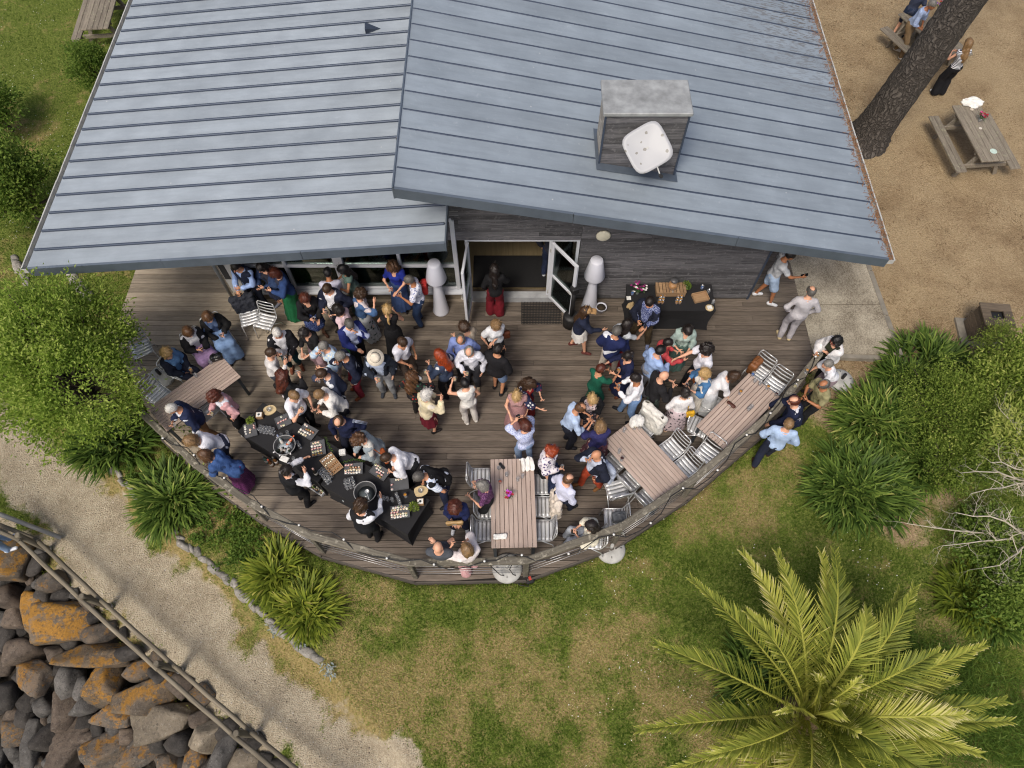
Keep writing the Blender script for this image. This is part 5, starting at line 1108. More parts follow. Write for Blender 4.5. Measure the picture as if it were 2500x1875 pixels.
for a in ((609, 774, -70, 'aluminium chair with a dark jacket over its back near the windows'), (647, 783, -105, 'empty aluminium chair below the emerald green skirt'),
          (500, 812, -62, 'aluminium chair under the person in the pale blue skirt'), (452, 850, -52, 'aluminium chair under the person in the lilac skirt'), (398, 895, -15, 'aluminium chair under the seated person in navy'),
          (345, 850, -60, 'white aluminium chair half hidden behind the corner tree'), (506, 1005, 140, 'aluminium chair tucked under the west table beside the pink cardigan'), (385, 962, -35, 'aluminium chair behind the west table next to the tree'),
          (1850, 905, 225, 'aluminium chair holding the brown backpack'), (1890, 940, 228, 'empty aluminium chair beside the backpack chair at the east table'), (1706, 1040, -28, 'aluminium chair at the lower end of the east table'),
          (1640, 1095, 217, 'empty aluminium chair at the diagonal table, next to the pale coats'), (1672, 1140, 217, 'empty aluminium chair at the diagonal table, closest to the railing'), (1728, 1106, 228, 'aluminium chair standing free between the two east tables'),
          (1507, 1196, 105, 'aluminium chair beside the person in orange trousers'), (1540, 1172, 40, 'aluminium chair pushed under the diagonal table'), (1582, 1216, 40, 'aluminium chair at the lower corner of the diagonal table'), (1500, 1266, 180, 'aluminium chair with a grey bag on its seat by the railing'),
          (1492, 1135, 42, 'aluminium chair with a pale blue shirt at the diagonal table'), (1568, 1050, 222, 'aluminium chair draped with white coats'), (1184, 1294, 0, 'aluminium chair at the front left of the straight table'), (1325, 1294, 180, 'aluminium chair at the front right of the straight table'),
          (1172, 1166, 0, 'aluminium chair behind the person in purple'), (1322, 1182, 180, 'aluminium chair with the navy jacket at the straight table'), (1326, 1236, 180, 'aluminium chair with the beige coat at the straight table'), (1190, 1240, 0, 'aluminium chair at the middle left of the straight table'), (1742, 985, -35, 'aluminium chair pushed in at the east table beside the white coat')):
    chair(*a)
# slatted terrace tables
TTOP = wood('composite_slats', (.40, .30, .25), (.60, .485, .415), 'X', .7, .6, .08); TMET = M('anthracite_metal', (.045, .055, .065), .5, .1, 5, 0, metal=.3)
def slat_table(label, px4, ns=10, wl=None):
    c = [at(*p, .75) for p in px4]; cen = (c[0]+c[1]+c[2]+c[3])/4; ax = ((c[1]+c[2])/2-(c[0]+c[3])/2); an = math.atan2(ax.y, ax.x); L_ = ax.length; W_ = ((c[3]+c[2])/2-(c[0]+c[1])/2).length
    if wl: L_, W_ = wl
    t = thing('slatted_table', label, 'table', (cen.x, cen.y, 0), an); sw = W_/ns
    for k in range(ns):
        o = MB().bbox((0, 0, 0), (L_, sw-.007, .022), b=.004).build('slat', TTOP, t); o.location = (0, -W_/2+sw*(k+.5), .739)
    fr = MB()
    for s in (-1, 1): fr.box((0, s*(W_/2-.05), .70), (L_-.04, .035, .05)); fr.box((s*(L_/2-.04), 0, .70), (.035, W_-.14, .05))
    fr.build('frame', TMET, t)
    for sx in (-1, 1):
        for sy in (-1, 1): MB().box((sx*(L_/2-.06), sy*(W_/2-.06), .338), (.055, .055, .675)).build('leg', TMET, t)
    return t
slat_table('pinkish slatted table lengthways to the railing, flowers in its middle', [(1197, 1121), (1199, 1338), (1312, 1336), (1303, 1119)])
slat_table('slatted table standing diagonally beside the empty chairs on the east side', [(1543, 1020), (1687, 1172), (1608, 1234), (1473, 1083)])
slat_table('slatted table along the east railing with cups and a brown wallet', [(1905, 968), (1774, 1102), (1700, 1040), (1827, 910)])
slat_table('slatted table at the west corner below the tree', [(543, 875), (352, 994), (415, 1057), (585, 913)])
# picnic tables
PICW = wood('picnic_wood', (.14, .115, .085), (.36, .315, .25), 'X', 1.0, .85, .15, (.3, .29, .2))
def picnic(label, loc, an, L_=1.75, one=False):
    t = thing('picnic_table', label, 'picnic table', loc, an)
    for k in range(5): o = MB().bbox((0, 0, 0), (L_+rnd.uniform(-.01, .01), .136, .04), b=.006).build('top_plank', PICW, t); o.location = (0, -.284+k*.142, .74)
    for s in (-1, 1):
        for k in range(2): o = MB().bbox((0, 0, 0), (L_, .125, .04), b=.006).build('bench_plank', PICW, t); o.location = (0, s*(.60+k*.132), .44)
    for sx in (-1, 1):
        for sy in (-1, 1):
            mb = MB(); x = sx*(L_/2-.3); rot = Matrix.Rotation(sy*.42, 3, 'X'); mb.box((x, sy*.36, .36), (.05, .095, .80), rot=rot); mb.build('leg', PICW, t)
        MB().box((sx*(L_/2-.3)+.055, 0, .38), (.05, 1.42, .095)).build('bench_beam', PICW, t); MB().box((sx*(L_/2-.3)-.055, 0, .675), (.05, .66, .085)).build('top_beam', PICW, t)
    return t
p0, p1 = at(2375, 245, .65), at(2415, 410, .65)
pa, pb = at(2355, 245, .66), at(2440, 400, .66); c = (pa+pb)/2; picnic('weathered picnic table with white cloth and red flowers on the sandy ground', (c.x, c.y, ZG+.02), math.atan2(pb.y-pa.y, pb.x-pa.x), 1.9)
pa, pb = at(2215, 20, .66), at(2340, 130, .66); c = (pa+pb)/2; picnic('weathered picnic table half hidden behind the pine trunk', (c.x, c.y, ZG+.02), math.atan2(pb.y-pa.y, pb.x-pa.x), 1.9)
pa, pb = at(265, -55, .66), at(222, 90, .66); c = (pa+pb)/2; picnic('grey weathered picnic table on the grass at the upper left', (c.x-.0, c.y, ZG), math.atan2(pb.y-pa.y, pb.x-pa.x), 1.8)
# wooden litter bin on a concrete pad
c = at(2385, 815, ZG); BINW = wood('bin_wood', (.06, .045, .03), (.20, .155, .11), 'X', 1.0, .85, .2); lb = thing('litter_bin', 'wooden slatted litter bin on a concrete pad in the sand', 'litter bin', (c.x, c.y, ZG), R(-5))
MB().box((0, 0, .02), (.85, .7, .08)).build('pad', CONC2, lb)
for k in range(5):
    for s in (-1, 1):
        MB().bbox((s*.26, 0, .14+k*.128), (.03, .5, .12), b=.004).build('slat', BINW, lb); MB().bbox((0, s*.235, .14+k*.128), (.485, .03, .12), b=.004).build('slat', BINW, lb)
for y_ in (-.19, .19): MB().bbox((0, y_, .74), (.62, .19, .04), b=.005).build('lid_board', BINW, lb)
for x_ in (-.22, .22): MB().bbox((x_, 0, .741), (.18, .19, .04), b=.005).build('lid_board', BINW, lb)
MB().box((0, 0, .68), (.24, .18, .06)).build('liner', BK, lb)
# parasol bases
PBASE = M('parasol_base_concrete', (.42, .42, .40), .8, .25, 6, .3, 40)
for px, py, z, lab in ((392, 915, .05, 'domed concrete parasol base behind the west table'), (1238, 1385, .05, 'domed parasol base on the deck under the front handrail'), (1492, 1338, ZG+.05, 'pale domed parasol base on the grass outside the front railing'), (2055, 925, ZG+.05, 'pale domed parasol base with a dark tube on the soil by the landing')):
    p = at(px, py, z+.05); t = thing('parasol_base', lab, 'parasol base', (p.x, p.y, z-.05 if z > 0 else ZG))
    mb = MB(); mb.lathe([(.27, 0), (.275, .03), (.25, .07), (.17, .115), (.06, .135), (.055, .13)], n=28)
    for k in range(4): mb.box((.17*math.cos(k*1.57), .17*math.sin(k*1.57), .112), (.05, .012, .012), k*1.57, 1)
    mb.build('weight', [PBASE, BK], t); tb_ = MB(); tb_.tube([(0, 0, .12), (0, 0, .30)], .032, 14); tb_.build('tube', BK if px in (2055, 392) else PBASE, t)
# white floor lamps
LAMPW = M('white_plastic_lamp', (.62, .63, .70), .5, .03, 3, 0)
for px, py, lab in ((1077, 757, 'tall white plastic floor lamp left of the open doors'), (1438, 750, 'tall white plastic floor lamp right of the open doors')):
    p = at(px, py, 0); t = thing('floor_lamp', lab, 'floor lamp', (p.x, p.y, 0))
    a = MB(); a.lathe([(.175, 0), (.18, .015), (.17, .05), (.065, 1.12), (.06, 1.2)], n=28); a.build('base', LAMPW, t)
    s_ = MB(); s_.lathe([(.12, 1.12), (.205, 1.13), (.215, 1.16), (.13, 1.64), (.12, 1.66), (0.001, 1.662)], n=28); s_.build('lamp_shade', LAMPW, t)
# black speaker stand at the right door leaf
p = at(1392, 790, 0); t = thing('speaker_post', 'black post with a round weighted base beside the right door leaf', 'stand', (p.x, p.y, 0))
mb = MB(); mb.lathe([(.17, 0), (.17, .28), (.15, .33), (.05, .34)], n=22); mb.build('base', BK, t); mb = MB(); mb.tube([(0, 0, .3), (0, 0, 1.22)], .045, 12); mb.build('pole', BK, t); MB().bbox((0, -.02, 1.28), (.16, .14, .16), .4, b=.015).build('head_box', BK, t)
p = at(1467, 755, .05); t = thing('flower_pot', 'white pot of dark soil beside the right floor lamp', 'pot', (p.x, p.y, 0)); mb = MB(); mb.lathe([(.085, 0), (.12, .14), (.125, .15), (.105, .15), (.10, .12)], n=20); mb.build('pot', LAMPW, t); mb = MB(); mb.lathe([(.10, .12), (.001, .13)], n=16); mb.build('soil', M('potting_soil', (.05, .035, .02), .95, .5, 30, .6, 60), t)
# rubber ring mat
a_, b_, c_ = at(1273, 729), at(1368, 730), at(1273, 792)
mt = thing('door_mat', 'black rubber grid mat on the deck in front of the doors', 'door mat', ((a_.x+b_.x)/2, (a_.y+c_.y)/2, .012)); Wm, Hm = b_.x-a_.x, a_.y-c_.y
mb = MB()
for k in range(27): mb.box((-Wm/2+Wm*k/26, 0, 0), (.011, Hm, .016))
for k in range(17): mb.box((0, -Hm/2+Hm*k/16, .001), (Wm, .011, .016))
mb.build('grid', BK, mt)
# ---- cloths, bags and garments left on chairs (soft shapes from a distance field)
def ell(P, c, r):
    q = (P-np.float32(c)); r = np.float32(r); k0 = np.sqrt(((q/r)**2).sum(-1)); k1 = np.sqrt(((q/(r*r))**2).sum(-1)); return k0*(k0-1)/np.maximum(k1, 1e-6)
def rbox(P, c, h, rr=.02):
    q = np.abs(P-np.float32(c))-np.float32(h)+rr; return np.sqrt((np.maximum(q, 0)**2).sum(-1))+np.minimum(q.max(-1), 0)-rr
def smin(a, b, k): h = np.clip(.5+.5*(b-a)/k, 0, 1); return b*(1-h)+a*h-k*h*(1-h)
def folds(P, amp, fr, seed):
    r = np.random.RandomState(seed); o = 0
    for i in range(3):
        k = r.normal(size=3).astype(np.float32)*fr*(1+.6*i); k[2] *= .45; o = o+np.sin(P@k+r.uniform(0, 6)+1.3*np.sin(P@(k[::-1]*.7)+r.uniform(0, 6)))/(1+.7*i)
    return o*amp
CLOTH = {}
def fabmat(name, col, rough):
    m, N, L, b = base_mat(name); co = coord(N, L, 'Object'); n = noise(N, L, co, 7, 5, .62, .6); n2 = noise(N, L, co, 16, 4, .6, 1.2); n3 = noise(N, L, co, 140, 2, .5)
    c = ramp(N, n.outputs[0], L, [(.28, tuple(x*.78 for x in col)), (.72, tuple(min(1, x*1.18+.004) for x in col))]); L.new(c.outputs[0], b.inputs['Base Color']); b.inputs['Roughness'].default_value = rough; b.inputs['Specular IOR Level'].default_value = .3
    h = mth(N, L, 'ADD', mth(N, L, 'ABSOLUTE', mth(N, L, 'SUBTRACT', n2.outputs[0], .5)), mth(N, L, 'MULTIPLY', n3.outputs[0], .06)); bump(N, L, b, h, .5, .045); return m
def fab(col, name=None, rough=.85):
    k = tuple(round(x, 4) for x in col)
    if k not in CLOTH: CLOTH[k] = fabmat('fabric_%d' % len(CLOTH), col, rough)
    return CLOTH[k]
def soft(name, label, cat, loc, rz, fn, lo, hi, mat, h=.018, group=None):
    V, F = surfnet(fn, lo, hi, h); o = link(name, mesh_np(name, V, F, [mat])); o.location = loc; o.rotation_euler = (0, 0, rz); return tag(o, label, cat, group)
def on_back(px, py, ang, label, col, seed, name='jacket', drop=.34, wd=.24):
    p = at(px, py, .45); fn = lambda P: np.minimum(rbox(P, (0, -.245, .68), (wd, .055, drop*.62), .045), rbox(P, (0, -.19, .62), (wd*.9, .05, drop*.5), .04))-.012+folds(P, .012, 26, seed)
    return soft(name, label, 'jacket', (p.x, p.y, 0), R(ang-90), fn, (-.34, -.4, .2), (.34, -.06, 1.0), fab(col))
on_back(609, 774, -70, 'dark grey jacket hung over a chair back near the windows', hx('#2c2f38'), 1)
on_back(1322, 1182, 180, 'shiny navy jacket hung over a chair of the straight table', hx('#16223f'), 2, drop=.45)
on_back(1326, 1236, 180, 'beige coat hung over a chair of the straight table', hx('#cdc2b4'), 3, drop=.45)
on_back(1568, 1050, 222, 'white coat hung over the chair at the top of the diagonal table', hx('#d8d6cf'), 4, drop=.5, wd=.27)
on_back(1492, 1135, 42, 'pale blue shirt hung over a chair of the diagonal table', hx('#b9c4d8'), 5, drop=.45)
p = at(1556, 1028, .85); soft('scarf', 'crumpled white scarf on top of the coats at the diagonal table', 'scarf', (p.x, p.y, .78), .5, lambda P: ell(P, (0, 0, .05), (.16, .12, .08))+folds(P, .016, 34, 6), (-.25, -.22, -.1), (.25, .22, .25), fab(hx('#e6e5e0')))
p = at(1287, 1133, .78); soft('napkin', 'crumpled white cloth at the far end of the straight table', 'cloth', (p.x, p.y, .755), .2, lambda P: np.maximum(rbox(P, (0, 0, .03), (.11, .13, .04), .03)+folds(P, .014, 40, 7), -P[..., 2]), (-.2, -.22, -.02), (.2, .22, .14), fab(hx('#eceae4')), .014)
p = at(1221, 1310, .78); soft('napkin', 'folded white napkin at the near end of the straight table', 'cloth', (p.x, p.y, .755), .05, lambda P: np.maximum(rbox(P, (0, 0, .02), (.12, .05, .03), .02)+folds(P, .004, 30, 8), -P[..., 2]), (-.18, -.12, -.02), (.18, .12, .1), fab(hx('#efede8')), .012)
p = at(2375, 250, .70); soft('cloth', 'bundled white cloth on the picnic table', 'cloth', (p.x, p.y, ZG+.785), .0, lambda P: np.maximum(ell(P, (0, 0, .03), (.26, .16, .09))+folds(P, .02, 26, 9), -P[..., 2]), (-.35, -.28, -.02), (.35, .28, .2), fab(hx('#e8e6e0')))
BAGB = fab(hx('#15171a'), rough=.35)
def bag(label, px, py, z, rz, dim, col, handle=True, seed=0, rough=.5):
    p = at(px, py, z+dim[2]*.5); t = thing('handbag', label, 'bag', (p.x, p.y, z), rz); w_, d_, h_ = dim[0]/2, dim[1]/2, dim[2]/2
    V, F = surfnet(lambda P: rbox(P, (0, 0, h_), (w_, d_*(1.0), h_), min(.05, d_*.8))+folds(P, .005, 28, seed), (-w_-.04, -d_-.04, -.04), (w_+.04, d_+.04, 2*h_+.04), .014); mt_ = M('leather_%s_%d' % (seed, px), col, rough, .2, 8, .2, 60); link('body', mesh_np('body', V, F, [mt_]), t)
    if handle:
        mb = MB(); mb.tube([(w_*.6*math.cos(a), 0, 2*h_-.02+.10*math.sin(a)) for a in np.linspace(0, math.pi, 9)], .008, 6); mb.build('handle', mt_, t)
    MB().box((0, -d_-.002, h_*1.2), (w_*.5, .006, .02)).build('clasp', GUT, t); return t
bag('glossy black handbag on the corner of the west table', 528, 872, .752, .4, (.24, .13, .15), (.012, .012, .013), seed=1, rough=.25)
bag('brown leather backpack on a chair at the east table', 1842, 893, .46, .8, (.30, .17, .36), hx('#7d4f2c'), seed=2)
bag('grey fabric bag on the seat of a chair by the railing', 1512, 1262, .46, .1, (.26, .20, .16), hx('#585b60'), seed=3)
bag('long brown leather wallet on the east table', 1785, 987, .752, -.9, (.20, .09, .045), hx('#4a2417'), handle=False, seed=4)
p = at(1225, 1138, .76); o = MB().bbox((0, 0, .02), (.15, .055, .04), b=.015).build('glasses_case', BK); o.location = (p.x, p.y, .751); o.rotation_euler = (0, 0, -.9); tag(o, 'black glasses case on the straight table', 'glasses case')
# ---- drinks
def cglass():
    m, N, L, b = base_mat('clear_plastic'); N.remove(b)
    gl = N.new('ShaderNodeBsdfGlossy'); gl.inputs['Roughness'].default_value = .08; tr = N.new('ShaderNodeBsdfTransparent'); tr.inputs['Color'].default_value = (.97, .98, .99, 1); df = N.new('ShaderNodeBsdfDiffuse'); df.inputs['Color'].default_value = (.75, .77, .8, 1)
    lw = N.new('ShaderNodeLayerWeight'); lw.inputs['Blend'].default_value = .35
    m1 = N.new('ShaderNodeMixShader'); m1.inputs[0].default_value = .13; L.new(tr.outputs[0], m1.inputs[1]); L.new(df.outputs[0], m1.inputs[2])
    m2 = N.new('ShaderNodeMixShader'); L.new(mth(N, L, 'MULTIPLY_ADD', lw.outputs['Facing'], .55, .08), m2.inputs[0]); L.new(m1.outputs[0], m2.inputs[1]); L.new(gl.outputs[0], m2.inputs[2]); L.new(m2.outputs[0], N['Material Output'].inputs['Surface']); return m
CGL = cglass()
DRK = {'o': M('orange_juice', (.62, .26, .02), .3, .05, 3, 0), 'r': M('rose_wine', (.55, .16, .10), .2, .05, 3, 0), 'b': M('blue_drink', (.05, .16, .5), .3, .1, 3, 0), 'w': M('pale_wine', (.62, .52, .26), .2, .05, 3, 0), 'd': M('dark_wine', (.05, .012, .012), .2, .05, 3, 0)}
_cm = MB().lathe([(.026, 0), (.028, .004), (.037, .105), (.0355, .105), (.0265, .008), (.001, .006)], n=14).mesh('vessel', [CGL])
_dm = {k: MB().lathe([(.0262, .009), (.0318, .062), (.001, .063)], n=12).mesh('drink', [m]) for k, m in DRK.items()}
_wm = MB().lathe([(.03, 0), (.03, .004), (.006, .008), (.005, .05), (.022, .062), (.034, .095), (.031, .125), (.0298, .125), (.0325, .095), (.02, .066), (.001, .058)], n=14).mesh('vessel', [CGL])
_wd = {k: MB().lathe([(.018, .066), (.0325, .098), (.001, .099)], n=12).mesh('drink', [m]) for k, m in DRK.items()}
def cup(label, loc, kind='e', stem=False, group=None, name=None):
    t = thing(name or ('wine_glass' if stem else 'cup'), label, 'glass' if stem else 'cup', loc, 0, group); link('vessel', _wm if stem else _cm, t)
    if kind != 'e': link('drink', (_wd if stem else _dm)[kind], t)
    return t
def cup_px(label, px, py, z, kind='e', stem=False, group=None): p = at(px, py, z+.05); return cup(label, (p.x, p.y, z), kind, stem, group)
T = .752
for a in (('empty plastic cup beside the black glasses case', 1218, 1143, T), ('empty plastic cup between the glasses case and the flowers', 1237, 1159, T), ('cup of rose wine on the straight table', 1221, 1176, T, 'r'), ('empty glass beside a second one on the straight table, left', 1264, 1170, T, 'e', True), ('empty glass beside a second one on the straight table, right', 1276, 1162, T, 'e', True),
          ('cup of orange juice on the west table', 466, 903, T, 'o'), ('empty plastic cup beside the orange juice on the west table', 478, 917, T), ('clear cup next to the black handbag on the west table', 514, 884, T), ('pinkish cup with blue drink at the top of the east table', 1838, 914, T, 'b'), ('clear cup below the blue drink on the east table', 1843, 930, T), ('clear plastic cup between blue drink and orange juice on the east table', 1856, 936, T), ('glass of orange juice near the outer edge of the east table', 1874, 946, T, 'o', True), ('cup of dark drink at the railing side of the east table', 1896, 962, T, 'd'), ('glass of orange juice on the inner side of the east table', 1807, 958, T, 'o', True), ('two nested clear cups on the east table, upper', 1834, 994, T), ('two nested clear cups on the east table, lower', 1828, 999, T),
          ('glass of pale wine at the top of the diagonal table', 1550, 1044, T, 'w', True), ('empty glass at the top of the diagonal table, left', 1524, 1050, T, 'e', True), ('empty glass at the top of the diagonal table, right', 1562, 1042, T, 'e', True), ('empty glass on the lower edge of the diagonal table', 1512, 1102, T, 'e', True), ('glass of dark wine on the lower edge of the diagonal table', 1518, 1121, T, 'd', True),
          ('cup of pale drink standing on the east handrail', 1941, 943, 1.032, 'w'), ('glass of orange juice standing on the east handrail', 1969, 906, 1.032, 'o', True)): cup_px(*a)
# ---- flowers in glass jars
def flowers(label, px, py, z, cols, seed, n=16, r=.07, h=.16):
    p = at(px, py, z+h); t = thing('flower_posy', label, 'flowers', (p.x, p.y, z)); rs = random.Random(seed); MB().lathe([(.03, 0), (.035, .02), (.036, .09), (.034, .09), (.033, .02), (.001, .015)], n=14).build('jar', CGL, t)
    st = MB(); bl_ = MB()
    for i in range(n):
        a = rs.uniform(0, 6.28); rr = r*math.sqrt(rs.random()); e = Vector((rr*math.cos(a), rr*math.sin(a), h+rs.uniform(-.03, .03))); st.tube([(0, 0, .02), e*.6+Vector((0, 0, .03)), e], .003, 4, cap=False)
        for k in range(3): d = Vector((rs.gauss(0, 1), rs.gauss(0, 1), rs.gauss(0, .6)))*.035; st.add([e*.7, e*.7+d+Vector((.006, 0, 0)), e*.7+d*1.6, e*.7+d-Vector((.006, 0, 0))], [(0, 1, 2, 3)])
        s = rs.uniform(.016, .032); m = rs.randrange(len(cols))
        for k in range(7): aa = k*.9+rs.random(); d = Vector((math.cos(aa), math.sin(aa), .35)); u = Vector((-math.sin(aa), math.cos(aa), 0)); bl_.add([e, e+d*s*.6+u*s*.45, e+d*s*1.1+Vector((0, 0, .005)), e+d*s*.6-u*s*.45], [(0, 1, 2, 3)], m)
        bl_.lathe([(.001, s*.55), (s*.4, s*.3), (s*.45, 0)], e, 6, m)
    st.build('stems', M('stem_green', (.05, .11, .03), .6, .3, 9, 0), t); b_ = bl_.build('blossoms', [M('petal_%d_%d' % (seed, i), c, .6, .2, 20, 0) for i, c in enumerate(cols)], t); return t
flowers('posy of magenta and red flowers on the straight table', 1242, 1208, T, [hx('#c03ab0'), hx('#c03ab0'), hx('#a02030'), hx('#b55ac8')], 1)
flowers('red and dark pink flowers on the picnic table', 2402, 280, ZG+.78, [hx('#a8152c'), hx('#701020'), hx('#c04880')], 2, 20, .1, .2)
flowers('purple and red flowers on the picnic table behind the pine', 2298, 8, ZG+.78, [hx('#9a4ab0'), hx('#c08ad0'), hx('#c02030')], 3, 20, .12, .2)
def plate(label, px, py, z, r, col): p = at(px, py, z); o = MB().lathe([(r*.6, 0), (r, .012), (r*.95, .016), (r*.6, .006), (.001, .006)], n=18).build('plate', fab(col)); o.location = (p.x, p.y, z); return tag(o, label, 'plate')
plate('pale green paper plate at the end of the picnic table', 2425, 370, ZG+.782, .085, hx('#c3d6cc')); plate('small white saucer in the middle of the picnic table', 2393, 314, ZG+.782, .04, hx('#d8d2c8')); plate('small cream saucer beside the white cloth on the picnic table', 2372, 268, ZG+.782, .045, hx('#cabfae'))
# ================================================================== buffet
BCL = M('black_tablecloth', (.012, .012, .014), .9, .2, 4, .25, 90, bdist=.003)
def cloth_table(label, a, b, W_, over=.0, skirt=.0, L_=None):
    """a, b: pixel end points of the centre line of the top"""
    pa, pb = at(*a, .76), at(*b, .76); c = (pa+pb)/2; d = pb-pa; an = math.atan2(d.y, d.x); L0 = L_ or d.length
    t = thing('buffet_table', label, 'table', (c.x, c.y, 0), an); mb = MB(); hx_, hy_ = L0/2, W_/2; rings = []
    for z, k, pin in ((.76, 1, 0), (.755, 1.006, 0), (.70, 1.0, .01), (.5, .97, .05), (.3, .95, .075), (.12, .965, .06), (.01, 1.0, .035)):
        ring = []
        for (x0, y0), (x1, y1) in (((-1, -1), (1, -1)), ((1, -1), (1, 1)), ((1, 1), (-1, 1)), ((-1, 1), (-1, -1))):
            for s in range(8):
                u = s/8; x = x0+(x1-x0)*u; y = y0+(y1-y0)*u; q = pin*4*u*(1-u); nx_, ny_ = (y1-y0)/2, -(x1-x0)/2; ring.append((x*hx_*k-nx_*q, y*hy_*k-ny_*q, z))
        rings.append(ring)
    n = 32; V = [p for r in rings for p in r]; F = [((i+1)*n+j, (i+1)*n+(j+1) % n, i*n+(j+1) % n, i*n+j) for i in range(len(rings)-1) for j in range(n)]+[tuple(range(n))]
    mb.add(V, F); mb.build('cloth', BCL, t)
    MB().box((0, 0, .735), (L0-.03, W_-.03, .03)).build('tabletop', TMET, t)
    for sx in (-1, 1):
        for sy in (-1, 1): MB().tube([(sx*(L0/2-.12), sy*(W_/2-.12), 0), (sx*(L0/2-.12), sy*(W_/2-.12), .72)], .014, 8).build('leg', TMET, t)
    return t, an
bt1, ang1 = cloth_table('black clothed buffet table, west half with the bottle bowl', (612, 1018), (806, 1138), .72)
bt2, ang2 = cloth_table('black clothed buffet table, east half with the empty bowl', (812, 1143), (1022, 1262), .72)
bt3, ang3 = cloth_table('black clothed drinks table against the timber wall', (1532, 726), (1742, 726), .66)
TZ = .762
SLATE = M('slate_tray', (.085, .088, .094), .6, .15, 6, .2, 50); WOODT = wood('pale_crate', (.24, .14, .07), (.52, .34, .19), 'X', 1.2, .7, .15)
FOOD = [M('food_cream', (.80, .74, .55), .6, .15, 30, .2), M('food_pink', (.62, .30, .28), .6, .2, 30, .2), M('food_brown', (.36, .18, .07), .7, .3, 30, .3), M('food_white', (.80, .78, .72), .6, .08, 30, .2), M('food_green', (.16, .26, .06), .7, .3, 30, .2)]
def blob(mb, c, r, h, m, rs):
    mb.lathe([(r*.8, 0), (r, h*.35), (r*.8, h*.8), (.001, h)], c, 8, m)
def tray(label, px, py, rz, L_, W_, rows, seed, z=TZ, legs=.03, mat=None):
    p = at(px, py, z+.04); rs = random.Random(seed); t = thing('serving_tray', label, 'tray', (p.x, p.y, z), rz)
    mb = MB(); mb.box((0, 0, legs+.006), (L_, W_, .012)); 
    for s in (-1, 1): mb.box((s*(L_/2-.004), 0, legs+.014), (.008, W_, .016)); mb.box((0, s*(W_/2-.004), legs+.014), (L_-.018, .008, .016))
    mb.build('plate', mat or SLATE, t)
    for sx in (-1, 1):
        for sy in (-1, 1): MB().box((sx*L_*.35, sy*W_*.35, legs/2), (.02, .02, legs)).build('foot', WOODT, t)
    f = MB()
    for k, (m, u0, u1, kind) in enumerate(rows):
        y_ = -W_/2+.035+(W_-.07)*k/max(1, len(rows)-1) if len(rows) > 1 else 0; x = -L_/2+.03+u0*(L_-.06)
        while x < -L_/2+.03+u1*(L_-.06):
            c = (x+rs.uniform(-.004, .004), y_+rs.uniform(-.006, .006), legs+.013); r = rs.uniform(.021, .028)
            if kind == 'roll': f.tube([(c[0]-.02, c[1]-.01, c[2]+.012), (c[0]+.02, c[1]+.01, c[2]+.012)], .015, 7, m); f.tube([(c[0]-.005, c[1]-.002, c[2]+.013), (c[0]+.004, c[1]+.002, c[2]+.013)], .016, 7, 3)
            else: blob(f, c, r, .022, m, rs); blob(f, (c[0], c[1], c[2]+.02), r*.5, .008, rs.choice((1, 2, 4, 3)), rs)
            x += .050
    o = f.build('canapes', FOOD, t); o['kind'] = 'stuff'; return t
W1 = [(3, .3, .9, 'b'), (1, .1, .9, 'roll'), (0, .0, .55, 'b')]
tray('slate tray with a few canapes at the west end of the buffet', 611, 1050, R(-72), .29, .235, [(3, .1, .8, 'b'), (0, .5, .9, 'b'), (1, .2, .6, 'roll')], 1)
tray('slate tray with one pink row near the wooden board', 691, 1028, R(28), .27, .25, [(0, .2, .6, 'b'), (1, .1, .85, 'roll'), (3, .5, .7, 'b')], 2)
tray('slate tray crowded with canapes next to the bottle bowl', 752, 1054, R(-30), .33, .24, [(0, .0, .6, 'b'), (3, .0, .8, 'b'), (2, .3, .9, 'b'), (3, .0, .35, 'b')], 3)
tray('slate tray with five rows of canapes beside the wooden rack', 777, 1094, R(14), .26, .30, [(2, .0, 1, 'b'), (0, .0, 1, 'b'), (1, .0, 1, 'roll'), (3, .0, .9, 'b'), (0, .1, .7, 'b')], 4)
tray('raised tray with full rows of canapes in the middle of the buffet', 864, 1146, R(4), .33, .22, [(3, .0, 1, 'b'), (0, .0, 1, 'b'), (2, .3, 1, 'b'), (1, .0, .5, 'roll')], 5, legs=.06)
tray('slate tray in front of the leaning white shirt', 927, 1152, R(-32), .34, .22, [(2, .6, .9, 'b'), (1, .4, .9, 'roll'), (3, .2, .8, 'b'), (0, .0, .4, 'b')], 6)
tray('nearly empty slate tray in front of the striped shirt', 975, 1181, R(9), .33, .24, [(3, .0, .15, 'b'), (1, .0, .12, 'roll'), (0, .3, .85, 'b')], 7)
tray('raised tray with two full blocks of canapes at the east end', 977, 1251, R(8), .34, .24, [(3, .0, .95, 'b'), (0, .0, .9, 'b'), (1, .0, .4, 'roll'), (0, .05, .95, 'b'), (3, .1, .9, 'b')], 8, legs=.06)
p = at(810, 1134, TZ+.08); t = thing('canape_rack', 'slanted wooden rack of brown canapes on the buffet', 'tray', (p.x, p.y, TZ), R(-48)); rot = Matrix.Rotation(.28, 3, 'Y')
mb = MB(); mb.box((0, 0, .09), (.36, .24, .016), rot=rot)
for s in (-1, 1): mb.box((0, s*.12, .10), (.37, .018, .05), rot=rot)
for k in range(5): mb.box(((k-2)*.085, 0, .10-(k-2)*.085*.287), (.014, .222, .035), rot=rot)
for x_ in (-.15, .15): mb.box((x_, 0, (.09-x_*.287)/2-.004), (.02, .22, .08-x_*.287))
mb.build('rack', WOODT, t); f = MB(); rs = random.Random(9)
for k in range(4):
    for j in range(6): x_ = (k-1.5)*.085; blob(f, (x_+rs.uniform(-.012, .012), -.095+j*.038, .105-x_*.287), .017, .024, (3, 0, 2, 2)[k], rs)
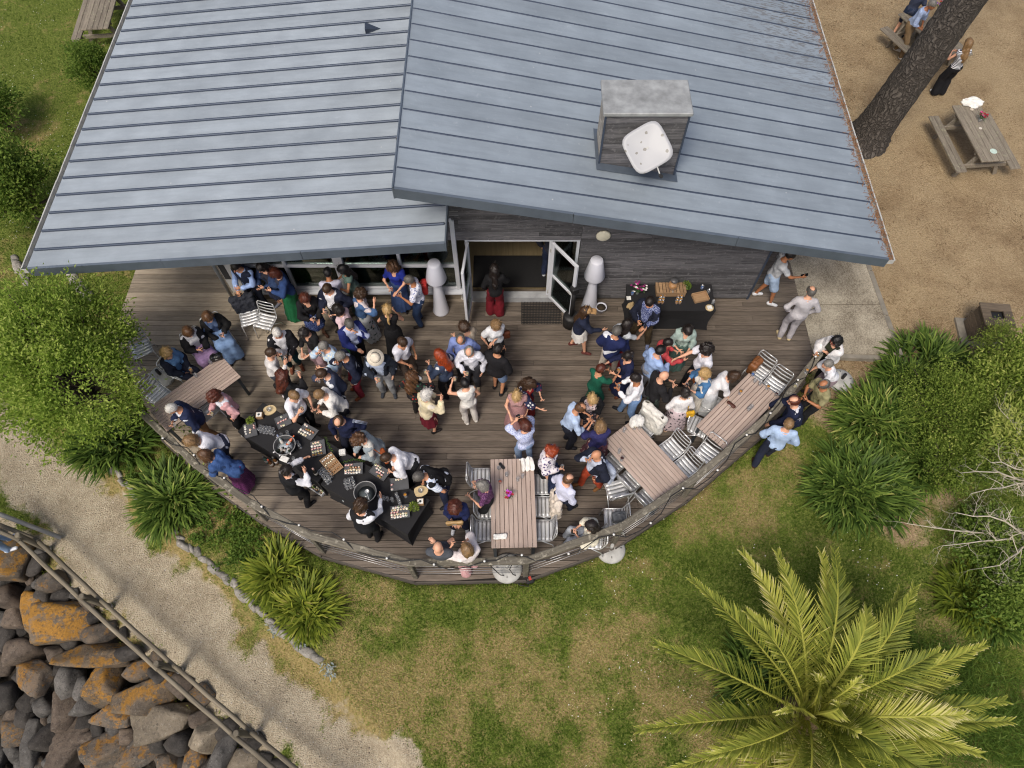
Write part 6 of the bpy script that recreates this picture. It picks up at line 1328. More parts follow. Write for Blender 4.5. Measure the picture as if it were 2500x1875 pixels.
o = f.build('canapes', FOOD, t); o['kind'] = 'stuff'
# big black bowls
def bowl(label, px, py, fill):
    p = at(px, py, TZ+.12); t = thing('ice_bowl', label, 'bowl', (p.x, p.y, TZ)); MB().lathe([(.13, 0), (.15, .01), (.19, .17), (.205, .185), (.205, .195), (.19, .195), (.18, .17), (.14, .02), (.001, .016)], n=32).build('bowl', M('dark_grey_bowl', (.06, .062, .065), .4, .1, 5, 0), t)
    MB().tube([(.198*math.cos(a), .198*math.sin(a), .192) for a in np.linspace(0, 2*math.pi, 33)], .008, 6).build('rim', M('bowl_rim', (.28, .28, .28), .4, .1, 5, 0), t)
    if fill:
        MB().lathe([(.165, .10), (.001, .11)], n=24).build('ice', M('ice', (.5, .55, .6), .15, .5, 22, .8, 30, bdist=.02), t)
    else: MB().lathe([(.155, .07), (.001, .071)], n=24).build('punch', M('clear_punch', (.10, .12, .13), .08, .1, 3, 0), t)
    return (p.x, p.y)
bx_, by_ = bowl('black ice bowl with bottles on the west half of the buffet', 697, 1090, True)
BOT = MB().lathe([(.036, 0), (.038, .01), (.038, .17), (.03, .21), (.014, .25), (.014, .30), (.016, .30), (.016, .315), (.001, .316)], n=14)
def bottle(label, loc, tilt, az, col, cap, group=None, clear=False, sc=1.0):
    t = thing('bottle', label, 'bottle', loc, 0, group); t.rotation_euler = (0, tilt, az); t.scale = (sc, sc, sc); mtb = M('bottle_%.2f_%.2f_%.2f' % col, col, .12, .05, 3, 0) if not clear else CGL
    link('body', BOT.mesh('body', [mtb]), t); MB().lathe([(.017, .255), (.0175, .318), (.001, .32)], n=12).build('cap', fab(cap), t); MB().lathe([(.0385, .06), (.0385, .14)], n=14).build('label', fab((.6, .55, .5)), t); return t
for i, (dx, dy, az, col, cap) in enumerate(((-.05, -.03, 3.9, (.015, .02, .012), (.7, .7, .72)), (.0, -.05, 4.4, (.02, .015, .01), (.7, .7, .72)), (.06, -.03, 5.2, (.02, .03, .02), (.75, .75, .76)), (.03, .06, .8, (.5, .12, .05), (.65, .15, .06)), (-.06, .06, 2.2, (.25, .3, .3), (.3, .35, .5)))):
    bottle(['dark bottle with white cap in the ice bowl, leftmost', 'dark bottle with white cap in the ice bowl, middle', 'dark bottle with white cap in the ice bowl, rightmost', 'orange capped rose bottle in the ice bowl', 'pale clear bottle at the back of the ice bowl'][i], (bx_+dx-.10*math.cos(az)*.3, by_+dy-.1*math.sin(az)*.3, TZ+.08), 1.05, az, col, cap, 'bottles in the ice bowl', sc=.75)
bowl('empty black punch bowl on the east half of the buffet', 893, 1204, False)
q = at(893, 1204, TZ+.1); t = thing('ladle', 'metal ladle resting in the empty punch bowl', 'ladle', (q.x, q.y, TZ+.08)); MB().lathe([(.001, .0), (.035, .012), (.04, .03), (.037, .03), (.033, .014), (.001, .004)], (.02, .03, 0), 14).build('cup', ALU, t); MB().tube([(.03, .0, .03), (.06, -.08, .1), (.10, -.17, .17)], .007, 6).build('handle', ALU, t)
bottle('dark wine bottle standing on the buffet by the wooden rack', (at(769, 1152, TZ+.15).x, at(769, 1152, TZ+.15).y, TZ), 0, 0, (.02, .018, .015), (.55, .35, .3))
for i, (px, py, col, cap, lab) in enumerate(((648, 1122, (.08, .16, .14), (.1, .1, .1), 'green glass bottle on the deck beneath the buffet'), (660, 1130, (.12, .05, .015), (.5, .1, .06), 'brown bottle on the deck beneath the buffet, left'), (672, 1124, (.16, .07, .02), (.1, .1, .1), 'brown bottle on the deck beneath the buffet, right'), (826, 1212, (.3, .38, .42), (.1, .2, .5), 'pale blue water bottle on the deck beneath the buffet'), (840, 1220, (.35, .42, .45), (.6, .6, .65), 'clear water bottle on the deck beneath the buffet'), (853, 1222, (.02, .02, .02), (.1, .1, .1), 'black bottle on the deck beneath the buffet'))):
    q = at(px, py, .15); bottle(lab, (q.x, q.y, .002), 0, 0, col, cap)
q = at(775, 1188, .06); t = thing('salad_tub', 'white tub of green grapes and cheese standing behind the buffet', 'tub', (q.x, q.y, .002), R(-32)); mb = MB(); 
for s in (-1, 1): mb.box((s*.185, 0, .05), (.012, .2, .09)); mb.box((0, s*.1, .05), (.38, .012, .092))
mb.box((0, 0, .006), (.36, .19, .012)); mb.build('tub', fab(hx('#d9dadb')), t); f = MB(); rs = random.Random(3)
for k in range(70): blob(f, (rs.uniform(-.16, .16), rs.uniform(-.08, .08), .045+rs.uniform(0, .03)), rs.uniform(.014, .024), .03, rs.choice((0, 4, 0, 3, 2)), rs)
o = f.build('contents', FOOD, t); o['kind'] = 'stuff'
# glass clusters
def cluster(px, py, n, label, group, rz, seed, dx=.062, cols=5, kinds='e', z=TZ):
    p = at(px, py, z+.05); rs = random.Random(seed); cs, sn = math.cos(rz), math.sin(rz)
    for i in range(n):
        u, v = (i % cols-(cols-1)/2)*dx+rs.uniform(-.006, .006), (i//cols-(n//cols)/2)*dx+rs.uniform(-.006, .006); cup(label, (p.x+u*cs-v*sn, p.y+u*sn+v*cs, z), kinds[i % len(kinds)], True, group)
cluster(653, 1047, 10, 'empty wine glass in the row beside the bottle bowl', 'glasses beside the bottle bowl', R(-10), 1)
cluster(797, 1160, 14, 'empty wine glass in the group below the wooden rack', 'glasses below the wooden rack', R(-50), 2, cols=5)
cluster(853, 1177, 9, 'empty wine glass in the group left of the punch bowl', 'glasses left of the punch bowl', R(20), 3, cols=3)
cluster(944, 1212, 4, 'empty wine glass in the loose row right of the punch bowl', 'glasses right of the punch bowl', R(-15), 4, cols=4, dx=.075)
cluster(978, 1222, 5, 'clear glass in the short file before the plant', 'glasses before the plant', R(-65), 5, cols=5); cup_px('glass of orange juice at the east end of the buffet', 990, 1210, TZ, 'o', True)
for i, (px, py) in enumerate(((680, 1070), (688, 1064), (703, 1058), (707, 1066), (728, 1082), (732, 1090))): cup_px('empty wine glass standing against the ice bowl rim', px, py, TZ, 'e', True, 'glasses round the ice bowl')
cup_px('single empty glass near the waiting staff at the buffet', 718, 1122, TZ, 'e', True)
SLICE = M('wood_slice', (.55, .43, .24), .7, .2, 12, .2)
for px, py, lab in ((658, 1001, 'pale wood slice with a glass jar at the west end of the buffet'), (1027, 1199, 'pale wood slice with a jar at the east end of the buffet')):
    q = at(px, py, TZ+.02); t = thing('wood_slice', lab, 'board', (q.x, q.y, TZ)); rs = random.Random(px); n = 18; mb = MB(); P_ = [(.125*(1+.1*math.sin(3*k*.349+1)+rs.uniform(-.05, .05))*math.cos(k*.349), .105*(1+.1*math.sin(2*k*.349))*math.sin(k*.349)) for k in range(n)]; mb.prism(P_, 0, .022); mb.build('board', SLICE, t); MB().lathe([(.04, .023), (.045, .03), (.045, .08), (.04, .08), (.04, .035), (.001, .03)], n=16).build('jar', CGL, t)
for px, py, lab in ((632, 1012, 'small wooden box with a white card at the west end of the buffet'), (1026, 1224, 'small wooden box with a white card at the east end of the buffet')):
    q = at(px, py, TZ+.1); t = thing('card_box', lab, 'box', (q.x, q.y, TZ), .1); MB().bbox((0, 0, .05), (.12, .11, .10), b=.004).build('box', WOODT, t); MB().box((0, 0, .103), (.10, .09, .004)).build('card', fab(hx('#e6e4de')), t)
    MB().lathe([(.024, .1055), (.024, .107), (.018, .107), (.018, .1055)], n=14).build('print', fab(hx('#8f989c')), t)
q = at(836, 1104, TZ+.05); o = MB().bbox((0, 0, .045), (.12, .11, .09), b=.012).build('napkin_box', fab(hx('#dcdcd8'))); o.location = (q.x, q.y, TZ); o.rotation_euler = (0, 0, .15); tag(o, 'white napkin box at the middle of the buffet', 'box')
q = at(694, 1120, TZ+.02); o = MB().bbox((0, 0, .012), (.16, .11, .024), b=.006).build('folded_napkin', fab(hx('#e9e9e8'))); o.location = (q.x, q.y, TZ); o.rotation_euler = (0, 0, -.4); tag(o, 'white folded napkin below the ice bowl', 'napkin')
def potplant(label, px, py, z, r, seed, mat=None, pot=True):
    q = at(px, py, z+.1); t = thing('potted_plant', label, 'plant', (q.x, q.y, z)); rs = np.random.RandomState(seed); n = 170; d = rs.normal(size=(n, 3)); d[:, 2] = np.abs(d[:, 2])+.2; d /= np.linalg.norm(d, axis=1)[:, None]; P = np.array([0, 0, .08])+d*r*rs.uniform(.3, .9, (n, 1)); V, F = leaf_cards(P, d+rs.normal(size=(n, 3))*.4, rs.normal(size=(n, 3))*.4+[0, 0, .8], rs.uniform(.03, .05, n), rs.uniform(.018, .028, n)); me = mesh_np('foliage', V, F, [mat or L_DARK], smooth=False); fattr(me, 'tint', np.repeat(np.clip(rs.normal(.62, .2, n), 0, 1), 4)); link('foliage', me, t); MB().lathe([(.035, 0), (.045, .08), (.04, .08), (.001, .07)], n=14).build('pot', fab(hx('#b9b3a8')), t)
potplant('bright leafy plant at the east end of the buffet', 1011, 1238, TZ, .10, 1, L_SHRUB); potplant('small lettuce green plant at the west end of the buffet', 611, 1027, TZ, .07, 2, L_SHRUB); potplant('leafy basil plant on the drinks table', 1675, 698, TZ, .12, 3)
def garland(label, pts, seed):
    P = [at(*p, TZ+.01) for p in pts]; rs = np.random.RandomState(seed); t = thing('leaf_garland', label, 'garland', P[0]); C = []; D = []
    for a, b in zip(P[:-1], P[1:]):
        k = max(2, int((b-a).length/.022))
        for i in range(k): p = a+(b-a)*(i/k); d = (b-a).normalized(); s = 1 if i % 2 else -1; C.append(np.array(p)-np.array(P[0])); D.append([d.x-s*d.y*1.3, d.y+s*d.x*1.3, .35])
    C = np.array(C); D = np.array(D); V, F = leaf_cards(C, D, np.tile([0, 0, 1.], (len(C), 1)), np.full(len(C), .036), np.full(len(C), .022)); me = mesh_np('leaves', V, F, [L_DARK], smooth=False); fattr(me, 'tint', np.repeat(rs.uniform(.1, .5, len(C)), 4)); link('leaves', me, t)
    MB().tube([p-P[0] for p in P], .003, 5).build('stem', M('stem_green', (.05, .11, .03)), t)
garland('dark leaf garland beside the five row tray', [(794, 1066), (799, 1080), (806, 1092), (812, 1106)], 1); garland('dark leaf garland above the middle tray', [(830, 1131), (846, 1126), (868, 1121), (890, 1128)], 2)
# drinks table against the wall
flowers('tall magenta and white flowers at the left of the drinks table', 1560, 700, TZ, [hx('#b02a80'), hx('#7a1a60'), hx('#e0dcd8')], 7, 22, .16, .25)
q = at(1637, 706, TZ+.1); t = thing('drink_crate', 'slatted wooden crate under the juice dispenser', 'crate', (q.x, q.y, TZ))
for k in range(9): MB().box((-.28+k*.07, 0, .15), (.058, .26, .012)).build('slat', WOODT, t)
for s in (-1, 1): MB().box((0, s*.12, .08), (.6, .014, .13)).build('side', WOODT, t); MB().box((s*.292, 0, .08), (.014, .225, .13)).build('end', WOODT, t)
t = thing('juice_dispenser', 'glass jar of orange juice with a dark lid on the crate', 'dispenser', (q.x+.02, q.y, TZ+.157)); MB().lathe([(.08, 0), (.09, .02), (.095, .18), (.07, .23), (.066, .24)], n=20).build('jar', CGL, t); MB().lathe([(.001, .008), (.083, .012), (.09, .14), (.001, .141)], n=18).build('juice', DRK['o'], t); MB().lathe([(.075, .235), (.075, .27), (.001, .275)], n=18).build('lid', M('dark_lid', (.09, .09, .095), .4, .1, 5, 0), t); MB().tube([(0, -.09, .03), (0, -.13, .03), (0, -.135, .01)], .009, 6).build('tap', GUT, t)
for i, (px, py) in enumerate(((1613, 724), (1622, 722), (1611, 731), (1619, 731), (1609, 738), (1617, 738), (1664, 724), (1656, 722), (1662, 731), (1654, 731), (1660, 738), (1652, 738))): cup_px('glass of orange juice in the double row left of the crate tap' if i < 6 else 'glass of orange juice in the double row right of the crate tap', px, py, TZ, 'o', False, 'orange juice rows left' if i < 6 else 'orange juice rows right')
q = at(1710, 725, TZ+.03); t = thing('wooden_tray', 'shallow wooden box tray on the drinks table', 'tray', (q.x, q.y, TZ), .25); mb = MB(); mb.box((0, 0, .008), (.30, .2, .016)); 
for s in (-1, 1): mb.box((s*.155, 0, .03), (.012, .21, .06)); mb.box((0, s*.105, .03), (.30, .012, .061))
mb.build('tray', WOODT, t)
cup_px('tall blue cup at the back of the drinks table', 1714, 702, TZ, 'b'); cup_px('blue cup at the left end of the drinks table', 1544, 716, TZ, 'b'); cup_px('empty glass at the right corner of the drinks table', 1730, 712, TZ); cup_px('empty glass at the right edge of the drinks table', 1741, 738, TZ)
q = at(1732, 752, TZ); t = thing('cheese_board', 'round board with a white card on the drinks table', 'board', (q.x, q.y, TZ)); MB().lathe([(.085, 0), (.085, .02), (.001, .021)], n=22).build('board', SLICE, t); MB().box((0, 0, .026), (.1, .09, .008), .2).build('card', fab(hx('#e8e8e4')), t)
q = at(1535, 728, TZ); o = MB().box((0, 0, .004), (.09, .09, .008)).build('card', fab(hx('#e4e4e0'))); o.location = (q.x, q.y, TZ); tag(o, 'small white card at the left end of the drinks table', 'card')
q = at(1540, 748, TZ+.02); soft('snack_bag', 'crumpled kraft paper bag on the left end of the drinks table', 'paper bag', (q.x, q.y, TZ), 0, lambda P: np.maximum(ell(P, (0, 0, .04), (.09, .08, .06))+folds(P, .014, 50, 12), -P[..., 2]), (-.14, -.13, -.02), (.14, .13, .14), fab(hx('#a58f6a')), .013)
# ================================================================== PEOPLE
def cone(P, a, b, ra, rb):
    a = np.float32(a); ba = np.float32(b)-a; l2 = float((ba*ba).sum())+1e-9; pa = P-a; t = np.clip((pa@ba)/l2, 0, 1)[..., None]
    d = pa-t*ba; return np.sqrt((d*d).sum(-1))-(ra+(rb-ra)*t[..., 0])
def ik(S, T, l1, l2, hint):
    S, T, hint = Vector(S), Vector(T), Vector(hint); d = T-S; L = min(d.length, (l1+l2)*.995); u = d.normalized(); T = S+u*L
    a = (l1*l1-l2*l2+L*L)/(2*L); hgt = math.sqrt(max(0, l1*l1-a*a)); pp = hint-u*hint.dot(u); pp = pp.normalized() if pp.length > 1e-5 else u.orthogonal().normalized(); return S+u*a+pp*hgt, T
HANDS = {'hang': (.26, .05, -.06), 'glass': (.10, .30, .24), 'mouth': (.05, .19, .53), 'out': (.16, .46, .26), 'akimbo': (.20, .03, .03), 'pocket': (.21, .09, -.01), 'cross': (-.10, .17, .20), 'behind': (.04, -.17, .06), 'phone': (.06, .30, .27), 'up': (.10, .24, .60), 'rail': (.20, .42, .12), 'plate': (.08, .31, .12), 'lap': (.08, .26, .06), 'reach': (.10, .50, .02), 'raise': (.20, .26, .52), 'point': (.10, .52, .36), 'front': (.06, .20, .0), 'neck': (.10, .12, .50)}
SKINS = {'l': hx('#d9a588'), 'm': hx('#c48d6c'), 't': hx('#a8714f'), 'p': hx('#e3b79c')}
HAIRC = {'brown': hx('#3a2819'), 'dark': hx('#1d1613'), 'black': hx('#120f0f'), 'auburn': hx('#4f2416'), 'red': hx('#8a3716'), 'blond': hx('#a98a5a'), 'light': hx('#7d6242'), 'grey': hx('#77746f'), 'white': hx('#c3c0ba'), 'salt': hx('#55524e'), 'mid': hx('#553a24')}
def skinmat(k): return M('skin_'+k, SKINS[k], .5, .08, 12, .08, 150, spec=.4)
def hairmat(k):
    key = ('H', k)
    if key in _mc: return _mc[key]
    m, N, L, b = base_mat('hair_'+k); co = coord(N, L, 'Object', (60, 60, 9)); n = noise(N, L, co, 1.2, 4, .6, .8); c = HAIRC[k]
    r = ramp(N, n.outputs[0], L, [(.3, tuple(x*.55 for x in c)), (.7, tuple(min(1, x*1.5) for x in c))]); L.new(r.outputs[0], b.inputs['Base Color']); b.inputs['Roughness'].default_value = .45; bump(N, L, b, n.outputs[0], .6, .008); _mc[key] = m; return m
def printmat(kind, cols):
    key = ('P', kind, cols)
    if key in _mc: return _mc[key]
    m, N, L, b = base_mat('print_%s_%d' % (kind, len(_mc))); co = coord(N, L, 'Object'); C = [hx(c) for c in cols]
    if kind == 'stripe':
        w_ = N.new('ShaderNodeTexWave'); w_.inputs['Scale'].default_value = 9; w_.bands_direction = 'Z'; L.new(co, w_.inputs[0]); f = ramp(N, w_.outputs[0], L, [(.45, (0, 0, 0)), (.55, (1, 1, 1))]); c = mixc(N, L, f.outputs[0], C[0], C[1])
    elif kind == 'dye':
        n = noise(N, L, co, 9, 4, .6, 1.5); c = ramp(N, n.outputs[0], L, [(.3, C[0]), (.5, C[1]), (.65, C[2]), (.8, C[-1])]).outputs[0]
    else:
        sc = {'floral': 26, 'fine': 60, 'big': 15, 'leaf': 12}[kind]; v = voro(N, L, co, sc); n = noise(N, L, co, sc*1.5, 3, .6); d = mth(N, L, 'ADD', v.outputs[0], mth(N, L, 'MULTIPLY_ADD', n.outputs[0], .5, -.25))
        f = ramp(N, d, L, [(.30, (1, 1, 1)), (.38, (0, 0, 0))]); cc = C[1]
        if len(C) > 2: s = N.new('ShaderNodeSeparateColor'); L.new(v.outputs['Color'], s.inputs[0]); cc = ramp(N, s.outputs[0], L, [(.45, C[1]), (.55, C[2])]).outputs[0]
        c = mixc(N, L, f.outputs[0], C[0], cc)
    L.new(c, b.inputs['Base Color']); b.inputs['Roughness'].default_value = .85; _mc[key] = m; return m
def cloth_of(c):
    if isinstance(c, tuple): return printmat(c[0], c[1:])
    return fab(hx(c))
DENIM = '#3a4f78'
EYE = M('eye_dark', (.02, .015, .012), .2, .1, 5, 0); LIP = M('lips', (.42, .15, .13), .45, .1, 8, 0); LENS = M('dark_lens', (.012, .012, .014), .15, .1, 5, 0)
class Quads:
    def __init__(s): s.V = []; s.F = []; s.M = []; s.n = 0
    def add(s, V, F, m=0):
        if len(V) == 0: return
        s.V.append(np.asarray(V, np.float32)); s.F.append(np.asarray(F, np.int32)+s.n); s.M.append(np.full(len(F), m, np.int32)); s.n += len(V)
    def mb(s, mb, m=0): s.add(np.array([tuple(v) for v in mb.v]), np.array([f for f in mb.f if len(f) == 4]), m)
    def mesh(s, name, mats): return mesh_np(name, np.concatenate(s.V), np.concatenate(s.F), mats, np.concatenate(s.M))
def hand_mesh(W, d, n, up_, curl, sc, side):
    """W wrist, d forearm direction, n palm normal, up_ thumb side"""
    mb = MB(); mb.tube([W-d*.03, W, W+d*.03, W+d*.075, W+d*.092, W+d*.098], [.024*sc, .026*sc, .036*sc, .040*sc, .030*sc, .004], 8, cap=False, flat=.42, up=n)
    for k, (o, L_, r_) in enumerate(((.030, .068, .0088), (.010, .076, .0092), (-.010, .070, .0088), (-.029, .054, .0078))):
        p = W+d*.078+up_*o*sc; pts = [p]; dd = d.copy()
        for j, fr in enumerate((.45, .32, .23)):
            a = curl*(.7+.35*j); dd = (dd*math.cos(a)+n*math.sin(a)*1).normalized(); nn = (n-dd*n.dot(dd)); n2 = nn.normalized() if nn.length > 1e-4 else n; p = p+dd*L_*fr*sc; pts.append(p)
            n_old = n; n = n2
        n = n_old if False else n
        pts.append(pts[-1]+dd*.006); mb.tube(pts, [r_*sc, r_*sc, r_*.92*sc, r_*.8*sc, .002], 6, cap=False)
        n = (up_.cross(d)).normalized() if (up_.cross(d)).dot(n) > 0 else -(up_.cross(d)).normalized()
    p = W+d*.022+up_*.026*sc; t1 = (d*.6+up_*.65+n*.35).normalized(); t2 = (d*.8+n*.5+up_*.15).normalized(); mb.tube([p, p+t1*.036*sc, p+t1*.036*sc+t2*.034*sc, p+t1*.036*sc+t2*.040*sc], [.0125*sc, .0105*sc, .009*sc, .002], 6, cap=False); return mb
PEOPLE = []
def person(px, py, ang, lab, hair=('short', 'brown'), top=('shirt', '#dddddd'), over=None, bot=('trousers', '#22252c'), shoes='#2a2320', arms='hang hang', h=1.72, lean=4, look=22, yaw=0, sit=False, skin='l', fem=False, hold=None, glasses=False, cap=None, zb=0.0, legs='stand', held=None, dirp=None, headz=None):
    seed = len(PEOPLE)*13+5; rs = np.random.RandomState(seed); sc = h/1.72*.955; ph = (.93 if not sit else .54); le = R(lean)
    la, ra = arms.split(); sw_ = .150 if fem else .172; fat = rs.uniform(.90, 1.03)*(1.0 if fem else 1.03)
    Rt = Matrix.Rotation(-le, 3, 'X'); pel = Vector((0, -.10*math.sin(le)*1.5, ph)); 
    def T(x, y, z): return pel+Rt@Vector((x, y, z))
    RtN = np.array(Rt, np.float32); pelN = np.array(pel, np.float32)
    # head frame
    neck = T(0, -.01, .50); hc0 = T(0, .02, .60)
    Rh = Matrix.Rotation(R(yaw), 3, 'Z')@Matrix.Rotation(-R(look)-le*.35, 3, 'X'); hc = hc0+Rh@Vector((0, .012, .085)); RhN = np.array(Rh, np.float32); hcN = np.array(hc, np.float32)
    # limbs
    A = []
    for s, code in ((-1, la), (1, ra)):
        tx, ty, tz = HANDS[code]; S = T(s*sw_, 0, .445); tgt = T(s*tx, ty, tz)
        if code == 'hang': tgt = S+Vector((s*.06, .06, -.50))
        hint = Vector((s*.8, -.5, -.6)) if code not in ('akimbo', 'pocket') else Vector((s*1.0, -.55, .1))
        if code in ('up', 'mouth', 'raise', 'neck'): hint = Vector((s*.7, .1, -.9))
        E, Wp = ik(S, tgt, .285, .25, hint); A.append((S, E, Wp, s, code))
    Lg = []
    for s in (-1, 1):
        hip = Vector((s*.085, pel.y, ph-.02))
        if sit: K = Vector((s*.10, pel.y+.40, ph-.03)); An = Vector((s*.11, pel.y+.44+rs.uniform(-.06, .06), .085))
        else:
            dy = {'stand': rs.uniform(-.05, .05), 'step': .16*s, 'rstep': -.16*s, 'wide': .02*s}[legs]; dx = .20 if legs == 'wide' else .095+rs.uniform(-.015, .03)
            An = Vector((s*dx, dy+.02, .085)); K, An = ik(hip, An, .425, .42, (s*.15, 1, 0))
        Lg.append((hip, K, An, s))
    tk = .92 if fem else 1.0
    def torso(P, inf=0.0):
        Q = (P-pelN)@RtN
        d = ell(Q, (0, -.005, .0), ((.165 if fem else .16)*fat+inf, (.12)*fat+inf, .135+inf)); d = smin(d, ell(Q, (0, .0, .17), ((.125 if fem else .145)*fat+inf, .10*fat+inf, .17+inf)), .05)
        d = smin(d, ell(Q, (0, -.005, .34), ((.145 if fem else .168)*fat+inf, .112*fat+inf, .17+inf)), .05)
        d = smin(d, cone(Q, (-sw_+.02, 0, .445), (sw_-.02, 0, .445), .058+inf, .058+inf), .06)
        if fem:
            for s in (-1, 1): d = smin(d, ell(Q, (s*.068, .075, .33), (.062+inf, .06+inf, .065+inf)), .04)
        elif fat > 1.0: d = smin(d, ell(Q, (0, .07, .12), (.12+inf, .10+inf, .13+inf)), .06)
        return d, Q
    def body(P):
        d, Q = torso(P, -.004); d = smin(d, cone(P, T(0, -.012, .46), hc+Rh@Vector((0, -.015, -.05)), .058*tk, .05*tk), .03)
        for S, E, Wp, s, c in A: d = smin(d, cone(P, S, E, .047*tk, .039*tk), .03); d = smin(d, cone(P, E, Wp, .040*tk, .026*tk), .012)
        for hip, K, An, s in Lg: d = smin(d, cone(P, hip, K, .086, .056), .03); d = smin(d, cone(P, K, An, .055, .036), .014); d = smin(d, cone(P, An+Vector((0, -.02, -.04)), An+Vector((s*.02, .12, -.055)), .036, .026), .02)
        return d
    pts = [v for a in A for v in a[:3]]+[v for l in Lg for v in l[:3]]+[hc, pel]
    lo = [min(p[i] for p in pts) for i in range(3)]; hi = [max(p[i] for p in pts) for i in range(3)]
    lo = [lo[0]-.2, lo[1]-.2, -.01]; hi = [hi[0]+.2, hi[1]+.24, hi[2]]
    root = thing('person', lab, 'person', (0, 0, 0), 0, 'party guests')
    B = Quads(); V, F = surfnet(body, lo, hi, .033); B.add(V, F, 0)
    # head
    def head(Q):
        d = ell(Q, (0, -.01, .015), (.074, .094, .10)); d = smin(d, ell(Q, (0, .022, -.055), (.056, .066, .066)), .04); d = smin(d, cone(Q, (0, .088, .012), (0, .112, -.025), .009, .014), .012)
        for s in (-1, 1): d = smin(d, ell(Q, (s*.076, -.012, -.012), (.013, .026, .034)), .01); d = np.maximum(d, -ell(Q, (s*.03, .098, .012), (.016, .014, .011))); d = smin(d, ell(Q, (s*.034, .062, -.03), (.022, .022, .018)), .02)
        d = smin(d, ell(Q, (0, .082, -.062), (.024, .012, .011)), .008); d = smin(d, ell(Q, (0, .066, -.098), (.022, .02, .018)), .02); return d
    V, F = surfnet(head, (-.1, -.12, -.14), (.1, .14, .13), .0165); B.add(V@RhN.T+hcN, F, 0)
    for s in (-1, 1): e = MB(); e.lathe([(.002, -.010), (.009, -.006), (.011, 0), (.009, .006), (.002, .010)], (s*.03, .083, .012), 6); V = np.array(e.v, np.float32)@RhN.T+hcN; B.add(V, np.array([f for f in e.f if len(f) == 4]), 1)
    e = MB(); e.tube([(-.022, .084, -.064), (0, .0965, -.062), (.022, .084, -.064)], [.003, .0065, .003], 6, cap=False); B.add(np.array([tuple(v) for v in e.v], np.float32)@RhN.T+hcN, np.array([f for f in e.f if len(f) == 4]), 2)
    holds = []
    for S, E, Wp, s, code in A:
        d = (Wp-E).normalized(); med = Vector((-s, 0, 0)); n = med-d*med.dot(d); n = n.normalized() if n.length > .15 else (Vector((0, 0, -1))-d*(-d.z)).normalized()
        if code in ('rail', 'lap', 'reach', 'front', 'cross', 'plate'): n = Vector((0, 0, -1))-d*(-d.z); n = n.normalized() if n.length > .1 else Vector((-s, 0, 0))
        upv = n.cross(d); ref = Vector((0, 0, 1)) if abs(d.z) < .7 else Vector((0, 1, 0)); upv = upv if upv.dot(ref+Vector((-s*.3, .2, 0))) > 0 else -upv
        g = code in ('glass', 'mouth', 'raise', 'phone', 'up'); B.mb(hand_mesh(Wp, d, n.copy(), upv, .62 if g else (.9 if code in ('pocket', 'akimbo') else .28), .95*tk, s), 0)
        holds.append((Wp+d*.085+n*.04, d, n))
    link('body', B.mesh('body', [skinmat(skin), EYE, LIP]), root)
    # ---- garments
    def gar(name, fn, lo_, hi_, mat, hh=.0255, label=None):
        V, F = surfnet(fn, lo_, hi_, hh)
        if len(V) == 0: return None
        o = link(name, mesh_np(name, V, F, [mat]), root)
        if label: o['label'] = label
        return o
    tlo = [lo[0], lo[1], 0 if sit else .3]; thi = [hi[0], hi[1], min(hi[2], hc.z+.05) if la not in ('up',) else hi[2]]
    def topfn(inf, sleeve, hem, vneck=0, openw=None, puff=.0, fa=.0105, fs=seed):
        def fn(P):
            d, Q = torso(P, inf+.004)
            for S, E, Wp, s, c in A:
                if sleeve == 'short': e = S+(E-S)*.62; d = smin(d, cone(P, S, e, .054*tk+inf, .052*tk+inf+puff), .025)
                elif sleeve in ('long', '34'):
                    e = E+(Wp-E)*(.86 if sleeve == 'long' else .35); d = smin(d, cone(P, S, E, .054*tk+inf, .048*tk+inf+puff*.6), .025); d = smin(d, cone(P, E, e, .047*tk+inf+puff*.6, .036*tk+inf*.8+puff), .012)
            d = d+folds(P, fa, 17, fs); wob = .012*np.sin(Q[..., 0]*18+seed); d = np.maximum(d, hem+wob-Q[..., 2]); d = np.maximum(d, Q[..., 2]-.515)
            nk = cone(Q, (0, .0, .44), (0, .05, .62), .062+inf*.3, .08); d = np.maximum(d, -nk)
            if vneck: d = np.maximum(d, -ell(Q, (0, .13, .46), (.055, .09, vneck)))
            if openw is not None:
                w_ = openw[0]+openw[1]*np.clip((Q[..., 2]-openw[2])/.35, 0, 1); d = np.maximum(d, -np.maximum(np.abs(Q[..., 0]-.01)-w_, -Q[..., 1]+.01))
            return d
        return fn
    kind, col = top[0], top[1]; m_ = cloth_of(col)
    tp = dict(shirt=('long', -.06, 0, .012), tuck=('long', .03, 0, .010), tee=('short', -.10, 0, .012), polo=('short', -.09, .05, .012), none=('none', .0, .06, .010), sweater=('long', -.09, 0, .018), blouse=('34', -.08, .10, .016), rolled=('34', -.08, .06, .013), dresstop=('none', -.02, .09, .010), dressshort=('short', -.02, .09, .010), dresslong=('34', -.02, .08, .012), tunic=('34', -.22, .06, .03))[kind]
    gar('top', topfn(tp[3], tp[0], tp[1], tp[2], puff=.012 if kind in ('blouse', 'tunic') else .004), tlo, thi, m_)
    if kind in ('shirt', 'tuck', 'polo', 'rolled') and not over:
        mbc = MB(); pr = [Vector((.066*math.cos(t), .062*math.sin(t), .0)) for t in np.linspace(R(118), R(422), 14)]; base_ = neck+Rt@Vector((0, .012, -.015)); mbc.tube([base_+Rt@(p+Vector((0, 0, .012-.03*max(0, p.y)/.06))) for p in pr], .0125, 6, flat=1.5); mbc.build('collar', m_, root)
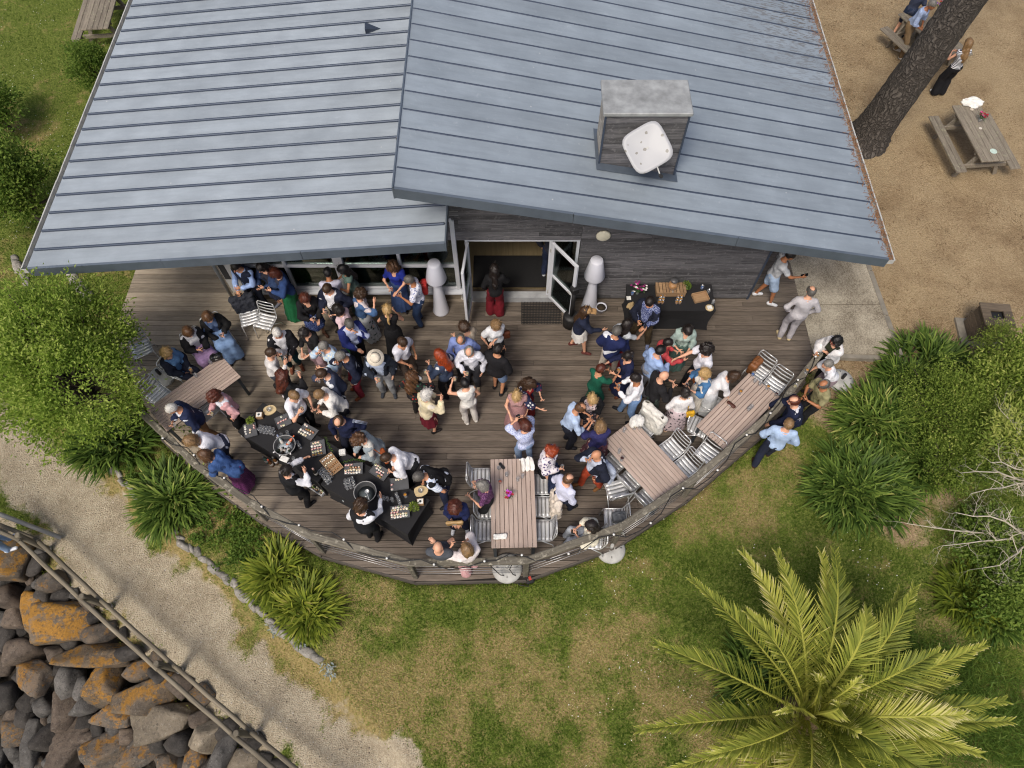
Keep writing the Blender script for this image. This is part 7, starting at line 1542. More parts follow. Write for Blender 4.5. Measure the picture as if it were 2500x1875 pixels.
    if over:
        ok, oc = over[0], over[1]; om = cloth_of(oc)
        prm = dict(jacket=(.028, 'long', -.17, (.035, .075, .1)), blazer=(.028, 'long', -.19, (.055, .06, .1)), vest=(.026, 'none', -.06, (.004, .075, .26)), cardigan=(.026, 'long', -.12, (.06, .05, .2)), closed=(.028, 'long', -.15, None), crop=(.026, '34', .02, (.06, .05, .2)), shawl=(.045, 'long', -.10, (.07, .04, .2)), kimono=(.032, '34', -.25, (.07, .03, .2)))[ok]
        gar('jacket' if ok not in ('vest', 'cardigan', 'shawl', 'kimono') else {'vest': 'waistcoat'}.get(ok, ok), topfn(prm[0], prm[1], prm[2], 0, prm[3], puff=.02 if ok in ('shawl', 'kimono') else .004, fa=.010, fs=seed+3), tlo, thi, om)
    bk, bc = bot[0], bot[1]; bm2 = cloth_of(bc); blo = [lo[0], lo[1], 0.01]; bhi = [hi[0], hi[1], ph+.2]
    if bk in ('trousers', 'shorts', 'wide', 'crop'):
        def bf(P):
            Q = (P-pelN)@RtN; d = ell(Q, (0, -.005, .0), ((.165 if fem else .16)*fat+.012, .12*fat+.012, .14))
            for hip, K, An, s in Lg:
                kr, ar = (.075, .062) if bk == 'trousers' else ((.095, .115) if bk == 'wide' else (.08, .06)); e = An+Vector((0, 0, -.015)) if bk != 'crop' else K+(An-K)*.7
                d = smin(d, cone(P, hip, K if bk != 'shorts' else hip+(K-hip)*.82, .102, kr if bk != 'shorts' else .098), .03)
                if bk != 'shorts': d = smin(d, cone(P, K, e, kr, ar), .015)
            d = d+folds(P, .006, 20, seed+7); d = np.maximum(d, Q[..., 2]-.10); return np.maximum(d, .015-P[..., 2])
        gar('trousers' if bk != 'shorts' else 'shorts', bf, blo, bhi, bm2)
    else:
        hem = bot[2] if len(bot) > 2 else .35
        if sit:
            def bf(P):
                d = ell(P, (0, pel.y, ph), (.18, .15, .14))
                for hip, K, An, s in Lg:
                    d = smin(d, cone(P, hip, K, .115, .105), .06); d = smin(d, cone(P, K+Vector((0, .0, -.01)), K+(Vector((An.x, An.y, hem))-K)*.95, .105, .125), .08)
                return np.maximum(d+folds(P, .010, 22, seed+9), .012-P[..., 2])
        else:
            fx = (Lg[0][2]+Lg[1][2])/2; Rh_ = bot[3] if len(bot) > 3 else (.24 if hem < .3 else .22); wz = ph+.10
            def bf(P):
                t = np.clip((wz-P[..., 2])/(wz-hem), 0, 1); x = P[..., 0]-fx.x*t; y = (P[..., 1]-(pel.y+(fx.y-pel.y)*t))/.84; phi = np.arctan2(y, x); rho = np.sqrt(x*x+y*y)
                hipb = .04*np.exp(-((t-.18)/.16)**2) if hem < .5 else .03*np.exp(-((t-.35)/.3)**2); Rr_ = .135*fat+(Rh_-.135)*t**.8+hipb+.016*t*np.sin(11*phi+2*np.sin(3*phi+seed)+t*2)
                d = (rho-Rr_)*.7; return np.maximum(np.maximum(d, P[..., 2]-wz), hem+.015*np.sin(3*phi)-P[..., 2])
            blo = [min(lo[0], -.36), min(lo[1], -.4), max(.0, hem-.05)]; bhi = [max(hi[0], .36), max(hi[1], .4), wz+.05]
        gar('skirt', bf, blo, bhi, bm2)
    # shoes
    sm_ = fab(hx(shoes), rough=.6)
    for hip, K, An, s in Lg:
        f0 = An+Vector((0, -.035, -.05)); f1 = An+Vector((s*.03, .135, -.055))
        fn = lambda P: np.maximum(smin(cone(P, f0, f1, .041, .037), cone(P, f0+Vector((0, .02, 0)), An+Vector((0, 0, -.015)), .04, .038), .03), .003-P[..., 2])
        V, F = surfnet(fn, [min(f0[i], f1[i])-.07 for i in range(2)]+[-.01], [max(f0[i], f1[i])+.07 for i in range(2)]+[An.z+.07], .021); link('shoe', mesh_np('shoe', V, F, [sm_]), root)
    # hair
    hs, hk = hair
    if hs != 'bald':
        bx = [hcN+RhN@np.float32(q) for q in ((.14, .14, .14), (-.14, -.17, -.16))]; amp, fr = (.017, 46) if hs in ('curly', 'curlylong') else ((.004, 60) if hs in ('short', 'thin') else (.007, 52))
        def hf(P):
            Q = (P-hcN)@RhN; cap_ = ell(Q, (0, -.016, .020), (.089, .109, .113) if hs in ('short', 'thin') else (.096, .117, .121)); face = np.maximum(np.maximum(.045-Q[..., 1], Q[..., 2]-.042+.5*np.abs(Q[..., 0])), np.abs(Q[..., 0])-(.085 if hs in ('short', 'thin', 'curly', 'bun', 'pony') else .058))
            if hs in ('short', 'curly', 'thin'): cap_ = np.maximum(cap_, -(Q[..., 2]+.045+.35*np.maximum(0, -Q[..., 1]-.02)))
            if hs == 'short': cap_ = np.maximum(cap_, -np.maximum(-Q[..., 1]-.005, Q[..., 2]-.015))
            if hs == 'curly': cap_ = cap_-.014
            d = np.maximum(cap_, -face)
            if hs == 'thin': d = np.maximum(d, -ell(Q, (0, .03, .12), (.065, .12, .075)))
            if hs == 'bob':
                for s in (-1, 1): d = smin(d, cone(Q, (s*.07, -.02, .03), (s*.078, .0, -.10), .03, .035), .03)
                d = smin(d, cone(Q, (-.05, -.07, -.02), (.05, -.07, -.02), .05, .05), .04); d = smin(d, cone(Q, (-.05, -.075, -.09), (.05, -.075, -.09), .04, .04), .03)
            if hs in ('long', 'curlylong'):
                wd = .052 if hs == 'long' else .072; b0 = hc+Rh@Vector((0, -.075, .0)); b1 = T(0, -.125, .36); b2 = T(0, -.135, .24)
                d = smin(d, cone(P, b0, b1, wd+.012, wd+.008), .04); d = smin(d, cone(P, b1, b2, wd+.004, .03), .03)
                for s in (-1, 1): d = smin(d, cone(P, hc+Rh@Vector((s*.07, -.02, .0)), T(s*.085, -.05, .42), .034 if hs == 'long' else .05, .04), .04); d = smin(d, cone(P, T(s*.085, -.05, .42), T(s*.08, -.07, .30), .035, .02), .03)
            if hs == 'bun': d = smin(d, ell(Q, (0, -.10, .085), (.042, .042, .04)), .012)
            if hs == 'pony': d = smin(d, cone(P, hc+Rh@Vector((0, -.105, .04)), T(0, -.15, .42), .03, .022), .02)
            return d+folds(P, amp, fr, seed+11)-amp*.55
        cs_ = np.stack(bx+[np.float32(T(.13, -.2, .2)), np.float32(T(-.13, .02, .5)), hcN+.16, hcN-.16]) if hs in ('long', 'curlylong', 'pony') else np.stack(bx+[hcN+.165, hcN-.165])
        V, F = surfnet(hf, cs_.min(0)-.03, cs_.max(0)+.03, .0185)
        # loose strands over the surface
        ns_ = 90 if hs in ('short', 'thin') else 230; pk = V[rs.randint(0, len(V), ns_)]; out = pk-hcN; out /= np.maximum(np.linalg.norm(out, axis=1)[:, None], 1e-5); fl_ = np.cross(out, rs.normal(size=(ns_, 3))) if hs in ('curly', 'curlylong', 'short', 'thin') else out*.15+np.array([0, -.25, -1.])-out*(out@np.array([0, -.25, -1.]))[:, None]
        ll_ = rs.uniform(.015, .03, ns_) if hs in ('short', 'thin') else rs.uniform(.03, .075, ns_); Vs_, Fs_ = leaf_cards(pk+out*.001, fl_+out*rs.uniform(.05, .5, (ns_, 1))*(1.0 if 'curly' in hs else .45), out, ll_, np.full(ns_, .007)); F = np.concatenate([F, Fs_+len(V)]); V = np.concatenate([V, Vs_]); link('hair', mesh_np('hair', V, F, [hairmat(hk)]), root)
    elif hk:
        pass
    if glasses:
        gm = MB(); gcol = fab(hx('#7a1f18'), rough=.3) if glasses == 'red' else LENS
        for s in (-1, 1): gm.tube([(s*(.031+.024*math.cos(t)), .108, .012+.018*math.sin(t)) for t in np.linspace(0, 2*math.pi, 11)], .0035, 5); gm.tube([(s*.055, .106, .014), (s*.08, -.01, .012)], .003, 5)
        if glasses == 'sun':
            for s in (-1, 1): gm.lathe([(.001, 0), (.023, .001), (.023, .003), (.001, .004)], (0, 0, 0), 10); 
            n12 = 40
            for q in range(len(gm.v)-2*n12, len(gm.v)):
                v = gm.v[q]; sd = -1 if q < len(gm.v)-n12 else 1; gm.v[q] = (sd*.031+v[0], .106-v[2], .012+v[1]*.8)
        up_ = .09 if glasses == 'top' else 0
        gm.v = [tuple(hc+Rh@Vector((v[0], v[1]-(.03 if up_ else 0), v[2]+up_))) for v in gm.v]; gm.build('glasses', gcol, root)
    if cap:
        cm = MB()
        if cap[0] == 'fedora': cm.lathe([(.165, .05), (.168, .056), (.10, .066), (.088, .13), (.06, .158), (.001, .15)], n=24); cm.lathe([(.1015, .068), (.097, .09)], n=24, m=1)
        else: cm.lathe([(.098, .03), (.10, .05), (.085, .10), (.05, .132), (.001, .138)], n=20, sy=1.12); cm.bbox((0, .145, .045), (.15, .13, .012), b=.005, m=0)
        cm.v = [tuple(hc+Rh@Vector(v)) for v in cm.v]; cm.build('hat', [fab(hx(cap[1])), fab(hx('#2b2724'))], root)
    # ---- put it where the photograph shows the head
    rz = R(ang-90); cz, sz = math.cos(rz), math.sin(rz); hcs = hc*sc; p = at(px, py, zb+hcs.z+.02)
    loc = Vector((p.x-(hcs.x*cz-hcs.y*sz), p.y-(hcs.x*sz+hcs.y*cz), zb)); root.location = loc; root.rotation_euler = (0, 0, rz); root.scale = (sc, sc, sc)
    Mw = Matrix.LocRotScale(loc, Euler((0, 0, rz)), Vector((sc,)*3))
    if held:
        for hand, k in held:
            hp, d, n = holds[hand]; q = Mw@hp; short = lab.replace('person in ', '').split(' ')
            desc = ' '.join(short[:7])
            if k in 'eorwdb': cup('glass held by the person in '+desc, (q.x, q.y, q.z-.055), k, False, 'glasses in hands', 'held_glass')
            elif k == 'f':
                o = MB().bbox((0, 0, 0), (.075, .15, .009), b=.004).build('mobile_phone', LENS); o.location = (q.x, q.y, q.z+.01); o.rotation_euler = (R(35), 0, rz); tag(o, 'mobile phone held by the person in '+desc, 'phone')
            elif k == 'p': o = MB().lathe([(.05, 0), (.085, .012), (.08, .014), (.05, .005), (.001, .005)], n=16).build('held_plate', fab(hx('#e2dccb'))); o.location = (q.x, q.y, q.z+.005); tag(o, 'small plate held by the person in '+desc, 'plate')
    PEOPLE.append((root, Mw, T, sc)); return root, Mw, T
def carry(label, prs, pos, dim, col, rz=0, seed=0):
    """a bag hanging at a position in the person's torso frame"""
    root, Mw, T = prs; q = Mw@T(*pos); t = thing('shoulder_bag', label, 'bag', q, root.rotation_euler[2]+rz); w_, d_, h_ = [x/2 for x in dim]
    V, F = surfnet(lambda P: rbox(P, (0, 0, 0), (w_, d_, h_), min(.04, d_*.85))+folds(P, .006, 26, seed), (-w_-.04, -d_-.04, -h_-.04), (w_+.04, d_+.04, h_+.04), .015); mt_ = fab(hx(col), rough=.6); link('body', mesh_np('body', V, F, [mt_]), t)
    e = Mw@T(math.copysign(.11, pos[0]), -.02, .52)-q; e = Matrix.Rotation(-t.rotation_euler[2], 3, 'Z')@e; MB().tube([(-w_*.7, 0, h_*.9), Vector((-w_*.6, 0, h_))*.4+e*.55, e], .008, 6).build('strap', mt_, t); return t
NAVY, BLACK, WHT, DRS = '#1b2238', '#141416', '#d9dade', '#23262e'
Pn = person
# -- by the windows
Pn(575, 650, -110, 'person in navy waistcoat and pale blue shirt by the windows, looking at a phone', ('short', 'dark'), ('shirt', '#9db6e4'), ('vest', NAVY), ('trousers', '#191d2c'), arms='phone plate', lean=6, held=[(1, 'f')], h=1.78, legs='wide', skin='m')
Pn(637, 652, -115, 'person in denim jacket and short navy skirt next to the waistcoat, holding a phone', ('long', 'dark'), ('tee', '#2a2c38'), ('jacket', '#2e4063'), ('skirt', '#20263c', .5), shoes='#8a90a0', arms='phone glass', fem=True, h=1.66, held=[(0, 'f')])
Pn(669, 666, -150, 'person in long emerald green skirt and denim jacket by the windows', ('bob', 'auburn'), ('tee', '#33374a'), ('jacket', '#2c4474'), ('skirt', '#14603a', .03, .27), shoes='#7c5a46', arms='phone glass', fem=True, h=1.68, glasses=True, held=[(0, 'f')])
Pn(800, 664, 95, 'person in lilac white shirt bending towards the window', ('short', 'black'), ('shirt', '#c9c8dc'), None, ('trousers', BLACK), arms='reach reach', lean=28, look=15, skin='t')
Pn(836, 657, 195, 'person in sleeveless sage dress turned left by the window post', ('long', 'black'), ('dresstop', '#5f7770'), None, ('skirt', '#5f7770', .05, .25), arms='glass glass', fem=True, h=1.66, skin='m', held=[(0, 'd')])
Pn(957, 652, -100, 'person in royal blue top and denim skirt left of the floor lamp', ('curlylong', 'mid'), ('dressshort', '#1f2f8c'), None, ('skirt', '#3a4f7c', .12, .24), arms='plate glass', fem=True, h=1.68, skin='l', held=[(1, 'r')])
r = Pn(998, 683, 185, 'person in white floral shirt and jeans with a red bag', ('short', 'salt'), ('tee', ('floral', '#dfe2ee', '#4a5590', '#7a86b8')), None, ('trousers', '#263a5c'), arms='glass hang', look=30, h=1.74, skin='t', held=[(0, 'd')])
carry('red fabric bag hanging behind the white floral shirt', r, (.2, -.16, .12), (.2, .12, .34), '#b32f2c', seed=2)
# -- seated group at the west corner
Pn(507, 773, -55, 'seated person in black jacket and long pale blue skirt', ('long', 'mid'), ('tee', '#4d5f80'), ('jacket', BLACK), ('skirt', '#7f9cc6', .04), arms='glass lap', fem=True, sit=True, look=35, held=[(0, 'd')])
Pn(459, 810, -50, 'seated person in black jacket and lilac skirt looking at a phone', ('long', 'mid'), ('tee', '#c8c8cc'), ('jacket', '#17171a'), ('skirt', '#a98bb6', .06), arms='lap phone', fem=True, sit=True, look=42, held=[(1, 'f')])
Pn(407, 860, -22, 'seated person in dark navy coat and blue scarf at the west table', ('bob', 'blond'), ('sweater', '#5f86b0'), ('jacket', '#171c2c'), ('trousers', '#191e30'), arms='lap lap', fem=True, sit=True, look=20)
# -- left crowd
Pn(744, 728, -60, 'person in black cardigan and short blue patterned skirt', ('bob', 'auburn'), ('dresstop', BLACK), ('cardigan', '#16161a'), ('skirt', ('fine', '#22346e', '#8fa3d8'), .50, .23), shoes='#6b4a3a', arms='plate glass', fem=True, h=1.66, held=[(1, 'd')])
Pn(676, 812, -70, 'person in black jacket, white shirt and red glasses', ('short', 'white'), ('shirt', '#d8d8dc'), ('jacket', '#17171c'), ('crop', '#17424a'), shoes='#7c4630', arms='plate glass', h=1.7, glasses='red', held=[(1, 'w')])
Pn(741, 812, -120, 'person in black top holding a plate, cream bag strap', ('bun', 'dark'), ('blouse', '#18181b'), None, ('wide', '#c8a7b0'), arms='plate plate', fem=True, h=1.66, look=35, held=[(1, 'p')])
Pn(662, 860, 15, 'person in plain white shirt seen from behind, drinking', ('short', 'brown'), ('shirt', '#d6d3d2'), None, ('trousers', '#3b3f4a'), arms='mouth raise', lean=8, look=15, held=[(1, 'd')])
r = Pn(690, 914, 55, 'person in black top with wavy hair down, holding up a cup', ('curlylong', 'auburn'), ('shirt', '#16161a'), None, ('crop', ('floral', '#b5aeb0', '#6a6470')), shoes='#dedede', arms='hang raise', fem=True, look=12, held=[(1, 'e')])
carry('black shoulder bag of the person in the black top', r, (-.26, -.02, .02), (.2, .1, .24), '#121214', seed=3)
Pn(798, 705, -110, 'person in dark navy blazer and white tee, arms at the waist', ('short', 'brown'), ('tee', '#dadbe2'), ('blazer', '#1a2036'), ('trousers', '#1b1f2e'), arms='akimbo glass', h=1.78, held=[(1, 'd')])
Pn(881, 716, 25, 'person in denim jacket and long pale palm print skirt', ('curly', 'brown'), ('tee', '#d9cfd2'), ('crop', '#42618c'), ('skirt', ('leaf', '#b9bcc0', '#2c3a36', '#7e8c8a'), .03, .27), arms='hang raise', fem=True, h=1.68, glasses=True)
Pn(822, 753, 165, 'person in pale pink blouse and bright green trousers', ('bob', 'dark'), ('blouse', '#d9bfc6'), None, ('wide', '#1c7a3c'), arms='akimbo glass', fem=True, h=1.66, held=[(1, 'd')])
Pn(853, 791, -55, 'person in bright navy suit jacket, black trousers and glasses, eating', ('short', 'salt'), ('shirt', '#b9c3e2'), ('blazer', '#1c2765'), ('trousers', '#14151a'), shoes='#d8dade', arms='mouth plate', h=1.78, glasses=True, legs='step')
Pn(945, 753, 95, 'person in long black dress and navy hair scarf seen from behind', ('pony', 'blond'), ('dresstop', '#121216'), None, ('skirt', '#121216', .03, .28), arms='glass glass', fem=True, h=1.68, look=5)
Pn(788, 845, -140, 'person in blue and white tie dye tunic, drinking', ('short', 'grey'), ('tunic', ('dye', '#dfe6ee', '#9fbfe0', '#e8e0c0', '#6f9fd0')), None, ('crop', '#b8a8a0'), shoes='#b59a80', arms='glass mouth', fem=True, look=12, held=[(1, 'd')])
Pn(830, 869, -150, 'person in navy suit jacket and red trousers, drinking', ('short', 'grey'), ('shirt', '#d3d5dd'), ('closed', '#161d33'), ('trousers', '#8e2a3a'), shoes='#8a4a28', arms='hang mouth', h=1.76, lean=10, glasses=True, skin='m', held=[(1, 'r')])
Pn(784, 912, -155, 'person in slate blue blazer drinking beside the buffet', ('short', 'brown'), ('shirt', '#d8dade'), ('closed', '#3d4459'), ('trousers', '#1c2030'), arms='hang mouth', h=1.76, lean=12, held=[(1, 'e')])
Pn(917, 872, -85, 'person in cream straw hat, dark jacket and grey trousers', ('short', 'grey'), ('shirt', '#b6c3da'), ('blazer', '#1d2430'), ('trousers', '#8f9296'), shoes='#3a3f48', arms='hang glass', h=1.74, look=28, cap=('fedora', '#e2d8c6'), held=[(1, 'w')])
Pn(983, 835, -40, 'person in white polo and brown trousers, hand at the belt', ('short', 'brown'), ('polo', '#dcdce6'), None, ('trousers', '#4a3f38'), shoes='#c8ccd8', arms='hang front', h=1.76, look=25, skin='m')
Pn(1072, 866, 150, 'person in slate blue jacket and black trousers with full red curls', ('curlylong', 'red'), ('tee', '#d8d8da'), ('jacket', '#39465f'), ('trousers', '#15161a'), shoes='#2a2c34', arms='glass pocket', fem=True, h=1.68, look=8)
r = Pn(1007, 916, 60, 'person in black floral top with a pale tote bag, raising a glass', ('curlylong', 'mid'), ('blouse', ('big', '#141416', '#1f5a40', '#a83020')), None, ('trousers', '#1a1618'), arms='hang raise', fem=True, look=0, held=[(1, 'w')])
carry('pale striped tote bag of the person in the black floral top', r, (.22, .06, .0), (.24, .08, .3), '#bdb9ae', seed=4)
Pn(1043, 960, 35, 'person in cream jacket and burgundy skirt in the middle of the deck', ('bob', 'white'), ('tee', '#d8cfc0'), ('closed', '#d8ccab'), ('skirt', '#6b1828', .42, .22), shoes='#1a1516', arms='glass raise', fem=True, h=1.64)
# -- around the buffet
Pn(718, 965, -25, 'person in white polo and black trousers at the buffet, glass raised', ('short', 'light'), ('polo', '#e2e4ec'), None, ('trousers', '#15161a'), arms='glass raise', h=1.76, lean=6, look=28, held=[(1, 'w')])
Pn(778, 963, 205, 'person in chunky white sweater seen from above at the buffet', ('short', 'light'), ('sweater', '#e2e0dc'), None, ('trousers', '#22232a'), arms='glass glass', h=1.76, lean=22, look=18)
r = Pn(826, 1028, -100, 'person in navy track jacket with white sleeve stripes, arm on hip', ('thin', 'brown'), ('sweater', '#141c3c'), None, ('trousers', '#14182a'), arms='akimbo hang', h=1.78, look=32)
q = r[0]; sm3 = fab(hx('#c9d3ea'))
Sx = [v for v in ((-.20, -.02, .47), (-.30, -.06, .36), (-.40, -.10, .22))]
for k in (-.022, 0, .022): MB().tube([r[2](x-.035*0+.0, y+k-.01, z+.055) for x, y, z in Sx], .005, 5).build('sleeve_stripe', sm3, q)
r = Pn(873, 1072, 205, 'person in grey linen jacket reaching over the buffet', ('curly', 'mid'), ('tee', '#cfcdc6'), ('jacket', '#8d989e'), ('wide', '#8a959a'), arms='plate reach', fem=True, lean=20, look=22)
carry('orange leather bag of the person in the grey linen jacket', r, (-.24, -.06, .0), (.24, .09, .28), '#a3532a', seed=5)
Pn(942, 1117, 205, 'person in white shirt leaning over the trays', ('short', 'brown'), ('shirt', '#e4e5ec'), None, ('trousers', '#17181d'), arms='glass plate', h=1.76, lean=34, look=20)
r = Pn(1021, 1163, 205, 'person in black waistcoat over striped shirt leaning over the buffet, sunglasses', ('short', 'salt'), ('polo', ('stripe', '#b9c6dc', '#e2e6ee')), ('vest', '#131316'), ('trousers', '#1d2540'), shoes='#15161c', arms='pocket reach', h=1.76, lean=38, look=15, glasses='sun', legs='wide', skin='m')
Pn(700, 1146, 50, 'waiting staff person in black waistcoat and white shirt, arms raised at the buffet', ('bun', 'dark'), ('shirt', '#e6e6ec'), ('vest', '#15161a'), ('trousers', '#131317'), shoes='#121214', arms='out raise', fem=True, h=1.7, look=15, lean=4)
Pn(881, 1233, 75, 'waiting staff person in black waistcoat and white shirt holding the ladle', ('curly', 'brown'), ('shirt', '#e4e6ee'), ('vest', '#16171b'), ('trousers', '#131317'), shoes='#121214', arms='hang out', h=1.74, look=30, lean=8)
# -- west table
Pn(522, 967, -135, 'person in pale pink cardigan and black trousers at the west table', ('curly', 'auburn'), ('tee', '#d6d8e2'), ('cardigan', '#cf9fa3'), ('wide', '#141418'), shoes='#dcd8d2', arms='pocket glass', fem=True, h=1.68, look=30, held=[(1, 'w')])
Pn(418, 997, -140, 'person in navy blazer and tan trousers with a cup', ('short', 'white'), ('shirt', '#cfd4e0'), ('blazer', '#1d2746'), ('trousers', '#8a6848'), shoes='#cfd6e2', arms='hang glass', h=1.76, lean=14, look=20, legs='step', skin='m', held=[(1, 'e')])
Pn(463, 1076, -148, 'person in white shirt leaning on the west handrail', ('bob', 'light'), ('shirt', '#dcdde6'), None, ('trousers', '#252a3e'), arms='rail rail', fem=True, lean=34, look=26, held=[(1, 'r')])
Pn(497, 1110, 172, 'person in denim jacket and purple skirt leaning on the west handrail', ('bob', 'mid'), ('tee', '#2c3f66'), ('closed', '#39568a'), ('skirt', ('fine', '#4a1446', '#8a3a80'), .12, .26), shoes='#b89a7a', arms='rail rail', fem=True, lean=36, look=4)
# -- front rail and straight table
Pn(1110, 1238, -92, 'person in navy blouse holding a tan bag, sunglasses on the head', ('curly', 'auburn'), ('blouse', '#1a2450'), None, ('trousers', '#1b2038'), shoes='#d5d8de', arms='front front', fem=True, h=1.7, look=30, glasses='top', held=None)
q = at(1110, 1275, .98); bag('flat tan clutch bag held by the person in the navy blouse', 1110, 1278, .90, .05, (.30, .06, .15), hx('#a8895c'), handle=False, seed=9)
Pn(1069, 1335, 88, 'person in grey sweater with crossed arms leaning back on the front rail', ('bald', None), ('sweater', '#4b4f56'), None, ('trousers', '#2a2c34'), arms='cross cross', h=1.76, lean=-12, look=20, skin='l')
Pn(1139, 1339, 120, 'person in loose white blouse leaning back on the front rail', ('bob', 'light'), ('tunic', '#e2d9d8'), None, ('wide', ('stripe', '#d8b8b8', '#b06a70')), arms='raise mouth', fem=True, h=1.66, lean=-12, look=22)
Pn(1176, 1184, 178, 'person in purple patterned top beside the straight table, eating', ('bob', 'grey'), ('tee', ('fine', '#4a1f48', '#a070a0')), None, ('wide', '#141418'), shoes='#d6cbbb', arms='glass mouth', fem=True, h=1.62, look=10)
# -- centre
Pn(1124, 828, -95, 'person in mid blue shirt with folded arms, dark trousers', ('thin', 'salt'), ('shirt', '#7f90c8'), None, ('trousers', '#1f1f26'), arms='pocket glass', h=1.74, look=34, skin='m', held=[(1, 'w')])
Pn(1133, 798, 150, 'person in beige dress half hidden behind the mid blue shirt', ('curly', 'brown'), ('dressshort', '#b8aa98'), None, ('skirt', '#b8aa98', .3, .22), arms='glass hang', fem=True, h=1.66)
Pn(1145, 858, -100, 'person in crisp white shirt and charcoal trousers, glass lowered', ('thin', 'grey'), ('shirt', '#dcdee8'), None, ('trousers', '#34353b'), shoes='#a8967e', arms='hang glass', h=1.76, look=28, held=[(1, 'w')])
r = Pn(1212, 794, -70, 'person in white short sleeved blouse with a brown bag strap', ('bob', 'light'), ('tee', '#e0e2e6'), None, ('trousers', '#17171b'), arms='cross pocket', fem=True, h=1.66, look=30, glasses='red')
carry('brown leather bag of the person in the white short sleeved blouse', r, (-.24, .0, .0), (.18, .09, .22), '#5a2f1c', seed=6)
Pn(1216, 850, 62, 'person in black sweater and denim shorts seen from behind', ('short', 'dark'), ('sweater', '#17161a'), None, ('shorts', '#7f97bc'), shoes='#18181c', arms='glass hang', h=1.78, look=8, skin='m')
Pn(1134, 934, 115, 'person in sleeveless white top and white trousers seen from behind', ('short', 'black'), ('none', '#e2e0da'), None, ('trousers', '#cfcac4'), shoes='#d8d4ce', arms='raise hang', h=1.68, fem=True, look=10, held=[(0, 'w')])
Pn(1207, 655, 92, 'person in black jacket and red trousers walking through the doors', ('long', 'dark'), ('sweater', '#131316'), None, ('wide', '#6d1220'), arms='hang glass', fem=True, h=1.68, look=6, held=[(1, 'o')])
Pn(1295, 937, -35, 'person in floral kimono over a red dress', ('curlylong', 'brown'), ('dressshort', '#8e1f22'), ('kimono', ('big', '#1c2444', '#d5d3cf', '#8a2a38')), ('skirt', '#7c1a1c', .14, .23), arms='glass out', fem=True, h=1.64, look=25)
Pn(1261, 966, -100, 'person in dusty rose sleeveless long dress', ('bun', 'blond'), ('dresstop', ('fine', '#b08a88', '#8a5c60')), None, ('skirt', ('fine', '#a37c7c', '#7a4c54'), .04, .30), arms='hang plate', fem=True, h=1.68, look=35)
Pn(1280, 1038, 115, 'person in blue and white speckled top and light jeans taking a photo', ('curly', 'auburn'), ('blouse', ('fine', '#c3cbe6', '#3f57a8')), None, ('trousers', '#8aa0c4'), shoes='#ddd4c4', arms='up up', fem=True, h=1.66, look=0, held=[(0, 'f')])
Pn(1348, 1101, -30, 'person in white cardigan with purple squares, black skirt', ('curly', 'red'), ('tee', '#7a2a30'), ('closed', ('big', '#ddd8dc', '#4a3a6a')), ('skirt', '#16161c', .3, .21), arms='cross glass', fem=True, h=1.64, look=15, held=[(1, 'e')])
Pn(1389, 1168, 35, 'person in pale lilac shirt and navy trousers seen from behind', ('thin', 'mid'), ('rolled', '#cdd0e6'), None, ('trousers', '#1c2238'), shoes='#15161c', arms='hang hang', h=1.72, look=12, legs='step')
Pn(1455, 1110, 205, 'person in navy blazer and orange trousers beside the diagonal table', ('bald', None), ('shirt', '#b9c2d4'), ('blazer', '#181d2e'), ('trousers', '#b0482c'), shoes='#7c5530', arms='pocket mouth', h=1.76, look=8, legs='step', skin='m')
Pn(1466, 1038, 100, 'person in indigo top and patterned skirt leaning on the diagonal table', ('bob', 'light'), ('blouse', '#2c2c5c'), None, ('skirt', ('big', '#5a2f38', '#b8a49a', '#2c2030'), .3, .3), arms='glass reach', fem=True, h=1.68, look=4, held=[(0, 'd')])
Pn(1418, 995, 5, 'person in light blue shirt and dark trousers, hands together', ('thin', 'mid'), ('rolled', '#b4c8e6'), None, ('trousers', '#171a26'), shoes='#1c1c22', arms='glass glass', h=1.78, lean=10, look=28, skin='m')
Pn(1446, 975, -85, 'person in black cardigan and print dress with a red drink', ('bun', 'blond'), ('dressshort', ('floral', '#c9b8b8', '#2a2a30')), ('cardigan', '#15151a'), ('skirt', ('floral', '#3a3540', '#b5a5a5'), .3, .22), arms='hang glass', fem=True, h=1.62, look=32, held=[(1, 'r')])
# -- right crowd
Pn(1468, 898, 40, 'person in emerald green jumpsuit with an orange drink', ('short', 'auburn'), ('dressshort', '#155a45'), None, ('wide', '#155a45'), arms='glass out', fem=True, h=1.68, look=5, skin='m', held=[(1, 'o')])
Pn(1531, 869, 195, 'person in navy dress and sandals holding a card', ('bun', 'dark'), ('dresslong', '#151c3e'), None, ('skirt', '#151c3e', .2, .25), shoes='#6a3c26', arms='glass out', fem=True, h=1.68, look=10, glasses=True, held=[(1, 'p')])
Pn(1551, 922, 165, 'person in white long sleeved shirt and light blue trousers', ('short', 'dark'), ('tuck', '#e6e7ec'), None, ('trousers', '#6f8db8'), shoes='#17181e', arms='glass glass', h=1.78, look=18, legs='step', skin='t', held=[(0, 'e')])
Pn(1622, 916, 15, 'person in black sweater and grey green trousers', ('bald', None), ('sweater', '#1d1c1f'), None, ('trousers', '#3a4640'), shoes='#5a3c26', arms='glass glass', h=1.76, look=14, skin='l')
Pn(1614, 854, 25, 'person in sky blue shirt with an orange drink seen from behind', ('short', 'black'), ('shirt', '#9fb9e6'), None, ('trousers', '#8d8f98'), arms='hang glass', h=1.78, lean=6, look=12, held=[(1, 'o')])
Pn(1632, 836, 0, 'person in coral red jacket behind the sky blue shirt', ('short', 'dark'), ('sweater', '#b8454a'), None, ('trousers', '#c23c40'), arms='glass out', fem=True, h=1.64, look=20)
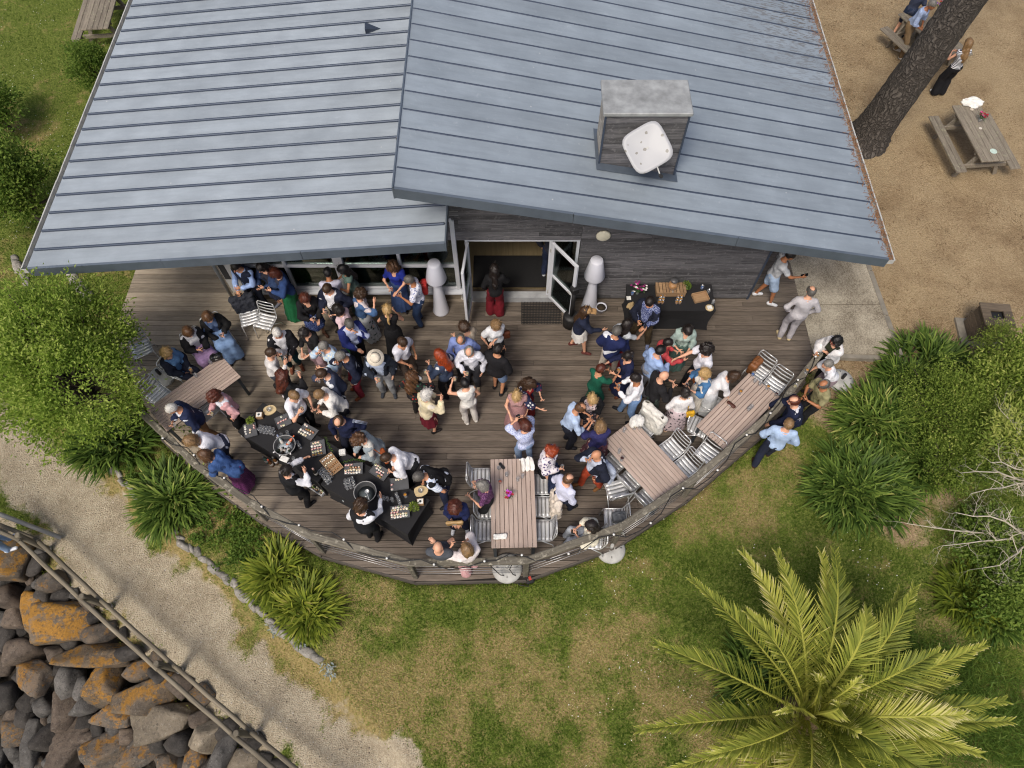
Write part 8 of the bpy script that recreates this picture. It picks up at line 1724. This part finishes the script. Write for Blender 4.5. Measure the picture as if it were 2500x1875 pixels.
Pn(1680, 806, -95, 'person in sage blouse and long grey green skirt', ('long', 'dark'), ('blouse', '#9fb3ac'), None, ('skirt', '#55716a', .04, .25), arms='plate glass', fem=True, h=1.68, look=32, held=[(0, 'o')])
Pn(1724, 852, 190, 'person in white short sleeved shirt pointing left', ('curly', 'dark'), ('polo', '#e2e3ec'), None, ('trousers', '#15161c'), arms='front point', h=1.78, look=12, legs='step', skin='l')
r = Pn(1719, 910, 190, 'person in denim jacket and white skirt with a tan bag', ('bob', 'blond'), ('tee', '#d8d4cc'), ('crop', '#4673a0'), ('skirt', '#d6cfc4', .2, .24), arms='glass glass', fem=True, h=1.66, look=18, held=[(1, 'd')])
carry('tan leather bag of the person in the denim jacket', r, (.22, .04, .0), (.24, .1, .2), '#9a5a30', seed=7)
r = Pn(1673, 956, 95, 'person in white cardigan and floral skirt with a yellow bag', ('bun', 'dark'), ('shirt', '#e6e4e4'), None, ('skirt', ('big', '#b9a8ac', '#1c1c22'), .3, .30), shoes='#c9a890', arms='hang hang', fem=True, h=1.64, look=6)
carry('mustard yellow shoulder bag of the person in the floral skirt', r, (.22, -.08, -.02), (.18, .08, .18), '#c89a20', seed=8)
Pn(1796, 917, -5, 'person in long white coat bending over the east table', ('bob', 'brown'), ('blouse', '#e4e3e6'), None, ('skirt', '#c9ccd0', .12, .28), arms='reach reach', fem=True, h=1.68, lean=30, look=18)
Pn(1586, 736, -115, 'person in navy blazer, patterned shirt and khaki trousers at the drinks table', ('short', 'dark'), ('shirt', ('fine', '#3b4674', '#b9c2dc')), ('blazer', '#151a2c'), ('trousers', '#4f4230'), shoes='#7f8bb0', arms='plate glass', h=1.78, look=28, legs='wide', skin='m')
Pn(1533, 789, 35, 'person in pale grey tee and red skirt seen from behind', ('long', 'dark'), ('tee', '#b9bec4'), None, ('skirt', '#7c1a20', .12, .24), arms='hang out', fem=True, h=1.68, look=8)
Pn(1507, 806, 55, 'person in navy blazer and beige trousers seen from behind', ('short', 'salt'), ('shirt', '#dfe2ea'), ('closed', '#1a2450'), ('trousers', '#c3b8ac'), shoes='#3c2018', arms='hang glass', h=1.78, look=8, legs='step', skin='m')
Pn(1432, 758, -5, 'person in tan cap, navy jacket and short white skirt', ('long', 'brown'), ('tee', '#2a3048'), ('closed', '#1b2238'), ('skirt', '#dcdad6', .58, .24), shoes='#5a2c28', arms='hang out', fem=True, h=1.62, look=10, cap=('cap', '#a9855a'), legs='step')
# -- landing and east rail
Pn(1931, 622, -10, 'person in pale tee and light blue shorts at the wall corner with a phone', ('short', 'dark'), ('tee', '#b9bcc0'), None, ('shorts', '#9fb4cf'), shoes='#d8dade', arms='hang out', h=1.78, look=28, skin='t', held=[(1, 'f')], legs='step')
Pn(1981, 709, 82, 'person in pale grey shirt and trousers walking off towards the landing', ('thin', 'salt'), ('shirt', '#b9b6ba'), None, ('trousers', '#aaa7ad'), shoes='#c9b890', arms='pocket pocket', h=1.78, look=6)
Pn(2042, 831, 200, 'person in white shawl, dark green top and red glasses leaning on the rail end', ('bob', 'black'), ('tee', '#2c3020'), ('shawl', '#dcdada'), ('trousers', '#15161a'), arms='cross glass', fem=True, h=1.68, lean=12, look=5, glasses='red', held=[(1, 'o')])
Pn(2021, 888, 190, 'person in white tee leaning on the east rail from outside', ('short', 'grey'), ('tee', '#e2e3ea'), None, ('trousers', '#8f7f86'), arms='rail rail', fem=True, h=1.66, lean=30, look=-5, zb=ZG)
Pn(2011, 938, 195, 'person in khaki tee and sunglasses leaning on the east rail with a phone', ('thin', 'salt'), ('tee', '#8f8a66'), None, ('trousers', '#1c1d22'), arms='phone phone', h=1.76, lean=10, look=15, zb=ZG, glasses='sun', skin='t', held=[(1, 'f')])
Pn(1938, 978, 170, 'person in navy blazer leaning over the east rail with a cup', ('thin', 'auburn'), ('shirt', '#d8dae2'), ('closed', '#171f3a'), ('trousers', '#171b2c'), arms='rail rail', h=1.78, lean=18, look=5, zb=ZG, skin='l')
Pn(1926, 1033, 75, 'person in light blue shirt and navy trousers standing on the grass', ('short', 'light'), ('shirt', '#a9c0e0'), None, ('trousers', '#20263a'), shoes='#3a2418', arms='pocket pocket', h=1.78, look=8, zb=ZG, legs='step')
Pn(1442, 1282, 175, 'person in cream blouse sitting on a chair by the railing with a phone', ('long', 'dark'), ('blouse', '#e2ddca'), None, ('trousers', '#aab0ba'), arms='phone phone', fem=True, sit=True, look=15, held=[(1, 'f')])
_p = PEOPLE[-1][0]; chair(1442, 1292, 175, 'aluminium chair under the person in the cream blouse'); COLc = [o for o in bpy.data.objects if o.get('label') == 'aluminium chair under the person in the cream blouse'][0]; COLc.location = (_p.location.x+.02, _p.location.y, 0)
# -- sandy yard
Pn(2277, 10, -50, 'person in light blue shirt and khaki trousers striding beside the pine', ('short', 'grey'), ('rolled', '#a9bce0'), None, ('trousers', '#7f6a4e'), shoes='#d0ccc4', arms='hang plate', h=1.78, lean=17, look=14, legs='step', zb=ZG+.02, skin='t')
Pn(2365, 103, 100, 'person in striped tank top and black trousers seen from behind', ('long', 'light'), ('none', ('stripe', '#d9dade', '#20242f')), None, ('wide', '#15161b'), shoes='#dcdcda', arms='glass glass', fem=True, h=1.68, look=6, zb=ZG+.02)
Pn(2262, -38, 40, 'person in dark shorts half hidden behind the light blue shirt', ('short', 'brown'), ('tee', '#3a4258'), None, ('shorts', '#22304a'), shoes='#1c1d22', arms='glass hang', h=1.7, zb=ZG+.02, legs='step')
Pn(2335, -12, -100, 'person in white top behind the flowers on the far picnic table', ('bob', 'light'), ('tee', '#dcdde2'), None, ('trousers', '#3a4258'), arms='plate plate', fem=True, h=1.66, zb=ZG+.02)
Pn(1352, 545, 80, 'person in jeans standing just inside the doorway', ('short', 'dark'), ('shirt', '#2a2c38'), None, ('trousers', '#202a44'), shoes='#c9ccd2', arms='hang hang', h=1.78, zb=FLOOR)
Pn(-125, 1305, 30, 'person in light blue trousers and white trainers sitting on the fence at the left edge', ('short', 'brown'), ('tee', '#c8ccd6'), None, ('trousers', '#93add0'), shoes='#e0e2e8', arms='lap lap', sit=True, zb=-.02)
# seated people: line each up with the chair below them
def seat_fix(key, ck):
    p = [r for r, *_ in PEOPLE if key in r['label']][0]; c = [o for o in bpy.data.objects if o.get('label') == ck][0]; c.location = (p.location.x, p.location.y, 0); c.rotation_euler = (0, 0, p.rotation_euler[2])
seat_fix('long pale blue skirt', 'aluminium chair under the person in the pale blue skirt'); seat_fix('lilac skirt looking', 'aluminium chair under the person in the lilac skirt'); seat_fix('dark navy coat', 'aluminium chair under the seated person in navy')
